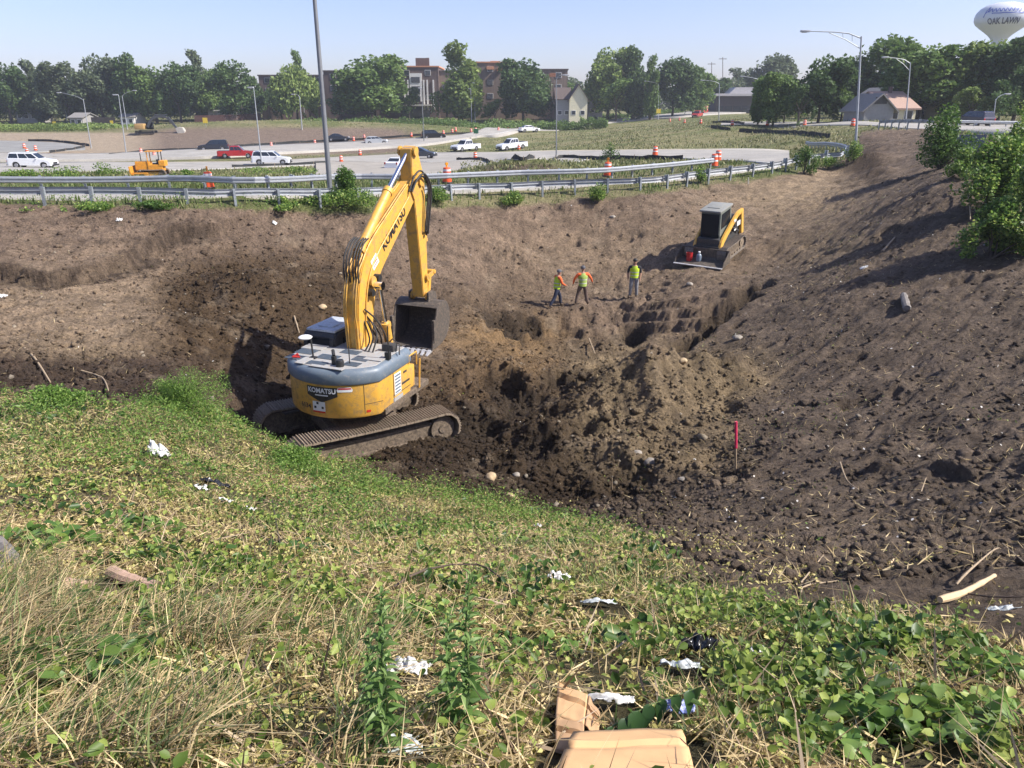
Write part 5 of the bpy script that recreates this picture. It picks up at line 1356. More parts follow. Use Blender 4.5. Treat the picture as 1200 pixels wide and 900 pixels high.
# ------------------------------------------------------------------ drums
M_drum = paint('orange_drum', (.78, .10, .025), .5, dirt=.12, dirtcol=(.4, .2, .12), scale=4, var=.06); M_dw = paint('white_reflective_band', (.72, .70, .68), .5, dirt=.15, dirtcol=(.4, .3, .25))
M_amber = paint('amber_lens', (.75, .30, .02), .25)
def drum_tpl():
    mb = MB()
    prof = [(.29, .06), (.285, .20), (.275, .205), (.272, .36), (.282, .365), (.262, .37), (.258, .52), (.27, .525), (.248, .53), (.243, .68), (.255, .685), (.232, .69), (.225, .86), (.20, .92), (.11, .94)]
    mb.lathe(prof, 20); d = mb.build('drum', M_drum, None, smooth=True)
    kids = []
    for z0, z1, r0, r1 in ((.39, .50, .267, .262), (.71, .83, .238, .234)):
        m2 = MB(); m2.lathe([(r0, z0), (r1, z1), (r1 - .01, z1), (r0 - .01, z0)], 20); kids.append(m2.mesh('white_band', M_dw, True))
    m3 = MB(); m3.lathe([(.36, 0), (.37, .02), (.35, .07), (.28, .08), (.27, .03)], 20); base_ = m3.mesh('rubber_base', M_rub, True)
    m4 = MB(); m4.box((0, 0, .99), (.10, .06, .12), bev=.01); m4.cyl((0, -.05, 1.14), (0, .05, 1.14), .095, n=14); lightm = m4.mesh('warning_light', M_amber, True)
    return d, kids, base_, lightm
_dp, _dk, _db, _dl = drum_tpl()
dm_body = _dp.data; bpy.data.objects.remove(_dp)
def drum(px, py, label, light=False, group='orange construction drums', ymin=25, yaw=None, scale=1.0):
    g = G(px, py, ymin); root = empty('traffic_drum', (g.x, g.y, g.z + .06), random.uniform(0, 6), label, 'traffic drum', group); root.scale = (scale * .93,) * 3
    root.rotation_euler = (random.uniform(-.03, .03), random.uniform(-.03, .03), random.uniform(0, 6))
    for nm, me in [('barrel', dm_body), ('white_band', _dk[0]), ('white_band', _dk[1]), ('rubber_base', _db)] + ([('warning_light', _dl)] if light else []):
        c = bpy.data.objects.new(nm, me); COL.objects.link(c); c.parent = root
drum(245.5, 222, 'orange drum with a warning light behind the guardrail near the yellow dozer', True, scale=.9)
drum(524, 215.5, 'orange drum behind the guardrail just right of the excavator boom', True)
drum(712, 207.8, 'orange drum against the second guardrail in the middle of its run', True)
drum(836.7, 196.5, 'orange drum at the end of the second guardrail, in front of another', False)
drum(841, 190, 'orange drum half hidden behind the one at the end of the second guardrail')
drum(767.5, 183, 'lone orange drum on the near edge of the exit ramp')
drum(557, 186.5, 'orange drum on the ramp edge in front of the white pickup')
drum(608, 176, 'orange drum in front of the white pickup with the open tailgate')
drum(400, 190.3, 'orange drum on the gravel lane left of the white sedan'); drum(422, 182.5, 'orange drum on the grass strip above the gravel lane')
drum(165.5, 180.5, 'left orange drum of the two above the yellow dozer'); drum(181, 184, 'right orange drum of the two above the yellow dozer')
for px, py in ((29, 174.5), (32.5, 181), (42, 177)): drum(px, py, 'orange drum in the cluster of three at the end of the loop road', group='drums at the end of the loop road')
for px, py in ((318, 172.8), (369, 169.5), (414.5, 165.8), (427, 163.2), (482, 160.6), (495, 160), (519.7, 158), (530, 156.5), (534, 154.5), (552, 156), (557.5, 154.8), (584, 154), (595, 151), (632.5, 147.5)):
    drum(px, py, 'orange drum in the long row along the far edge of the highway', group='drums along the far edge of the highway')
for px, py in ((785, 143), (796, 141.8), (802, 144.6), (821, 145.5)): drum(px, py, 'orange drum in the loose group on the grass before the red trucks', group='drums near the red trucks')
for px, py in ((858, 147.4), (899, 147.8), (942.6, 148), (999, 148.5)): drum(px, py, 'orange drum in the spaced row along the pale road before the right hand trees', group='drums along the overpass approach')

# ------------------------------------------------------------------ vehicles
M_tyre = paint('tyre', (.02, .02, .02), .8); M_rim = paint('wheel_rim', (.4, .4, .42), .35, .7); M_cglass = paint('car_glass', (.015, .02, .025), .05, spec=.9, var=.02)
M_trim = paint('black_trim', (.02, .02, .02), .5); M_hl = paint('headlight', (.7, .7, .7), .15); M_tl = paint('tail_light', (.35, .01, .01), .25)
CARP = {}
def carpaint(c):
    if c not in CARP:
        col = {'white': (.72, .73, .74), 'red': (.42, .015, .02), 'navy': (.012, .018, .035), 'black': (.012, .012, .014), 'silver': (.40, .42, .44), 'charcoal': (.04, .05, .065), 'maroon': (.14, .015, .02), 'purple': (.03, .025, .05), 'redtruck': (.50, .03, .025)}[c]
        CARP[c] = paint('car_paint_' + c, col, .3, .15 if c not in ('white',) else 0, coat=.6, var=.03)
    return CARP[c]
SHAPES = {  # length, width, lower outline (y,z), greenhouse outline (y,z) ; front at +y
 'suv': (4.9, 1.9, [(-2.42, .45), (-2.45, .95), (-2.38, 1.12), (.95, 1.10), (1.25, 1.08), (2.2, .95), (2.42, .78), (2.45, .45)], [(-2.36, 1.08), (-2.15, 1.70), (-1.9, 1.78), (.0, 1.76), (.35, 1.70), (1.15, 1.08)]),
 'sedan': (4.7, 1.82, [(-2.3, .4), (-2.35, .9), (-2.2, 1.02), (-1.5, 1.0), (.9, .96), (2.1, .80), (2.33, .62), (2.35, .4)], [(-1.75, .98), (-1.0, 1.40), (-.6, 1.46), (.0, 1.44), (.3, 1.38), (1.15, .94)]),
 'hatch': (4.6, 1.82, [(-2.25, .4), (-2.3, .95), (-2.2, 1.05), (.9, 1.0), (2.0, .84), (2.28, .62), (2.3, .4)], [(-2.15, 1.02), (-1.75, 1.46), (-1.2, 1.56), (-.1, 1.54), (.2, 1.48), (1.2, .98)]),
 'pickup': (5.7, 1.98, [(-2.85, .5), (-2.85, 1.12), (-.95, 1.12), (-.93, 1.16), (1.1, 1.14), (1.4, 1.12), (2.6, 1.04), (2.84, .85), (2.85, .5)], [(-.95, 1.12), (-.85, 1.82), (-.6, 1.88), (.3, 1.87), (.55, 1.8), (1.2, 1.12)]),
}
def car(kind, colour, px, py, heading, label, scale=1.0, ymin=30, dusty=False, cat='car', name='parked_car', group='cars on the roads'):
    L, Wd, low, gh = SHAPES[kind]; g = G(px, py, ymin)
    rz = math.atan2(-heading[0], heading[1])
    f = Vector((heading[0], heading[1], 0)).normalized(); z1 = Tz(g.x + f.x * 1.4, g.y + f.y * 1.4); z0 = Tz(g.x - f.x * 1.4, g.y - f.y * 1.4)
    root = empty(name, (g.x, g.y, (z1 + z0) / 2 + .06), rz, label, cat, group)
    root.rotation_euler = Euler((math.atan2(z1 - z0, 2.8), 0, rz), 'XYZ'); root.scale = (scale,) * 3
    cp = carpaint(colour); hw = Wd / 2
    # lower body with wheel arches and rounded sides
    wy = (-L * .30, L * .315); wr = .36 if kind in ('suv', 'pickup') else .32
    prof = []
    top = low
    bottom = []
    for c in (wy[1], wy[0]):
        for k in range(9):
            t = PI * k / 8; bottom.append((c + math.cos(t) * (wr + .06), max(.28, wr + math.sin(t) * (wr + .05))))
    pts = [(low[0][0], .32)] + low[1:-1] + [(low[-1][0], .32)] + bottom
    mb = MB(); n = len(pts)
    lay = [(-hw + .06, .985), (-hw, 1.0), (hw, 1.0), (hw - .06, .985)]
    V = []
    secs = [(-hw, .93, 0), (-hw + .05, 1.0, 0), (hw - .05, 1.0, 0), (hw, .93, 0)]
    for x, s, _ in secs:
        for (a, b) in pts: V.append((x, a * (s if abs(a) > L * .4 else 1), b if b < .75 else .75 + (b - .75) * (s + .02 if s < 1 else 1)))
    F = [(j * n + i, j * n + (i + 1) % n, (j + 1) * n + (i + 1) % n, (j + 1) * n + i) for j in range(3) for i in range(n)] + [tuple(range(n)), tuple(range(4 * n - 1, 3 * n - 1, -1))]
    mb.add(V, F); body = mb.build('body', cp, root, bev=0)
    # greenhouse: roof and pillars, glass set in it
    zt = max(b for a, b in gh); zb = gh[0][1]
    def gx(z): return hw - .06 - (z - zb) / (zt - zb) * .17
    m_ = len(gh); V = [(-gx(b), a, b) for a, b in gh] + [(gx(b), a, b) for a, b in gh]
    F = [(i, m_ + i, m_ + (i + 1) % m_, (i + 1) % m_) for i in range(m_)] + [tuple(range(m_)), tuple(range(2 * m_ - 1, m_ - 1, -1))]
    mb = MB(); mb.add(V, F); mb.build('roof', cp, body, bev=.03)
    zs, ze = zb + .08, zt - .14
    def ln(p, q, z): return p[0] + (q[0] - p[0]) * (z - p[1]) / (q[1] - p[1])
    for s in (-1, 1):
        yb0, yb1 = ln(gh[0], gh[1], zs) + .10, ln(gh[-1], gh[-2], zs) - .12; yt0, yt1 = ln(gh[0], gh[1], ze) + .10, ln(gh[-1], gh[-2], ze) - .10
        cut = [0, .34, .38, .68, .71, 1] if kind != 'sedan' else [0, .46, .50, 1]
        for k in range(0, len(cut), 2):
            a, b = cut[k], cut[k + 1]; e = .012
            q = [(s * (gx(zs) + e), yb0 + (yb1 - yb0) * a, zs), (s * (gx(zs) + e), yb0 + (yb1 - yb0) * b, zs), (s * (gx(ze) + e), yt0 + (yt1 - yt0) * b, ze), (s * (gx(ze) + e), yt0 + (yt1 - yt0) * a, ze)]
            mb = MB(); mb.quad(*(q if s > 0 else q[::-1])); mb.build('side_window', M_cglass, root, fix=False)
    for i0, i1, nm, sg in ((0, 1, 'rear_window', -1), (m_ - 1, m_ - 2, 'windscreen', 1)):
        p0, p1 = gh[i0], gh[i1]; z0_, z1_ = p0[1] + .06, p1[1] - .03; y0_, y1_ = ln(p0, p1, z0_) + sg * .014, ln(p0, p1, z1_) + sg * .014
        w0, w1 = gx(z0_) - .08, gx(z1_) - .08
        mb = MB(); q = [(-w0, y0_, z0_ + .01), (w0, y0_, z0_ + .01), (w1, y1_, z1_ + .01), (-w1, y1_, z1_ + .01)]; mb.quad(*(q if sg < 0 else q[::-1])); mb.build(nm, M_cglass, root, fix=False)
    for c in wy:
        for s in (-1, 1):
            mb = MB(); mb.cyl((s * (hw - .22), c, wr), (s * (hw - .01), c, wr), wr, n=18); w_ = mb.build('wheel', M_tyre, root, smooth=True)
            mb = MB(); mb.cyl((s * (hw - .03), c, wr), (s * (hw + .004), c, wr), wr * .62, wr * .55, n=12); mb.build('rim', M_rim, w_)
    for s in (-1, 1):
        mb = MB(); mb.box((s * (hw - .27), L / 2 - .06, .74), (.36, .14, .16), bev=.03); mb.build('headlight', M_hl, root)
        mb = MB(); mb.box((s * (hw - .14), -L / 2 + .04, .86), (.2, .10, .26), bev=.02); mb.build('tail_light', M_tl, root)
        mb = MB(); mb.box((s * (hw + .06), gh[-1][0] - .3, zb + .06), (.16, .12, .12), bev=.03); mb.build('wing_mirror', cp, root)
    mb = MB(); mb.box((0, L / 2 - .01, .62), (Wd * .55, .06, .2), bev=.01); mb.build('grille', M_trim, root)
    for e in (1, -1):
        mb = MB(); mb.box((0, e * (L / 2 - .0), .40), (Wd * .92, .14, .18), bev=.03); mb.build('bumper', M_trim if kind != 'sedan' else cp, root)
    if kind == 'pickup':
        mb = MB(); mb.box((0, -1.9, 1.125), (Wd - .35, 1.7, .02)); mb.build('bed_liner', M_trim, root)
    return root
car('suv','white',40,197.5,(1,.12),'white suv on the road at the far left heading right',cat='suv',name='suv')
car('suv','navy',251,177,(-1,-.25),'dark navy suv heading left just above the red pickup',cat='suv',name='suv')
car('pickup','red',278,185.5,(1,.22),'bright red pickup next to the navy suv',.92,cat='pickup truck',name='pickup_truck')
car('suv','white',319,193.5,(1,.12),'white suv behind the slim lamp right of the red pickup',cat='suv',name='suv')
car('sedan','navy',396,165.5,(1,.28),'dark car partly hidden by the thick lamp post',cat='sedan',name='sedan')
car('hatch','silver',441,169.5,(1,.28),'silver crossover on the highway left of the boom tip',cat='car',name='car')
car('sedan','white',467,199,(.25,1),'white sedan seen from behind, left of the excavator boom tip',cat='sedan',name='sedan')
car('hatch','charcoal',493,186,(1,-.12),'dark grey car emerging right of the boom tip',1.03,cat='car',name='car')
car('suv','black',508,163,(1,.2),'black boxy suv on the highway beside a slim lamp',cat='suv',name='suv')
car('pickup','white',546,177,(-.75,-.8),'white pickup heading towards the ramp, behind the drum',cat='pickup truck',name='pickup_truck')
car('pickup','white',600,175.5,(-.8,-.6),'white pickup parked on the infield grass with workers gear behind',cat='pickup truck',name='pickup_truck')
car('sedan','white',620,155,(1,.42),'white sedan on the highway below the dark loose crowned tree',cat='sedan',name='sedan')
car('suv','silver',664,147.5,(-1,-.5),'silver suv on the highway right of the tall infield lamp',cat='suv',name='suv')
car('pickup','redtruck',817,137.5,(-.55,-1),'nearer one of two red trucks far along the highway',1.0,cat='pickup truck',name='pickup_truck')
tr = car('pickup','redtruck',824,133.5,(-.5,-1),'farther red truck carrying a pale orange load',1.05,cat='truck',name='truck')
mb = MB(); mb.box((0, -1.6, 1.9), (1.8, 2.2, 1.6), bev=.25); mb.build('load', paint('pale_orange_tank', (.6, .3, .2), .6), tr)
car('sedan','maroon',888,128.8,(-1,-.6),'dark red car far away beside the roadside tree',cat='sedan',name='sedan')
car('suv','purple',1139,148,(-.28,1),'dark suv seen from behind on the overpass road',1.0,90,cat='suv',name='suv')
for kd, cl, px, py, lab in (('suv','white',606,134,'white van parked under the dark loose crowned tree'),('sedan','black',576,134.5,'black car parked by the tan brick wing'),('suv','black',629,134.5,'black suv parked at the right corner of the brick building'),('suv','maroon',676,132.5,'dark red suv parked in front of the cream gabled house'),('sedan','silver',548,134.8,'pale car parked beside the light green tree trunk')):
    car(kd, cl, px, py, (1,.1), lab, 1.0, 100, cat='car', name='car', group='cars parked by the buildings')

# ------------------------------------------------------------------ bulldozer and distant excavator
def build_dozer():
    g = G(181, 207.5, 45); root = empty('bulldozer', (g.x, g.y, g.z), 0, 'small yellow bulldozer with an open canopy behind the guardrail on the left', 'bulldozer')
    root.rotation_euler = (0, 0, math.atan2(1, -.18)); root.scale = (.88,) * 3; I = Matrix.Identity(4)
    for cx in (-.75, .75): crawler(root, 2.5, .36, .4, 26, cx, I, {'shoe': M_steel, 'frame': M_yel2, 'roller': M_frame})
    M_dz = paint('dozer_yellow', (.70, .30, .03), .5, dirt=.25, scale=2)
    mb = MB(); mb.box((0, .75, 1.05), (.95, 1.3, .75), bev=.05); mb.box((0, -.35, .85), (1.1, 1.3, .6), bev=.05); mb.build('hood', M_dz, root)
    mb = MB(); mb.box((0, -.95, 1.25), (1.15, .55, .5), bev=.05); mb.build('fuel_tank', M_dz, root)
    mb = MB(); mb.prism([(1.72, .05), (1.80, .05), (1.72, .5), (1.76, 1.05), (1.68, 1.05), (1.62, .5)], -1.35, 1.35); mb.build('blade', M_dz, root)
    for s in (-1, 1):
        mb = MB(); mb.box((s * .98, 1.0, .42), (.1, 1.5, .14), bev=.02); mb.build('push_arm', M_dz, root)
        for y in (-.75, .25): mb = MB(); mb.box((s * .5, y, 1.75), (.07, .07, 1.1)); mb.build('canopy_post', M_dz if y > 0 else M_dark, root)
    mb = MB(); mb.box((0, -.25, 2.32), (1.25, 1.3, .07), bev=.02); mb.build('canopy', M_dz, root)
    mb = MB(); mb.box((0, -.5, 1.35), (.5, .15, .5), bev=.04); mb.box((0, -.3, 1.2), (.5, .5, .14), bev=.04); mb.build('seat', M_blackp, root)
    mb = MB(); mb.cyl((.2, 1.0, 1.4), (.2, 1.0, 2.15), .04, n=8); mb.build('exhaust_pipe', M_dark, root)
build_dozer()
def far_excavator():
    g = G(172, 157, 100); root = empty('excavator', (g.x, g.y, g.z), 0, 'distant dark and tan excavator reaching right over bare soil', 'excavator')
    root.rotation_euler = (0, 0, math.atan2(-1, .1)); root.scale = (.86,) * 3; I = Matrix.Identity(4)
    for cx in (-1.2, 1.2): crawler(root, 4.4, .42, .6, 26, cx, I, {'shoe': M_dark, 'frame': M_dark, 'roller': M_dark})
    MY = paint('faded_tan_paint', (.42, .27, .10), .6, dirt=.3); MG = paint('dark_grey_boom', (.06, .065, .07), .5)
    mb = MB(); mb.box((.1, -1.1, 1.75), (2.7, 2.2, 1.3), bev=.2); mb.build('engine_cover', MY, root, smooth=True)
    mb = MB(); mb.box((-.9, .75, 1.9), (1.0, 1.5, 1.7), bev=.1); mb.build('cab', M_glass, root)
    mb = MB(); mb.prism(ribbon(catm([(.6, 1.6, .25), (1.4, 2.9, .28), (2.6, 3.9, .30), (4.6, 4.0, .25), (6.0, 3.4, .18)], 3)), .1, .6); mb.build('boom', MG, root)
    mb = MB(); mb.prism(ribbon([(5.7, 3.9, .2), (6.3, 2.9, .3), (7.7, .9, .18)]), .15, .55); mb.build('arm', MG, root)
    mb = MB(); mb.prism([(7.2, 1.3), (7.9, 1.6), (8.9, 1.5), (9.3, .7), (9.1, -.1), (8.0, -.2), (7.5, .3)], -.4, 1.0); mb.build('bucket', paint('pale_bucket', (.45, .42, .36), .6), root, bev=.08)
    mb = MB(); mb.cyl((.35, 1.6, 1.6), (.35, 2.6, 3.5), .12, n=10); mb.cyl((.35, 2.6, 4.4), (.35, 5.6, 4.4), .1, n=10); mb.build('hydraulic_cylinder', MG, root)
far_excavator()

# ------------------------------------------------------------------ signs, silt fence, fences
M_sy = paint('yellow_sign', (.75, .55, .05), .5); M_sg = paint('green_sign', (.02, .12, .05), .5); M_silt = paint('black_silt_fabric', (.022, .024, .024), .85, var=.2); M_stake = paint('wood_stake', (.32, .24, .15), .85)
def signp(px, py, h, w, hh, m, label, name='road_sign'):
    g = G(px, py, 60); root = empty(name, g, 0, label, 'sign')
    mb = MB(); mb.cyl((0, 0, -.2), (0, 0, h - .1), .04, n=8); mb.build('post', M_pole, root)
    mb = MB(); mb.box((0, -.05, h - hh / 2), (w, .04, hh), bev=.008); mb.build('panel', m, root)
signp(65, 151, 1.9, .9, 1.1, M_sy, 'yellow sign in the weeds left of the leftmost lamps'); signp(132, 150, 2.0, .9, 1.2, M_sy, 'yellow sign just left of the distant excavator'); signp(241.5, 149.5, 2.0, 1.0, 1.1, M_sy, 'yellow sign above the brown soil mound'); signp(558, 163, 2.0, 1.0, .9, M_sg, 'small dark green sign at the near edge of the highway')
signp(771, 140.5, 3.2, 1.3, 1.3, M_sy, 'orange yellow sign under the right lamp of the pair')
def silt(pix, h, label, lean=.0):
    h *= .5
    P = resample([G(a, b, 40) for a, b in pix], 1.2); org = P[0].copy(); root = empty('silt_fence', org, 0, label, 'silt fence', 'black silt fences')
    V = []; F = []; n = len(P)
    for i, p in enumerate(P):
        z = Tz(p.x, p.y); wv = .12 * math.sin(i * 1.7) + random.uniform(-.06, .06); hh = h * (1 + random.uniform(-.25, .1))
        for k in range(3): V.append((p.x - org.x, p.y - org.y + wv * k * .5 + (.01 if k else 0), z - .1 + (hh + .1) * k / 2 - org.z))
    for i in range(n - 1):
        for k in range(2): F.append((i * 3 + k, (i + 1) * 3 + k, (i + 1) * 3 + k + 1, i * 3 + k + 1))
    mb = MB(); mb.add(V, F); o = mb.build('fabric', M_silt, root, fix=False)
    md = o.modifiers.new('t', 'SOLIDIFY'); md.thickness = .02
    for i in range(0, n, 2):
        p = P[i]; z = Tz(p.x, p.y); mb = MB(); mb.box((p.x - org.x, p.y - org.y + .05, z + h * .45 - org.z), (.05, .05, h * 1.25))
        if i < 160: mb.build('stake', M_stake, root)
silt([(33,165.5),(60,166),(85,168.5),(105,171.5)], .9, 'black silt fence along the upper side of the loop road')
silt([(58,179.5),(70,177.5),(85,176),(100,172.5)], .9, 'ragged black silt fence at the lower side of the loop road')
silt([(62,186.5),(95,185.5),(125,183.5)], .7, 'black silt fence behind the white suv at the far left')
silt([(128,183),(165,178.5),(200,176.5),(240,175),(300,170.5)], .8, 'black silt fence along the foot of the brown mound')
silt([(300,170.8),(345,168),(400,165.2),(440,163)], .9, 'black silt fence along the highway left of the boom tip'); silt([(440,163),(480,160),(520,158),(560,156.5)], .9, 'black silt fence along the highway by the brush belt')
silt([(272,196.5),(300,195.5),(345,193.8),(384,192)], .75, 'black silt fence on the weedy verge under the white suv')
silt([(535,188),(565,188.2),(610,188.6),(655,186.2),(700,187),(760,187),(800,187)], .8, 'black silt fence along the near edge of the ramp in the middle')
silt([(866,154.5),(900,156),(935,157.5),(972,161.5)], 1.0, 'black silt fence left of the tallest truss arm lamp'); silt([(833,150),(845,151.5),(856,153)], .9, 'short black silt fence on the grass near the red trucks'); silt([(835,144.5),(850,144.2),(872,146)], .9, 'short black silt fence beside the end of the spaced drum row')
def board_fence(p0, p1, h, m, label, Y=None, step=2.4):
    a = Vector((p0[0], p0[1], 0)); b = Vector((p1[0], p1[1], 0)); L = (b - a).length; d = (b - a) / L; z0 = Tz(a.x, a.y); root = empty('board_fence', (a.x, a.y, z0), 0, label, 'fence')
    mb = MB(); n = int(L / .3)
    for i in range(n):
        c = d * (i + .5) * (L / n); z = Tz(a.x + c.x, a.y + c.y) - z0; R = Matrix.Translation((c.x, c.y, z + h / 2)) @ Matrix.Rotation(math.atan2(d.y, d.x), 4, 'Z')
        mb.box((0, 0, 0), (L / n * .94, .03, h + random.uniform(-.04, .04)), R)
    mb.build('boards', m, root)
board_fence(W(228,141,240), W(305,140,246), 3.0, paint('red_brown_boards', (.07, .03, .025), .85), 'long red brown board fence behind the mound on the left')
board_fence(W(108,147,236), W(136,147,236), 2.6, paint('dark_boards', (.05, .04, .035), .85), 'short dark board fence left of the distant excavator')
_a, _b = G(1116, 177, 30), G(1152, 178, 30)
board_fence((_a.x, _a.y), (_b.x, _b.y), .95, paint('grey_boards', (.13, .15, .18), .8), 'low grey blue barrier among the shrubs below the dark suv')

# ------------------------------------------------------------------ buildings
def brick(name, col):
    m, nt, b, out = _nt(name)
    tc = nt.nodes.new('ShaderNodeTexCoord'); br = nt.nodes.new('ShaderNodeTexBrick'); br.inputs['Scale'].default_value = 1.6
    br.inputs['Color1'].default_value = c4(col); br.inputs['Color2'].default_value = c4(tuple(v * .8 for v in col)); br.inputs['Mortar'].default_value = c4(tuple(min(1, v * 1.3) for v in col))
    nt.links.new(tc.outputs['Object'], br.inputs['Vector']); n = noise_node(nt, .15, 5, .6); r = ramp(nt, n.outputs['Fac'], [(.3, (.8, .8, .8)), (.7, (1.15, 1.15, 1.15))])
    nt.links.new(mixc(nt, 1.0, br.outputs['Color'], r.outputs[0], 'MULTIPLY'), b.inputs['Base Color']); b.inputs['Roughness'].default_value = .9; return m
M_br1 = brick('brown_brick', (.12, .085, .075)); M_br2 = brick('tan_brick', (.23, .17, .13)); M_sid = paint('cream_siding', (.72, .66, .46), .8); M_gsid = paint('grey_siding', (.30, .29, .28), .8)
M_trimw = paint('white_trim', (.72, .70, .66), .7); M_roofb = paint('brown_shingles', (.10, .075, .065), .9, var=.2, scale=8); M_roofg = paint('grey_shingles', (.22, .21, .20), .9, var=.2, scale=8); M_roofp = paint('pinkish_tan_shingles', (.40, .27, .21), .9, var=.15, scale=8)
M_corn = paint('orange_cornice', (.55, .25, .13), .7); M_win = paint('window_glass', (.03, .035, .045), .1, spec=.8); M_panel = paint('pale_panel', (.50, .47, .42), .7)
def px_m(Y, z=-5): return (Y * CP - z * SP) / FPX
def apartment():
    Y = G(470, 138, 200).y; base_z = Tz(*W(470, 138, Y)) - .5; org = Vector((W(308, 138, Y)[0], Y, base_z))
    root = empty('apartment_building', org, 0, 'long brown brick apartment building with an orange trimmed flat roof behind the trees', 'building')
    u = px_m(Y)
    def X(px): return (px - 308) * u
    def Zt(py): return float(at(450, py, Y)[2]) - base_z
    blocks = [(308, 388, 89, 0, M_br1, 18), (384, 470, 84, -1.2, M_br1, 20), (468, 516, 79, -2.4, M_br1, 22), (514, 548, 84, 0, M_br2, 20), (546, 604, 74, -2.0, M_br2, 24), (602, 664, 82, .5, M_br2, 22)]
    for i, (a, b, top, dy, m, dep) in enumerate(blocks):
        x0, x1, z1 = X(a), X(b), Zt(top)
        mb = MB(); mb.box(((x0 + x1) / 2, dy + dep / 2, z1 / 2), (x1 - x0, dep, z1)); wl = mb.build('wall', m, root)
        mb = MB(); mb.box(((x0 + x1) / 2, dy + dep / 2, z1 + .18), (x1 - x0 + .5, dep + .5, .4)); mb.build('roof', M_roofb if i not in (2, 4) else M_corn, root)
        nst = 4; fh = (z1 - 1) / nst; nx = max(2, int((x1 - x0) / 5.2))
        for s in range(nst):
            for k in range(nx):
                cx = x0 + (k + .5) * (x1 - x0) / nx; cz = 1.2 + (s + .5) * fh
                if (i * 7 + s * 3 + k * 5) % 5 == 0: continue
                mb = MB(); mb.box((cx, dy - .03, cz), (1.9, .14, 1.6)); fr = mb.build('window', M_panel if (k + s) % 3 == 0 else M_trimw, root)
                mb = MB(); mb.box((cx, dy - .12, cz), (1.6, .06, 1.35)); mb.build('pane', M_win, fr)
    # pale entrance bay with columns
    mb = MB(); x0, x1 = X(483), X(497); mb.box(((x0 + x1) / 2, -2.7, Zt(96) * .5 + 4), (x1 - x0, .5, Zt(96) - 3)); mb.build('entrance_bay', M_trimw, root)
    for px in (477, 481, 499, 503, 510): mb = MB(); mb.box((X(px), -2.75, 7.5), (.45, .4, 9)); mb.build('pilaster', M_trimw, root)
    for z in (6.2, 9.2, 12.0): mb = MB(); mb.box(((x0 + x1) / 2, -3.02, z), (x1 - x0 - 1.2, .12, 1.7)); mb.build('entrance_window', M_win, root)
    mb = MB(); mb.box((X(490), -4.2, 4.4), (X(508) - X(472), 3.6, .5)); mb.build('canopy', M_panel, root)
    mb = MB(); mb.box((X(490), -2.5, 2.0), (X(505) - X(476), .5, 3.6)); mb.build('entrance', M_win, root)
    for a, b, t in ((489, 502, 72), (575, 586, 75.5)): mb = MB(); mb.box(((X(a) + X(b)) / 2, 4, Zt(t) - .6), (X(b) - X(a), 5, 3.4)); mb.build('roof_house', M_corn if a > 500 else M_br1, root)
    for px in (503,): mb = MB(); mb.box((X(px), 2, Zt(70) - 1.6), (.9, .9, 4.5)); mb.build('chimney', M_br1, root)
    for px, zz, w in ((575, 76, 8), (586, 78, 6)): mb = MB(); mb.box((X(px), -2.4, Zt(zz + 4)), (w * u, .8, .9)); mb.build('cornice', M_corn, root)
apartment()
def house(px0, px1, by, eave, ridge, Y, depth, axis, wall, roof, label, chim=None, wins=3, ov=.5, name='house', rot=0):
    z0 = Tz(*W((px0 + px1) / 2, by, Y)) - .3; xa, xb = W(px0, by, Y)[0], W(px1, by, Y)[0]; cx = (xa + xb) / 2; w = xb - xa
    root = empty(name, (cx, Y, z0), rot, label, 'house'); ze = float(at(cx, eave, Y)[2]) - z0; zr = float(at(cx, ridge, Y)[2]) - z0
    mb = MB()
    if axis == 'y': prof = [(-w / 2, 0), (w / 2, 0), (w / 2, ze), (0, zr - .15), (-w / 2, ze)]; mb.prism(prof, 0, depth, 'y')
    else: prof = [(0, 0), (depth, 0), (depth, ze), (depth / 2, zr - .15), (0, ze)]; mb.prism(prof, -w / 2, w / 2, 'x')
    mb.build('wall', wall, root)
    mb = MB(); t = .22
    if axis == 'y':
        s = (zr - ze) / (w / 2)
        for sg in (-1, 1): mb.prism([(sg * 0, zr), (sg * (w / 2 + ov), ze - s * ov), (sg * (w / 2 + ov), ze - s * ov + t), (0, zr + t)], -ov, depth + ov, 'y')
    else:
        s = (zr - ze) / (depth / 2)
        mb.prism([(-ov, ze - s * ov), (depth / 2, zr), (depth / 2, zr + t), (-ov, ze - s * ov + t)], -w / 2 - ov, w / 2 + ov, 'x'); mb.prism([(depth + ov, ze - s * ov), (depth / 2, zr), (depth / 2, zr + t), (depth + ov, ze - s * ov + t)], -w / 2 - ov, w / 2 + ov, 'x')
    rf = mb.build('roof', roof, root)
    if chim: mb = MB(); mb.box((chim * w / 2, depth * .45, zr + .1), (.45, .45, 1.5)); mb.build('chimney', M_br1, rf)
    for k in range(wins):
        x = -w / 2 + (k + .5) * w / wins; mb = MB(); mb.box((x, -.02, ze * .55), (1.3, .12, 1.3)); f_ = mb.build('window', M_trimw, root); mb = MB(); mb.box((x, -.09, ze * .55), (1.05, .05, 1.05)); mb.build('pane', M_win, f_)
    return root
house(667,688,134,116,99,236,11,'y',M_sid,M_roofb,'cream gabled house with a tall white chimney end',wins=2); house(652,668,134,116,103,238,12,'x',M_gsid,M_roofb,'brown roofed wing left of the cream gable',wins=2); house(690,706,131,117,108,258,10,'x',M_gsid,M_roofg,'grey house right of the cream gabled house',wins=2)
mb_r = house(1012,1046,139.5,128,111,112,7,'y',M_gsid,M_roofg,'low grey house with a gable vent left of the tan roof',wins=0)
mb = MB(); mb.box((0, -.08, 3.0), (1.6, .1, .9)); mb.build('gable_vent', M_dark, mb_r)
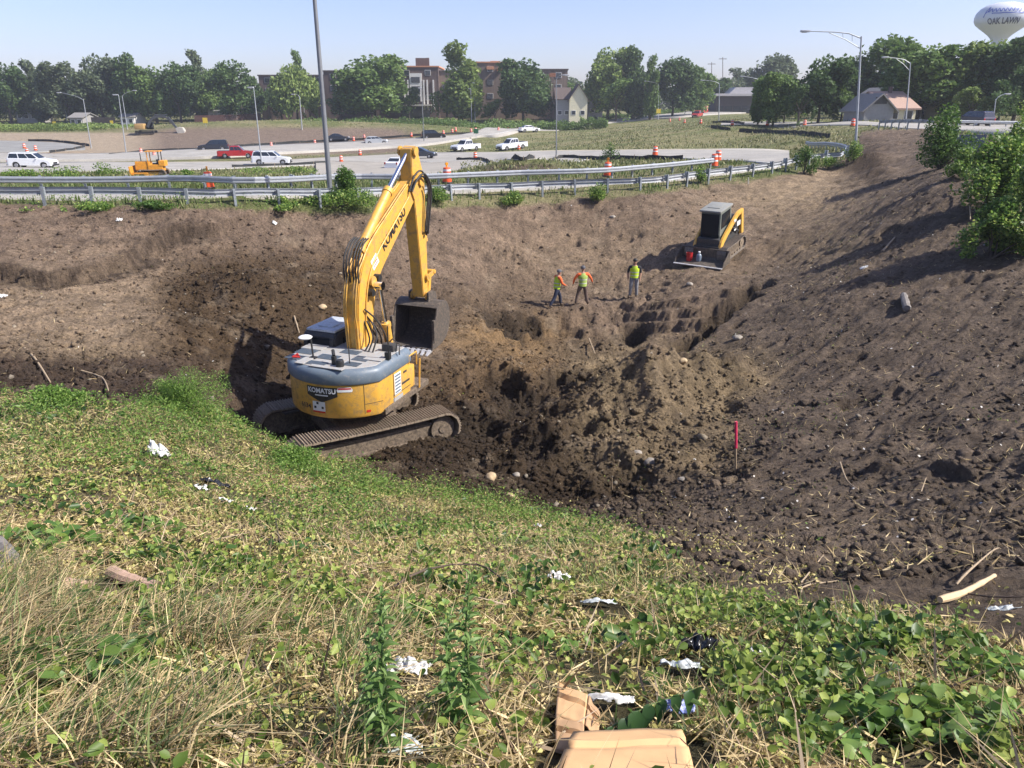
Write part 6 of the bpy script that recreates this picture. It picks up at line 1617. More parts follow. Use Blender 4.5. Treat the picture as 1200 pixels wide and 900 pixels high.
house(1038,1072,139,127,108,115,12,'x',M_sid,M_roofp,'house with a pinkish tan shingle roof and cream walls',.2,2)
house(1036,1072,137,116,103,128,12,'y',M_gsid,M_roofg,'grey gabled house behind the pinkish tan roof',wins=1)
house(1097,1107,138,116,108,124,9,'y',M_sid,M_roofg,'narrow cream gabled building right of the forked tree',wins=1); house(1078,1098,138,128,120,128,8,'x',M_trimw,M_roofg,'small white building seen between the forked tree and the cream gable',wins=2)
house(262,276,136,128,120,262,10,'y',M_trimw,M_roofg,'small white gabled house in the left tree line',wins=1); house(244,262,136,130,125,264,9,'x',M_gsid,M_roofg,'grey roofed house left of the small white gable',wins=2)
house(82,97,143,138,133,244,9,'x',M_gsid,M_roofg,'low pale roofed house behind the left lamps',wins=2); house(20,44,141,130,126,262,9,'x',M_gsid,M_roofg,'house with a pale roof among the far left trees',wins=3); house(142,158,145,137,133,250,8,'x',M_trimw,M_roofg,'small white shed behind the distant excavator',wins=2)
def shop():
    Y = G(862, 132.5, 150).y; z0 = Tz(*W(862, 132, Y)) - .5; xa, xb = W(838, 132, Y)[0], W(888, 132, Y)[0]; cx = (xa + xb) / 2; w = xb - xa
    root = empty('commercial_building', (cx, Y, z0), 0, 'low dark commercial building with a pale roof left of the roadside tree', 'building')
    H = float(at(cx, 110, Y)[2]) - z0
    mb = MB(); mb.box((0, 6, H / 2 - .4), (w, 12, H - .8)); mb.build('wall', paint('dark_brick_wall', (.06, .05, .05), .9), root)
    mb = MB(); mb.box((0, 5, H - .3), (w + 2, 15, .8)); mb.prism([(-w * .2, H), (w * .5, H), (w * .35, H + 2.2), (-w * .05, H + 2.2)], 1, 11, 'y'); mb.build('roof', paint('pale_metal_roof', (.45, .43, .42), .6), root)
    for k in range(5): mb = MB(); mb.box((-w / 2 + (k + .5) * w / 5, -.06, 1.8), (w / 6, .15, 2.2)); mb.build('window', M_win, root)
shop()
# ------------------------------------------------------------------ water tower
def water_tower():
    Y = 292.0; x = float(at(1170, 48, Y)[0]); z0 = Tz(x, Y); u = px_m(Y, 20)
    zc = float(at(1170, 26, Y)[2]) - z0; root = empty('water_tower', (x, Y, z0), 0, 'white bulb shaped water tower with blue and dark lettering above the right hand trees', 'water tower')
    R = 29.5 * u * 1.0; top = float(at(1170, 2.5, Y)[2]) - z0; bot = float(at(1170, 48, Y)[2]) - z0
    M_wt = paint('white_tank_paint', (.62, .64, .68), .45, var=.04, scale=.3)
    hp = [(2.0, .01), (3.2, 11), (6, 19), (10, 24.5), (15, 28.2), (20, 29.5), (25, 29.2), (29, 27), (33, 22.5), (37, 17.5), (41, 12.8), (45, 9.3), (49, 7.6), (56, 7)]
    prof = [(w_ * u, float(at(1170, q, Y)[2]) - z0) for q, w_ in hp] + [(R * .23, 3), (R * .3, 0)]
    mb = MB(); mb.lathe(prof, 48); mb.build('tank', M_wt, root, smooth=True)
    MBl = paint('blue_lettering', (.05, .10, .42), .5); MDl = paint('dark_lettering', (.04, .05, .09), .5)
    # towards the camera
    ang = math.atan2(-x, -Y)
    def rad_at(z):
        for (r0, z0_), (r1, z1_) in zip(prof[:-1], prof[1:]):
            if z1_ <= z <= z0_: return r0 + (r1 - r0) * (z0_ - z) / max(1e-6, z0_ - z1_)
        return R
    def wrap(vs, zc_, off):
        out = []
        for (a, b, c) in vs:
            z = zc_ + b; r = rad_at(z) + .22; t = (a + off) / R; th = math.atan2(-Y, -x) + t
            out.append((math.cos(th) * r, math.sin(th) * r, z))
        return out
    vs, fs = text_mesh('OAK LAWN', 2.7, .07, squash=.70)
    bm = bmesh.new(); bv = [bm.verts.new(v) for v in vs]
    for f in fs:
        try: bm.faces.new([bv[i] for i in f])
        except ValueError: pass
    bmesh.ops.triangulate(bm, faces=bm.faces[:]); bmesh.ops.subdivide_edges(bm, edges=bm.edges[:], cuts=2, use_grid_fill=True)
    bm.verts.index_update(); vs = [tuple(v.co) for v in bm.verts]; fs = [tuple(v.index for v in f.verts) for f in bm.faces]; bm.free()
    mb = MB(); mb.add(wrap(vs, top - 6.6, .3), fs); mb.build('lettering', MDl, root, fix=False)
    # blue handwritten word above with a stroke beneath
    pts = []
    for k in range(150):
        t = k / 149; s = -6.0 + 12.4 * t
        pts.append((s, .55 * math.sin(t * 62) * (1 - .2 * t) + (1.0 if k < 8 else 0) * .6 + .25, 0))
    def ribbonw(pts, w):
        V = []; F = []
        for i, p in enumerate(pts):
            a = pts[max(i - 1, 0)]; b = pts[min(i + 1, len(pts) - 1)]; d = Vector((b[0] - a[0], b[1] - a[1])).normalized(); V += [(p[0] - d.y * w, p[1] + d.x * w, 0), (p[0] + d.y * w, p[1] - d.x * w, 0)]
        for i in range(len(pts) - 1): F.append((2 * i, 2 * i + 1, 2 * i + 3, 2 * i + 2))
        return V, F
    mb = MB()
    V, F = ribbonw(pts, .12); mb.add(wrap(V, top - 3.3, .2), F)
    V, F = ribbonw([(-6.6, -1.9, 0), (-6.3, .2, 0), (-5.4, 1.1, 0), (-5.2, .4, 0), (-6.2, -.6, 0)], .16); mb.add(wrap(V, top - 3.3, .2), F)
    V, F = ribbonw([(-4 + 10.6 * k / 20, -.75 + .05 * math.sin(k), 0) for k in range(21)], .13); mb.add(wrap(V, top - 3.3, .2), F)
    mb.build('script_lettering', MBl, root, fix=False)
water_tower()
# ------------------------------------------------------------------ excavator boom geometry nudged as one linkage
for ch in list(excavator.children):
    n = ch.name.split('.')[0]
    if n in ('boom',) or (n == 'arm_cylinder'):
        ch.scale.z = 1.057; ch.location.z = 1.7 * (1 - 1.057)
    elif n in ('arm', 'bucket', 'linkage', 'hose_loop', 'bucket_cylinder') or (n == 'cylinder_rod' and max(v.co.z for v in ch.data.vertices) > 5 ):
        ch.location.z = .25
        if n == 'bucket': ch.scale.z = .86; ch.location.z = .25 + 2.75 * .14

# ------------------------------------------------------------------ clods and stones
def soil_mesh(name, n, ymin, ymax, smin, smax, wfun, label, seed, flat=.75, power=2.2):
    r = np.random.default_rng(seed)
    y = np.exp(r.uniform(math.log(ymin), math.log(ymax), n)); u = r.uniform(-.80, .80, n); x = u * (y + 2.6)
    z0 = T0(x, y); near, far, px, py = zones(x, y, z0)
    keep = (r.uniform(0, 1, n) < wfun(x, y, px, py)) & (near < .55) & (far < .4)
    x, y = x[keep], y[keep]; z, near, far, px, py = Tfine(x, y); m = len(x)
    s = smin + (smax - smin) * r.uniform(0, 1, m) ** (power * 2)
    t = (1 + 5 ** .5) / 2
    ico = np.array([(-1, t, 0), (1, t, 0), (-1, -t, 0), (1, -t, 0), (0, -1, t), (0, 1, t), (0, -1, -t), (0, 1, -t), (t, 0, -1), (t, 0, 1), (-t, 0, -1), (-t, 0, 1)]) / 1.9
    fc = np.array([(0, 11, 5), (0, 5, 1), (0, 1, 7), (0, 7, 10), (0, 10, 11), (1, 5, 9), (5, 11, 4), (11, 10, 2), (10, 7, 6), (7, 1, 8), (3, 9, 4), (3, 4, 2), (3, 2, 6), (3, 6, 8), (3, 8, 9), (4, 9, 5), (2, 4, 11), (6, 2, 10), (8, 6, 7), (9, 8, 1)])
    V = ico[None] * (1 + r.uniform(-.5, .45, (m, 12, 1))) * s[:, None, None]
    V = V * r.uniform(.65, 1.3, (m, 1, 3)); V[..., 2] *= flat
    a = r.uniform(0, 6.28, m); ca, sa = np.cos(a)[:, None], np.sin(a)[:, None]
    X = V[..., 0] * ca - V[..., 1] * sa + x[:, None]; Y = V[..., 0] * sa + V[..., 1] * ca + y[:, None]; Z = V[..., 2] + z[:, None] + s[:, None] * .12
    F = (fc[None] + (np.arange(m) * 12)[:, None, None]).reshape(-1, 3)
    o = np_mesh(name, np.stack([X, Y, Z], -1).reshape(-1, 3), F, ground.data.materials[0], 3)
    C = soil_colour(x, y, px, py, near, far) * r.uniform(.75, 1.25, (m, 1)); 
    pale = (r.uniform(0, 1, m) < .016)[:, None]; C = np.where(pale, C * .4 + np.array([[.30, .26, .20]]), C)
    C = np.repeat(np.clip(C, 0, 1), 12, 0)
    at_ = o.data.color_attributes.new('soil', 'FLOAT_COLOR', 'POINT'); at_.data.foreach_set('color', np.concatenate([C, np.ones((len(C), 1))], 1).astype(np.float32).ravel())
    return tag(o, label, kind='stuff')
fresh = lambda x, y, px, py: np.clip(.26 - .15 * sstep(700, 900, px) + .9 * blob(px, py, 320, 385, 125, 90, 4) + .9 * blob(px, py, 600, 530, 210, 80, 4) + .45 * blob(px, py, 790, 500, 110, 80, 4) + .6 * blob(px, py, 80, 450, 130, 34, 4) + .5 * blob(px, py, 640, 400, 110, 50, 4) + .05 * blob(px, py, 1050, 480, 300, 130, 4), 0, 1)
soil_mesh('dirt_clods', 190000, 6.0, 46, .014, .085, fresh, 'loose clods and stones strewn over the dug soil', 31)
soil_mesh('dirt_clods', 6000, 8.5, 44, .05, .17, lambda x, y, px, py: np.clip(fresh(x, y, px, py) - .1, 0, 1) * .6, 'larger lumps of dug soil on the heaps', 32, power=1.6)

def leaf_fold(P, size, aspect=.6, up=.35, seed=1, szvar=.35, curl=.25):
    """pointed leaves folded along the midrib: two quads each"""
    r = np.random.default_rng(seed); n = len(P); a = r.uniform(0, 2 * np.pi, n); el = r.normal(0, .5, n)
    d = np.stack([np.cos(a) * np.cos(el), np.sin(a) * np.cos(el), np.sin(el)], 1)
    q = r.normal(size=(n, 3)) * (1 - up); q[:, 2] += up * 2; s = np.cross(d, q); s /= np.linalg.norm(s, axis=1, keepdims=True) + 1e-9; nn = np.cross(s, d)
    L = (size * r.uniform(1 - szvar, 1 + szvar, n))[:, None]; Wd = L * aspect * .5; k = r.uniform(-.2, .7, n)[:, None] * curl
    A = P - d * L * .5; B = P - d * L * .12 - nn * L * k * .3; C = P + d * L * .5 - nn * L * k
    l1 = P - d * L * .22 + s * Wd * .85 + nn * Wd * .35; l2 = P + d * L * .15 + s * Wd * .8 + nn * Wd * .25 - nn * L * k * .3
    r1 = P - d * L * .22 - s * Wd * .85 + nn * Wd * .35; r2 = P + d * L * .15 - s * Wd * .8 + nn * Wd * .25 - nn * L * k * .3
    V = np.stack([A, l1, l2, C, r2, r1], 1).reshape(-1, 3); i = np.arange(n)[:, None] * 6
    return V, np.concatenate([i + np.array([[0, 1, 2, 3]]), i + np.array([[0, 3, 4, 5]])], 0)
CLEAR = []
for _px, _py, _pw in ((482,794,30),(458,798,14),(188,537,13),(237,577,10),(268,592,10),(294,602,8),(255,572,18),(656,684,18),(702,714,24),(816,772,22),(794,790,28),(885,771,14),(791,843,22),(715,832,32),(470,888,30),(630,620,6),(690,895,50),(740,890,60),(780,890,45),(668,850,24),(668,880,26),(150,684,36),(92,690,20),(5,655,18)):
    _g = G(_px, _py, 1.5); CLEAR.append((_g.x, _g.y - .05, 1.35 * _pw * (_g.y * CP - _g.z * SP) / FPX))
def clear_of(P, k=1.0):
    m = np.ones(len(P), bool)
    for cx, cy, rr in CLEAR: m &= ((P[:, 0] - cx) ** 2 + ((P[:, 1] - cy)) ** 2) > (rr * k) ** 2
    return P[m]
# ------------------------------------------------------------------ scattered plants: positions
def scatter(n, ymin, ymax, seed, cond, k=1.0, umax=.82):
    r = np.random.default_rng(seed)
    t = r.uniform(0, 1, n); y = (ymin ** k + t * (ymax ** k - ymin ** k)) ** (1 / k) if k != 0 else np.exp(math.log(ymin) + t * (math.log(ymax) - math.log(ymin)))
    x = r.uniform(-umax, umax, n) * (y + 2.6)
    z, near, far, px, py = Tfine(x, y)
    m = cond(x, y, z, near, far, px, py, r)
    P = np.stack([x, y, z], 1)[m]
    if ymax < 17 and seed not in (56,):
        P = clear_of(P); b_ = sstep(.30, .52, fbm(P[:, 0] * 1.25 + 7, P[:, 1] * 1.25, 333, 4)); P = P[r.uniform(0, 1, len(P)) > b_ * .85]
    return P
M_bleaf = leafmat('large_weed_leaf', [(0, (.03, .07, .018)), (.5, (.075, .145, .03)), (1, (.17, .26, .06))], trans=.4, rough=.4)
M_twigs = leafmat('brown_stems', [(0, (.07, .045, .03)), (.5, (.20, .14, .09)), (1, (.42, .33, .22))], trans=.1)
G_STRAW = leafmat('dry_straw', [(0, (.17, .11, .05)), (.35, (.44, .33, .16)), (1, (.78, .63, .36))], trans=.25, rough=.7)
G_DRYLEAF = leafmat('wilted_leaves', [(0, (.12, .075, .03)), (.2, (.26, .21, .07)), (.55, (.45, .43, .14)), (.85, (.66, .60, .24)), (1, (.74, .60, .30))], trans=.35, rough=.7)
G_LEAF = leafmat('fresh_leaves', [(0, (.045, .09, .018)), (.35, (.12, .19, .035)), (.7, (.27, .35, .07)), (1, (.48, .54, .15))], trans=.45, rough=.45)
G_GRASS = leafmat('green_grass', [(0, (.06, .10, .03)), (.5, (.14, .20, .06)), (1, (.32, .36, .14))], trans=.35, rough=.5)
G_BRIGHT = leafmat('bright_weed', [(0, (.07, .15, .025)), (.5, (.16, .28, .05)), (1, (.33, .45, .12))], trans=.5, rough=.45)
def patch_n(x, y, s, sc=1.0): return fbm(x * sc, y * sc, s, 3)
# matted dry stems
P = scatter(190000, 1.6, 16, 41, lambda x, y, z, ne, fa, px, py, r: (r.uniform(0, 1, len(x)) < ne * (.30 + .7 * sstep(-.3, .4, patch_n(x, y, 301)))), k=.55)
P[:, 2] += np.random.default_rng(1).uniform(0, .09, len(P))
V, F = leaf_quads(P, .14, .045, up=.1, seed=42, szvar=.75); tag(np_mesh('dead_stems', V, F, G_STRAW, 4), 'matted dry stems lying through the weeds on the near bank', kind='stuff')
P = scatter(330000, 1.6, 16, 43, lambda x, y, z, ne, fa, px, py, r: (r.uniform(0, 1, len(x)) < ne * (.35 + .65 * sstep(-.35, .3, patch_n(x, y, 302)))), k=.55)
P[:, 2] += np.random.default_rng(2).uniform(0, .1, len(P)) ** 1.3
V, F = leaf_fold(P, .040, .55, up=.45, seed=44, szvar=.6, curl=.9); tag(np_mesh('wilted_leaves', V, F, G_DRYLEAF, 4), 'wilted yellowish leaves covering the near bank', kind='stuff')
P = scatter(210000, 1.6, 16.4, 45, lambda x, y, z, ne, fa, px, py, r: (r.uniform(0, 1, len(x)) < ne * (.10 + .75 * sstep(-.02, .42, patch_n(x, y, 303, 1.6) - .16 + .12 * blob(px, py, 1100, 850, 160, 60) + .12 * blob(px, py, 500, 740, 200, 60)))), k=.55)
P[:, 2] += .02 + np.random.default_rng(3).uniform(0, 1, len(P)) ** 1.5 * .16
V, F = leaf_fold(P, .046, .75, up=.5, seed=46, szvar=.55, curl=.6); tag(np_mesh('vine_leaves', V, F, G_LEAF, 4), 'low green vine leaves spread over the near bank', kind='stuff')
P = scatter(9000, 1.6, 16, 67, lambda x, y, z, ne, fa, px, py, r: (r.uniform(0, 1, len(x)) < ne * (.3 + .7 * sstep(-.1, .4, patch_n(x, y, 310)))), k=.6)
V, F = blades(P, .20, .006, .8, 68, hv=.8); tag(np_mesh('dry_stalks', V, F, G_STRAW, 4), 'upright and leaning dry stalks across the near bank', kind='stuff')
P = scatter(5200, 1.8, 15, 69, lambda x, y, z, ne, fa, px, py, r: (r.uniform(0, 1, len(x)) < ne * .8), k=.6)
P[:, 2] += .06; V, F = leaf_quads(P, .42, .022, up=.3, seed=70, szvar=.7); tag(np_mesh('cut_stems', V, F, M_twigs, 4), 'long cut brown stems lying over the weeds', kind='stuff')
P = scatter(26000, 1.6, 16, 73, lambda x, y, z, ne, fa, px, py, r: (r.uniform(0, 1, len(x)) < ne * sstep(.12, .40, patch_n(x, y, 312, 1.3))), k=.6)
P[:, 2] += .03 + np.random.default_rng(8).uniform(0, 1, len(P)) * .16
V, F = leaf_fold(P, .085, .62, up=.4, seed=74, szvar=.4, curl=.7); tag(np_mesh('broad_weed_leaves', V, F, M_bleaf, 4), 'patches of larger darker weed leaves over the near bank', kind='stuff')
# fringe of bright weeds along the edge above the pit
fr = lambda px, py: np.clip(1.3 * blob(px, py, 330, 500, 240, 60, 4) + 1.2 * blob(px, py, 560, 590, 150, 36, 4) + .7 * blob(px, py, 60, 480, 90, 26) + .5 * blob(px, py, 460, 560, 160, 50), 0, 1)
P = scatter(160000, 8, 16.4, 47, lambda x, y, z, ne, fa, px, py, r: (r.uniform(0, 1, len(x)) < ne * fr(px, py) * sstep(-.3, .1, patch_n(x, y, 304))), k=1)
P[:, 2] += np.random.default_rng(4).uniform(0, 1, len(P)) ** 1.2 * .28
V, F = leaf_fold(P, .05, .45, up=.3, seed=48); tag(np_mesh('bright_weeds', V, F, G_BRIGHT, 4), 'bright green weeds along the edge of the bank above the pit', kind='stuff')
P = scatter(70000, 2.4, 16.2, 49, lambda x, y, z, ne, fa, px, py, r: (r.uniform(0, 1, len(x)) < ne * sstep(-.1, .35, patch_n(x, y, 305)) * .8), k=.8)
V, F = blades(P, .14, .010, .6, 50); tag(np_mesh('grass', V, F, G_GRASS, 4), 'short green grass mixed through the near bank', kind='stuff')
# long tussock grass bottom left
gl = lambda px, py: np.clip(1.5 * blob(px, py, 40, 840, 230, 130, 4) + 1.5 * blob(px, py, 310, 850, 190, 95, 4) + .7 * blob(px, py, 10, 730, 90, 70), 0, 1)
P = scatter(60000, 1.5, 5.5, 51, lambda x, y, z, ne, fa, px, py, r: (r.uniform(0, 1, len(x)) < gl(px, py) * sstep(-.25, .2, patch_n(x, y, 306, 2.2))), k=1, umax=.85)
h = int(len(P) * .62)
V, F = blades(P[:h], .27, .0075, 1.0, 52, dirbias=.3); tag(np_mesh('long_dry_grass', V, F, G_STRAW, 4), 'long dry tan grass in the lower left', kind='stuff')
V, F = blades(P[h:], .27, .0085, .75, 53, dirbias=.5); tag(np_mesh('long_green_grass', V, F, G_GRASS, 4), 'long green grass blades in the lower left', kind='stuff')
# straggly growth on the bare soil
P = scatter(26000, 9, 44, 54, lambda x, y, z, ne, fa, px, py, r: (ne < .3) & (fa < .3) & (r.uniform(0, 1, len(x)) < sstep(.22, .5, patch_n(x, y, 307, .7)) * (.15 + .85 * sstep(650, 950, px))), k=1)
P[:, 2] += .02; V, F = leaf_quads(P, .05, .5, up=.4, seed=55); tag(np_mesh('scattered_weeds', V, F, G_LEAF, 4), 'scraps of green weed scattered on the bare slope', kind='stuff')
P = scatter(34000, 6, 44, 56, lambda x, y, z, ne, fa, px, py, r: (ne < .6) & (fa < .3) & (r.uniform(0, 1, len(x)) < (.08 + .5 * sstep(600, 1000, px) + .6 * blob(px, py, 1000, 690, 260, 60) + .6 * blob(px, py, 60, 440, 120, 40))), k=.8)
P[:, 2] += .02; V, F = leaf_quads(P, .17, .05, up=.2, seed=57, szvar=.85); tag(np_mesh('root_litter', V, F, G_STRAW, 4), 'pale roots and twigs littering the bare soil', kind='stuff')
M_chip = paint('pale_chips', (.55, .53, .48), .8)
P = scatter(2600, 8, 44, 58, lambda x, y, z, ne, fa, px, py, r: (fa < .3) & (r.uniform(0, 1, len(x)) < (.10 + .35 * sstep(700, 1000, px) + .8 * blob(px, py, 1050, 720, 240, 50))), k=.8)
P[:, 2] += .03; V, F = leaf_quads(P, .055, .6, up=.6, seed=59, szvar=.6); tag(np_mesh('litter_scraps', V, F, M_chip, 4), 'tiny white scraps of litter on the slope', kind='stuff')
P = scatter(60000, 4, 15, 71, lambda x, y, z, ne, fa, px, py, r: (ne < .6) & (r.uniform(0, 1, len(x)) < np.exp(-((py - edge(NEAR_EDGE, px) + 22) / 34) ** 2) * sstep(560, 760, px) * sstep(-.25, .25, patch_n(x, y, 311, 1.5))), k=1)
P[:, 2] += .015; V, F = leaf_fold(P, .04, .55, up=.5, seed=72, szvar=.6, curl=.8); tag(np_mesh('dead_leaves', V, F, G_DRYLEAF, 4), 'dead leaves thinning out onto the bare soil', kind='stuff')
# grass on the verges and the infield, kept off the roads
def onroad(px, py, pad=.6):
    m = np.zeros(px.shape, bool)
    for rows in ROADS:
        a = np.array(rows, float); t = np.interp(px, a[:, 0], a[:, 1]); b = np.interp(px, a[:, 0], a[:, 2])
        m |= (px >= a[0, 0]) & (px <= a[-1, 0]) & (py > t - pad) & (py < b + pad + (2.2 if rows[0][1] < 182 and rows[0][1] > 181 else 0))
    return m
def verge(x, y, z, ne, fa, px, py, r): return (fa > .45) & ~onroad(px, py) & (r.uniform(0, 1, len(x)) < .35 + .65 * sstep(-.3, .3, patch_n(x, y, 308, .5)))
P = scatter(70000, 24, 75, 61, verge, k=0)
V, F = blades(P, .26, .05, .5, 62); tag(np_mesh('verge_grass', V, F, leafmat('verge_green', [(0, (.06, .10, .025)), (.5, (.12, .17, .045)), (1, (.24, .25, .10))], trans=.3), 4), 'rough grass on the road verges by the guardrails', kind='stuff')
bare = lambda px, py: (blob(px, py, 60, 169, 330, 14, 6) + blob(px, py, 330, 165, 150, 16, 6)) > .4
P = scatter(90000, 60, 300, 63, lambda x, y, z, ne, fa, px, py, r: verge(x, y, z, ne, fa, px, py, r) & ~bare(px, py), k=0)
V, F = blades(P, .26, .15, .6, 64); tag(np_mesh('infield_grass', V, F, leafmat('infield_green', [(0, (.12, .14, .05)), (.4, (.19, .20, .08)), (1, (.30, .27, .14))], trans=.3), 4), 'dry green grass of the infield between the roads', kind='stuff')

P = scatter(150000, 26, 60, 65, lambda x, y, z, ne, fa, px, py, r: (fa > .12) & ~onroad(px, py) & (np.abs(py - edge(FAR_EDGE, px) + 2) < 8) & (r.uniform(0, 1, len(x)) < sstep(-.35, .2, patch_n(x, y, 309, .6) + .25 * (px < 560))), k=1)
P[:, 2] += np.random.default_rng(5).uniform(0, 1, len(P)) ** 1.4 * .5
V, F = leaf_quads(P, .085, .5, up=.3, seed=66); tag(np_mesh('verge_weeds', V, F, G_BRIGHT, 4), 'low green weeds along the brow under the guardrail', kind='stuff')
# ------------------------------------------------------------------ bushes
def bush(px, py, wpx, hpx, m, leaf, n, label, seed, name='bush', ymin=20, group=None, asp=.7, depth=1.0, lobes=9, up=.35, stems=True, Y=None):
    g = G(px, py, ymin) if Y is None else Vector((W(px, py, Y)[0], Y, Tz(*W(px, py, Y))))
    u = (g.y * CP - g.z * SP) / FPX; w, h = wpx * u, hpx * u * 1.04
    r = random.Random(seed); root = empty(name, g, 0, label, name.replace('_', ' '), group)
    Lb = []
    for k in range(lobes):
        a = r.uniform(0, 6.28); d = r.uniform(.0, .33) * w; zc = r.uniform(.22, .8) * h * (1 - .7 * d / (w * .5)); q = r.uniform(.13, .22)
        Lb.append((math.cos(a) * d, math.sin(a) * d * depth, zc, q * w, q * w * depth, min(zc, q * h * 1.2) + .02))
    P = crown_points(Lb, n, seed); P[:, 2] = np.maximum(P[:, 2], .02)
    V, F = leaf_quads(P, leaf, asp, up=up, seed=seed); np_mesh('foliage', V, F, m, 4, root)
    if stems:
        mb = MB()
        for k in range(7):
            L_ = Lb[k % len(Lb)]; mb.tube([(r.uniform(-.05, .05) * w, r.uniform(-.05, .05) * w, -.05), (L_[0] * .5, L_[1] * .5, L_[2] * .55), (L_[0], L_[1], L_[2])], [.012 * h + .004, .008 * h + .003, .003], 5)
        mb.build('stem', M_bark, root)
    return root
BU = leafmat('shrub_leaves', [(0, (.055, .12, .025)), (.45, (.13, .23, .045)), (.8, (.26, .38, .08)), (1, (.46, .52, .15))], trans=.45, rough=.45)
BD = leafmat('dark_shrub_leaves', [(0, (.04, .09, .02)), (.6, (.09, .17, .035)), (1, (.18, .28, .06))], trans=.4, rough=.5)
bush(1102,196,74,78,BD,.13,6500,'dense dark green sapling on the brow of the slope beside the grey barrier',71,'sapling',ymin=20,Y=42,lobes=14)
bush(1158,256,112,96,BU,.13,12000,'big leafy shrub with yellow green tips at the right edge',72,'shrub',Y=29,lobes=16)
bush(1155,336,100,88,BU,.11,11000,'dark leafy shrub overhanging the bare slope, below the bigger yellow tipped one',73,'shrub',Y=24.5,lobes=14)
bush(1205,312,96,140,BU,.12,12000,'shrub cut by the right edge of the picture',74,'shrub',Y=25,lobes=14)
bush(1192,212,90,74,BU,.13,7000,'bright shrub under the dark suv on the overpass',75,'shrub',Y=38,lobes=12)
bush(1124,228,46,34,BU,.10,2600,'small bright shrub at the foot of the sapling',76,'shrub',Y=34)
bush(395,242,104,30,BU,.09,5500,'wide clump of weeds around the foot of the thick lamp post',77,'bush')
bush(406,236,50,40,BD,.10,3500,'tall dark weed rising beside the thick lamp post',78,'bush')
bush(470,242,70,24,BU,.09,2600,'weedy clump behind the excavator boom',79,'bush'); bush(512,238,44,20,BU,.09,1800,'weeds right of the excavator arm',80,'bush'); bush(605,240,40,18,BU,.09,1500,'weed clump below the guardrail right of the excavator',81,'bush'); bush(700,240,34,26,BU,.09,1500,'single leafy weed below the second guardrail drum',82,'bush')
bush(100,248,76,18,BU,.09,2600,'weeds below the guardrail at the far left',83,'bush'); bush(182,246,60,16,BD,.09,1800,'darker weeds below the guardrail left of the drum',84,'bush'); bush(30,246,50,12,BU,.08,1200,'thin weeds at the left end of the guardrail',85,'bush'); bush(330,246,50,16,BU,.09,1600,'weeds left of the thick lamp post clump',86,'bush')
bush(820,214,26,24,BU,.10,1300,'bush growing through the guardrail before the paired drums',87,'bush'); bush(942,204,34,34,BD,.11,2200,'dark bush hiding the guardrail near its curved end',88,'bush'); bush(1000,190,36,26,BU,.10,1500,'weeds round the foot of the tallest truss arm lamp',89,'bush'); bush(970,198,40,16,BU,.09,1400,'weeds beside the curved guardrail end',90,'bush')
bush(715,190,26,22,BD,.12,900,'thin weeds in the dip behind the second guardrail',91,'bush',ymin=50)
for k, (px, py, w_, h_) in enumerate(((75,209,70,18),(125,207,50,16),(22,209,50,14),(215,209,40,12),(300,206,80,12),(350,206,60,12))):
    bush(px, py, w_, h_, BU, .13, 1100, ['tall weeds on the verge between the white suv and the rail','weedy patch on the verge left of the bulldozer','weeds on the verge at the left picture edge','weeds just right of the bulldozer','weed patch below the white suv by the slim lamp','weed patch left of the thick lamp post on the verge'][k], 100 + k, 'weed_patch', ymin=50)
bush(945,636,46,24,BU,.035,1500,'small bright green weed alone on the bare soil at lower right',110,'weed',ymin=8)
bush(222,496,120,58,G_BRIGHT,.035,15000,'feathery bright green bush at the edge of the pit left of the excavator',111,'feathery_bush',Y=14.0,lobes=16,asp=.45)
bush(350,530,110,24,G_BRIGHT,.04,7000,'low leafy weeds in front of the excavator tracks',112,'weed_patch',Y=13.2,lobes=12)
bush(70,492,90,28,G_BRIGHT,.05,3500,'weeds on the bank edge at the far left',113,'weed_patch',Y=13.0,lobes=10)

# ------------------------------------------------------------------ plants close to the camera
def heart_leaf(L, wd=.8):
    pts = [(0, 0), (.10, .30), (.30, .42), (.55, .36), (.80, .18), (1.0, 0)]
    up_ = [(a * L, b * L * wd, -.06 * L * b) for a, b in pts]; lo = [(a * L, -b * L * wd, -.06 * L * b) for a, b in pts[1:-1]]
    mid = [(a * L, 0, .05 * L * math.sin(PI * a) - .12 * L * a * a) for a, b in pts]
    return pts, L, wd
def leafy(mb, p, d, L, wd=.8, droop=.3, r=random):
    d = Vector(d).normalized(); up = Vector((0, 0, 1)); s = d.cross(up)
    s = s.normalized() if s.length > .1 else Vector((1, 0, 0)); n = s.cross(d).normalized()
    tilt = r.uniform(-.6, .6); s2 = s * math.cos(tilt) + n * math.sin(tilt); n2 = n * math.cos(tilt) - s * math.sin(tilt)
    prof = [(0, .0), (.10, .27), (.28, .42), (.52, .37), (.78, .19), (1, 0)]
    V = []; 
    for a, b in prof:
        c = Vector(p) + d * (a * L) - up * (droop * L * a * a)
        V += [c + s2 * b * L * wd + n2 * b * L * .25, c, c - s2 * b * L * wd + n2 * b * L * .25]
    F = []
    for i in range(5):
        for k in range(2): F.append((3 * i + k, 3 * i + k + 1, 3 * i + 4 + k, 3 * i + 3 + k))
    mb.add(V, F)
M_vein = leafmat('broad_leaf', [(0, (.07, .15, .03)), (.5, (.17, .29, .06)), (1, (.32, .44, .13))], trans=.45, rough=.4)
M_wleaf = leafmat('weed_leaf', [(0, (.07, .14, .035)), (.5, (.14, .24, .06)), (1, (.26, .37, .13))], trans=.4, rough=.45)
M_vdark = leafmat('broad_leaf_dark', [(0, (.025, .06, .02)), (.5, (.05, .11, .03)), (1, (.09, .17, .05))], trans=.35, rough=.35)
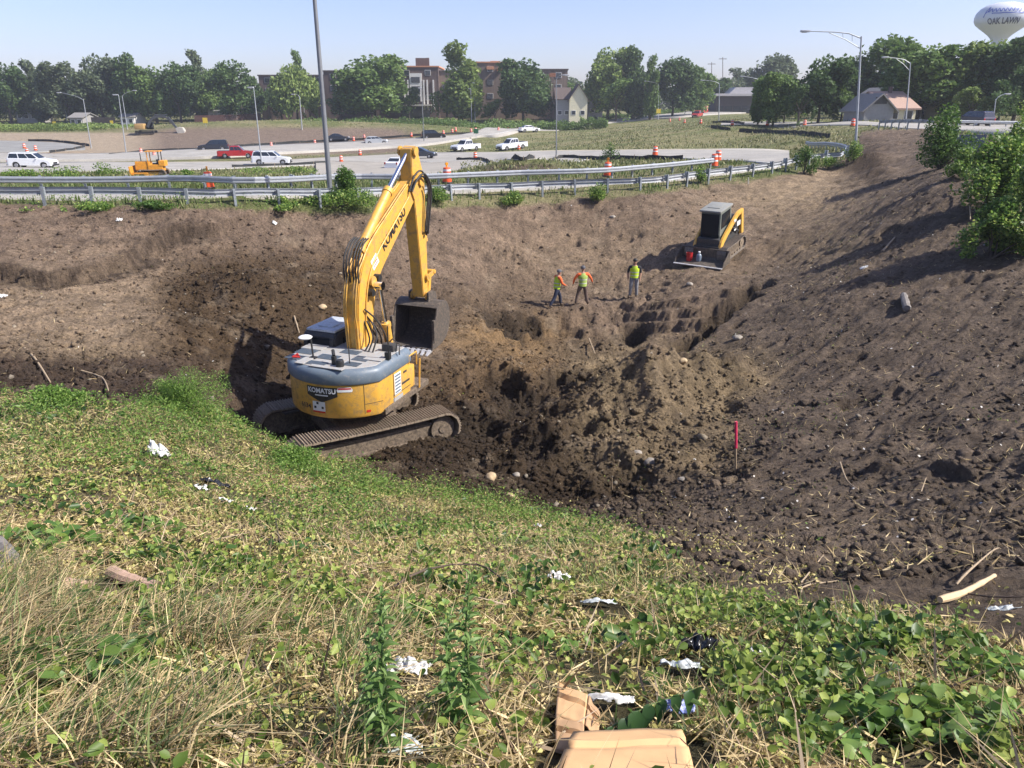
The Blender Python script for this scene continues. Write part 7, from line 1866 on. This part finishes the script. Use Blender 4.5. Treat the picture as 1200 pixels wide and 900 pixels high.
M_stem = paint('green_stem', (.12, .17, .05), .6, var=.2); M_twig = paint('dry_twig', (.33, .25, .16), .8, var=.25, scale=20); M_dtwig = paint('dark_twig', (.08, .055, .04), .8, var=.25, scale=20)
def weed_stalk(px, py, toppy, label, seed, nleaf=70, L=.075, Yb=None):
    r = random.Random(seed); g = G(px, py, 1.5); top = Vector(at(px + r.uniform(-6, 6), toppy, g.y + .05)) - g; root = empty('weed_stalk', g, 0, label, 'weed')
    mb = MB(); pts = [Vector((0, 0, -.03)), top * .35 + Vector((.012, 0, 0)), top * .7 - Vector((.01, 0, 0)), top]; mb.tube(pts, [.006, .005, .004, .002], 6); mb.build('stem', M_stem, root, smooth=True)
    mb = MB()
    for k in range(nleaf):
        t = .10 + .90 * k / nleaf; p = top * t; a = k * 2.4 + r.uniform(-.3, .3); ll = L * (1.25 - .75 * t) * r.uniform(.8, 1.2)
        leafy(mb, p, (math.cos(a), math.sin(a), .45 + .5 * t), ll * 1.25, .36, .5, r)
    mb.build('leaves', M_wleaf, root, smooth=True, fix=False)
weed_stalk(452, 895, 690, 'tall leafy weed stalk in the foreground beside the white rag', 1, 84, .085)
weed_stalk(545, 868, 672, 'taller weed stalk in the foreground right of the white rag', 2, 70, .09)
weed_stalk(436, 880, 740, 'thin weed leaning against the tall stalk by the white rag', 3, 50, .08)
weed_stalk(528, 850, 718, 'short weed stalk tucked behind the taller one', 4, 45, .09)
weed_stalk(1120, 780, 712, 'straggly weed near the broken plank', 5, 30, .06)
def broad_plant(px, py, wpx, n, L, m, label, seed, hgt=.2, name='vine', ymin=1.5):
    r = random.Random(seed); g = G(px, py, ymin); u = (g.y * CP - g.z * SP) / FPX; w = wpx * u; root = empty(name, g, 0, label, 'vine')
    mb = MB(); ms = MB()
    for k in range(n):
        a = r.uniform(0, 6.28); d = math.sqrt(r.uniform(0, 1)) * w / 2; x, y = math.cos(a) * d, math.sin(a) * d * .7
        z = Tz(g.x + x, g.y + y) - g.z + r.uniform(.03, hgt) * (1.2 - d / w); b = r.uniform(0, 6.28)
        ll = L * r.uniform(.6, 1.25); leafy(mb, (x, y, z), (math.cos(b), math.sin(b), r.uniform(-.2, .5)), ll, r.uniform(.8, 1.1), r.uniform(.2, .7), r)
        if k % 3 == 0: ms.tube([(x * .3, y * .3, 0 if k else -.02), (x * .7, y * .7, z * .6), (x, y, z)], [.0028, .0022, .0016], 4)
    mb.build('leaves', m, root, smooth=True, fix=False); ms.build('stem', M_stem, root); return root
broad_plant(112,790,130,90,.085,M_vein,'cluster of broad light green leaves among the long grass at lower left',201,.22)
broad_plant(60,640,110,70,.10,M_vein,'broad leaved vine at the left edge above the stump',202,.2)
broad_plant(165,620,90,50,.095,M_vein,'vine with large leaves above the pinkish log',203,.2)
broad_plant(480,725,120,70,.075,M_vein,'vine leaves behind the two tall weed stalks',204,.16)
broad_plant(370,650,110,60,.085,M_vdark,'dark green vine in the middle of the bank',205,.14)
broad_plant(1085,850,200,120,.085,M_vein,'spreading vine with pale green leaves at lower right',206,.2)
broad_plant(1170,800,120,70,.08,M_vein,'vine leaves at the right edge of the near bank',207,.18)
broad_plant(1005,785,110,46,.095,M_vdark,'dark broad leaves above the spreading vine at lower right',208,.16)
broad_plant(960,880,130,60,.075,M_vein,'vine leaves by the bottom edge right of the cardboard',209,.14)
broad_plant(620,760,150,60,.06,M_vein,'small leaved vine right of the weed stalks',210,.12)
broad_plant(160,450,10,1,.01,M_vein,'tiny sprig at the pit edge',211,.05) if False else None
# spray of dark leaves hanging over the cardboard
g = G(745, 868, 1.5); root = empty('leafy_spray', g, 0, 'spray of dark pointed leaves lying over the cardboard', 'branch'); mb = MB(); ms = MB(); r = random.Random(9)
a = Vector(at(700, 882, g.y)) - g + Vector((0, 0, .1)); b = Vector(at(812, 832, g.y + .15)) - g + Vector((0, 0, .12))
ms.tube([a, a.lerp(b, .5) + Vector((0, 0, .03)), b], [.004, .003, .002], 5); ms.build('stem', M_stem, root)
for k in range(16):
    t = k / 15; p = a.lerp(b, t) + Vector((0, 0, .03 * math.sin(PI * t))); q = 1 if k % 2 else -1
    leafy(mb, p, (q * .3 + r.uniform(-.2, .2), -.8 * (1 if q < 0 else -.4), -.45), r.uniform(.075, .12), .75, .5, r)
mb.build('leaves', M_vdark, root, smooth=True, fix=False)

# ------------------------------------------------------------------ rubbish, sticks, logs, stakes
def crumple(px, py, wpx, hpx, m, label, name, seed, cat, fold=.35, rot=None, lift=.02, n=22, ymin=1.5, flat=1.0, extra=None):
    g = G(px, py, ymin); u = (g.y * CP - g.z * SP) / FPX; w = wpx * u; h = hpx * u / .75
    r = np.random.default_rng(seed); t = np.linspace(-.5, .5, n); A, B = np.meshgrid(t, t)
    x = A * w * (1 + .25 * fbm(A * 3 + seed, B * 3, seed, 2)); y = B * h * (1 + .25 * fbm(A * 3, B * 3 + seed, seed + 1, 2))
    rr = np.sqrt((A * 2) ** 2 + (B * 2) ** 2); msk = rr < 1.12 + .35 * fbm(A * 4, B * 4, seed + 2, 2)
    z = fold * min(w, h) * (np.abs(fbm(A * 3.2 + seed, B * 3.2, seed + 3, 3)) * 1.6 + .35 * (1 - np.clip(rr, 0, 1) ** 2)) * flat + lift
    gz = T0(g.x + x, g.y + y) - g.z
    V = np.stack([x, y, gz + z + .035], -1).reshape(-1, 3); idx = np.arange(n * n).reshape(n, n)
    F = np.stack([idx[:-1, :-1], idx[:-1, 1:], idx[1:, 1:], idx[1:, :-1]], -1).reshape(-1, 4); F = F[msk[:-1, :-1].reshape(-1)]
    o = np_mesh(name, V, F, m, 4); o.location = g; md = o.modifiers.new('t', 'SOLIDIFY'); md.thickness = .004
    return tag(o, label, cat)
M_pw = paint('white_plastic', (.60, .60, .58), .4, var=.1, dirt=.35, dirtcol=(.34, .31, .25), scale=9); M_pb = paint('black_plastic_sheet', (.015, .015, .017), .22); M_pc = paint('cloudy_plastic', (.42, .45, .45), .25, var=.15, scale=8); M_pblue = paint('blue_white_wrapper', (.10, .14, .38), .3, dirt=.5, dirtcol=(.7, .7, .75), scale=9)
M_card = paint('cardboard', (.60, .37, .18), .75, var=.08, scale=6); M_card2 = paint('cardboard_inside', (.44, .27, .14), .8, var=.1, scale=6)
crumple(482,794,44,30,M_pw,'crumpled white rag between the two tall weed stalks','white_rag',301,'rag')
crumple(458,798,18,20,M_pw,'small white plastic scrap left of the white rag','plastic_scrap',302,'litter')
crumple(188,537,20,18,M_pw,'white plastic bag near the feathery bush','plastic_bag',303,'bag',fold=.7); crumple(237,577,16,10,M_pw,'white scrap beside the black rag','plastic_scrap',304,'litter'); crumple(268,592,16,8,M_pw,'pale scrap below the black rag','plastic_scrap',305,'litter'); crumple(294,602,11,11,M_pw,'small white scrap right of the black rag','plastic_scrap',306,'litter')
crumple(255,572,32,12,M_pb,'black rag in the weeds on the left bank','black_rag',307,'rag')
crumple(656,684,28,18,M_pw,'white tangled plastic in the middle of the bank','plastic_scrap',308,'litter'); crumple(702,714,40,12,M_pc,'cloudy plastic sheet right of the tangled plastic','plastic_sheet',309,'litter')
crumple(816,772,36,24,M_pb,'shiny black plastic bag on the near bank','plastic_bag',310,'bag',fold=.6); crumple(794,790,46,16,M_pc,'greyish plastic below the black bag','plastic_sheet',311,'litter'); crumple(885,771,22,14,M_pw,'white scrap right of the black bag','plastic_scrap',312,'litter')
crumple(791,843,36,26,M_pblue,'blue and white wrapper above the cardboard','wrapper',313,'wrapper',fold=.5); crumple(715,832,56,18,M_pw,'white plastic with a red spot behind the small cardboard flap','plastic_bag',314,'bag')
crumple(470,888,52,30,M_pc,'clear crumpled plastic at the bottom edge by the weed stalk','plastic_sheet',315,'litter'); crumple(630,620,9,8,M_pw,'tiny white scrap at the top of the green bank','plastic_scrap',316,'litter',ymin=6)
crumple(1172,722,30,12,M_pc,'grey plastic scrap by the broken plank','plastic_scrap',317,'litter',ymin=3); crumple(1012,316,8,5,M_pw,'white scrap halfway up the right slope','plastic_scrap',318,'litter',ymin=15)
for k, (px, py, w_) in enumerate(((140,260,6),(322,263,5),(668,242,5),(4,350,9))):
    crumple(px, py, w_, w_ * .8, M_pw, ['white scrap below the guardrail at left','small pale scrap below the guardrail near the lamp','white scrap below the middle of the guardrail','white scrap on the tan soil at the left edge'][k], 'plastic_scrap', 330 + k, 'litter', ymin=15)
# cardboard
def cardsheet(pix, label, name, m, parent=None, bendz=.05, seed=1, lift=.05, thick=.006):
    """a folded sheet given by its four corners in order"""
    Q = [G(px, py, 1.2) + Vector((0, 0, lift + dz)) for px, py, dz in pix]; n = 14; V = []; org = Q[0].copy()
    for i in range(n + 1):
        for j in range(n + 1):
            s, t = i / n, j / n; p = (Q[0] * (1 - s) + Q[1] * s) * (1 - t) + (Q[3] * (1 - s) + Q[2] * s) * t
            w_ = bendz * (math.sin(PI * s) * .5 + .4 * float(fbm(np.array([s * 3.]), np.array([t * 3.]), seed, 2)[0])) - (.02 if abs(s - .62) < .05 else 0)
            p = p + Vector((.003 * math.sin(t * 9 + seed), 0, w_)); V.append(p - org)
    F = [(i * (n + 1) + j, (i + 1) * (n + 1) + j, (i + 1) * (n + 1) + j + 1, i * (n + 1) + j + 1) for i in range(n) for j in range(n)]
    mb = MB(); mb.add(V, F); o = mb.build(name, m, parent, smooth=True, fix=False); o.location = org; md = o.modifiers.new('t', 'SOLIDIFY'); md.thickness = thick; return o
tag(cardsheet([(650,925,.02),(672,880,.05),(796,876,.05),(812,925,.02)], '', 'cardboard_sheet', M_card, seed=5, bendz=.02, thick=.004), 'large flattened cardboard sheet at the bottom edge', 'cardboard')
cb = empty('cardboard_box', G(664, 880, 1.2), 0, 'small torn cardboard box flap standing left of the flattened sheet', 'cardboard box')
for pix, mm, nm in (([(650,858,.06),(653,826,.10),(688,838,.08),(684,868,.05)], M_card, 'top_flap'), ([(650,888,.0),(650,858,.06),(684,868,.05),(684,890,.0)], M_card2, 'side_panel'), ([(684,868,.05),(688,838,.08),(702,850,.03),(700,872,.0)], M_card2, 'side_panel')):
    o = cardsheet(pix, '', nm, mm, seed=7, bendz=.015, lift=.03); o.location = o.location - cb.location; o.parent = cb
# logs
def stick(pix, r0, r1, m, label, name, cat, lift=.03, arch=0.0, ymin=1.5, rough=.15, n=10):
    P = [G(px, py, ymin) + Vector((0, 0, lift)) for px, py in pix]
    pts = resample(P, max(.02, sum((b - a).length for a, b in zip(P[:-1], P[1:])) / n)); org = pts[0].copy(); k = len(pts)
    mb = MB(); rs = [(r0 + (r1 - r0) * i / (k - 1)) * (1 + random.uniform(-rough, rough)) for i in range(k)]
    mb.tube([p - org + Vector((0, 0, arch * math.sin(PI * i / (k - 1)))) for i, p in enumerate(pts)], rs, 9); o = mb.build(name, m, None, smooth=True); o.location = org; return tag(o, label, cat)
M_log = paint('pinkish_log', (.42, .28, .20), .85, var=.25, scale=8, bmp=.5, bscale=20); M_logd = paint('grey_log', (.20, .18, .16), .9, var=.25, scale=8, bmp=.5, bscale=20); M_plank = paint('split_wood', (.60, .44, .26), .75, var=.15, scale=12)
stick([(132,676),(150,684),(184,694)],.05,.05,M_log,'broken pinkish log half sunk in the grass on the left','log','log',.04)
stick([(72,688),(108,692)],.05,.04,M_log,'short pale log end left of the pinkish log','log','log',.03)
stick([(-14,640),(6,656),(16,672)],.09,.07,M_logd,'grey stump at the left edge of the picture','log','log',.06)
stick([(462,700),(500,690),(560,688),(606,712)],.011,.006,M_dtwig,'dark arched stick behind the tall weed stalks','stick','stick',.10,.14)
stick([(608,652),(640,646),(690,650)],.008,.004,M_twig,'pale bent twig in the middle of the green bank','twig','twig',.05)
stick([(938,700),(946,690),(1004,682)],.010,.005,M_twig,'pale bent twig at the boundary of grass and soil','twig','twig',.04,ymin=3)
stick([(1100,709),(1128,700),(1164,680)],.030,.018,M_plank,'broken pale plank lying at the right','plank','plank',.05,ymin=3)
stick([(1120,688),(1150,668),(1172,646)],.010,.005,M_twig,'dry stalk leaning above the broken plank','stick','stick',.03,.12,ymin=3)
stick([(1172,646),(1200,672)],.006,.004,M_twig,'thin stalk crossing down to the right edge','stick','stick',.10,ymin=3)
stick([(1105,694),(1160,703),(1210,702)],.008,.006,M_dtwig,'dark stick lying under the broken plank','stick','stick',.03,ymin=3)
stick([(984,545),(992,566),(1006,578)],.018,.008,M_twig,'bent root sticking out of the soil ledge','root','root',.06,ymin=6)
stick([(1050,655),(1034,672)],.012,.009,M_plank,'pale wood chip on the dark soil','wood_chip','wood',.03,ymin=5)
stick([(938,686),(975,640)],.009,.006,M_twig,'dry stem beside the small bright weed','stick','stick',.03,ymin=5)
stick([(1078,583),(1084,566)],.010,.006,M_twig,'short pale root at the right ledge','root','root',.1,ymin=6)
stick([(30,412),(42,424),(60,452)],.03,.015,M_twig,'forked root on the dark berm at the left','root','root',.08,ymin=12)
stick([(96,438),(120,446),(128,462)],.02,.012,M_twig,'root curling over the dark berm','root','root',.08,ymin=12)
stick([(1034,296),(1048,280)],.05,.03,M_twig,'grey branch lying on the right slope','branch','branch',.05,ymin=15)
stick([(1112,228),(1130,236),(1136,262)],.04,.02,M_twig,'bare branch hanging from the shrubs on the slope','branch','branch',.15,.2,ymin=15)
stick([(1058,350),(1062,366)],.10,.12,M_logd,'short dark stump on the right slope','stump','stump',.12,ymin=12)
stick([(320,594),(326,628),(330,650)],.010,.006,M_dtwig,'dark upright twig on the left bank','twig','twig',.12,ymin=4)
stick([(690,402),(697,420)],.03,.02,M_twig,'pale root sticking into the hole behind the spoil heap','root','root',.2,ymin=15)
stick([(372,402),(380,388)],.02,.012,M_twig,'stick in the dark soil left of the cab','stick','stick',.05,ymin=15) if False else None
stick([(345,372),(351,392)],.03,.015,M_twig,'thin branch lying on the dark mound behind the excavator','branch','branch',.05,ymin=15)
def stake(px, py, top, col, label, r_=.018, tape=None, lean=0, ymin=5):
    g = G(px, py, ymin); t = Vector(at(px + lean, top, g.y)) - g; root = empty('survey_stake', g, 0, label, 'stake')
    mb = MB(); mb.cyl((0, 0, -.1), t, r_, r_, 6); mb.build('stake', M_stake, root)
    if col:
        mb = MB(); mb.cyl(t * .45, t * 1.0, r_ * 1.3, r_ * 1.3, 6); mb.build('painted_top', col, root)
        if tape: mb = MB(); mb.add([t * .8, t * .8 + Vector((-.07, .02, -.12)), t * .8 + Vector((-.05, .03, -.5)), t * .78 + Vector((0, .01, -.35))], [(0, 1, 2, 3)]); o = mb.build('ribbon', col, root, fix=False); o.modifiers.new('t', 'SOLIDIFY').thickness = .004
M_pink = paint('pink_paint', (.75, .04, .12), .6)
stake(862.5, 550, 494, M_pink, 'survey stake with a bright pink top right of the spoil heap', .022)
stake(717.5, 577, 560, None, 'short thin stake at the foot of the spoil heap', .012)
stake(877, 222, 208, M_chip, 'thin marker stake below the guardrail on the right', .02, ymin=30)
def rock(px, py, s, m, label, seed, ymin=8):
    g = G(px, py, ymin); bm = bmesh.new(); bmesh.ops.create_icosphere(bm, subdivisions=3, radius=1)
    r = random.Random(seed); sx, sy, sz = r.uniform(.9, 1.3), r.uniform(.8, 1.1), r.uniform(.6, .85)
    for v in bm.verts:
        n = float(fbm(np.array([v.co.x * 1.5 + seed]), np.array([v.co.y * 1.5 + v.co.z]), seed, 3)[0]); v.co = Vector((v.co.x * sx, v.co.y * sy, v.co.z * sz)) * (1 + .28 * n) * s
    me = bpy.data.meshes.new('rock'); bm.to_mesh(me); bm.free(); smooth_mesh(me); me.materials.append(m); o = bpy.data.objects.new('rock', me); COL.objects.link(o); o.location = g + Vector((0, 0, s * .45)); return tag(o, label, 'rock')
M_rk = paint('tan_stone', (.42, .31, .18), .8, var=.15, scale=10, bmp=.3); M_rkg = paint('grey_stone', (.26, .23, .19), .85, var=.2, scale=10, bmp=.4)
rock(575,562,.14,M_rk,'rounded tan rock at the lower end of the dug soil',1); rock(597,583,.10,M_rk,'smaller tan rock below the rounded one',2); rock(605,558,.09,M_rkg,'grey rock right of the rounded tan rock',3); rock(762,545,.16,M_rkg,'grey stone at the right foot of the spoil heap',4); rock(746,534,.12,M_rkg,'grey stone above the one at the foot of the heap',5)
rock(864,398,.14,M_rkg,'pale stone on the slope right of the spoil heap',6,15); rock(800,425,.12,M_rk,'tan stone on top of the spoil heap',7,15); rock(378,362,.16,M_rk,'tan stone on the soil behind the cab',8,20); rock(718,256,.16,M_rkg,'grey stone on the bank below the guardrail',9,25); rock(808,335,.14,M_rkg,'stone near the track loader bucket',10,25); rock(800,566,.12,M_rkg,'grey stone in front of the spoil heap',11)
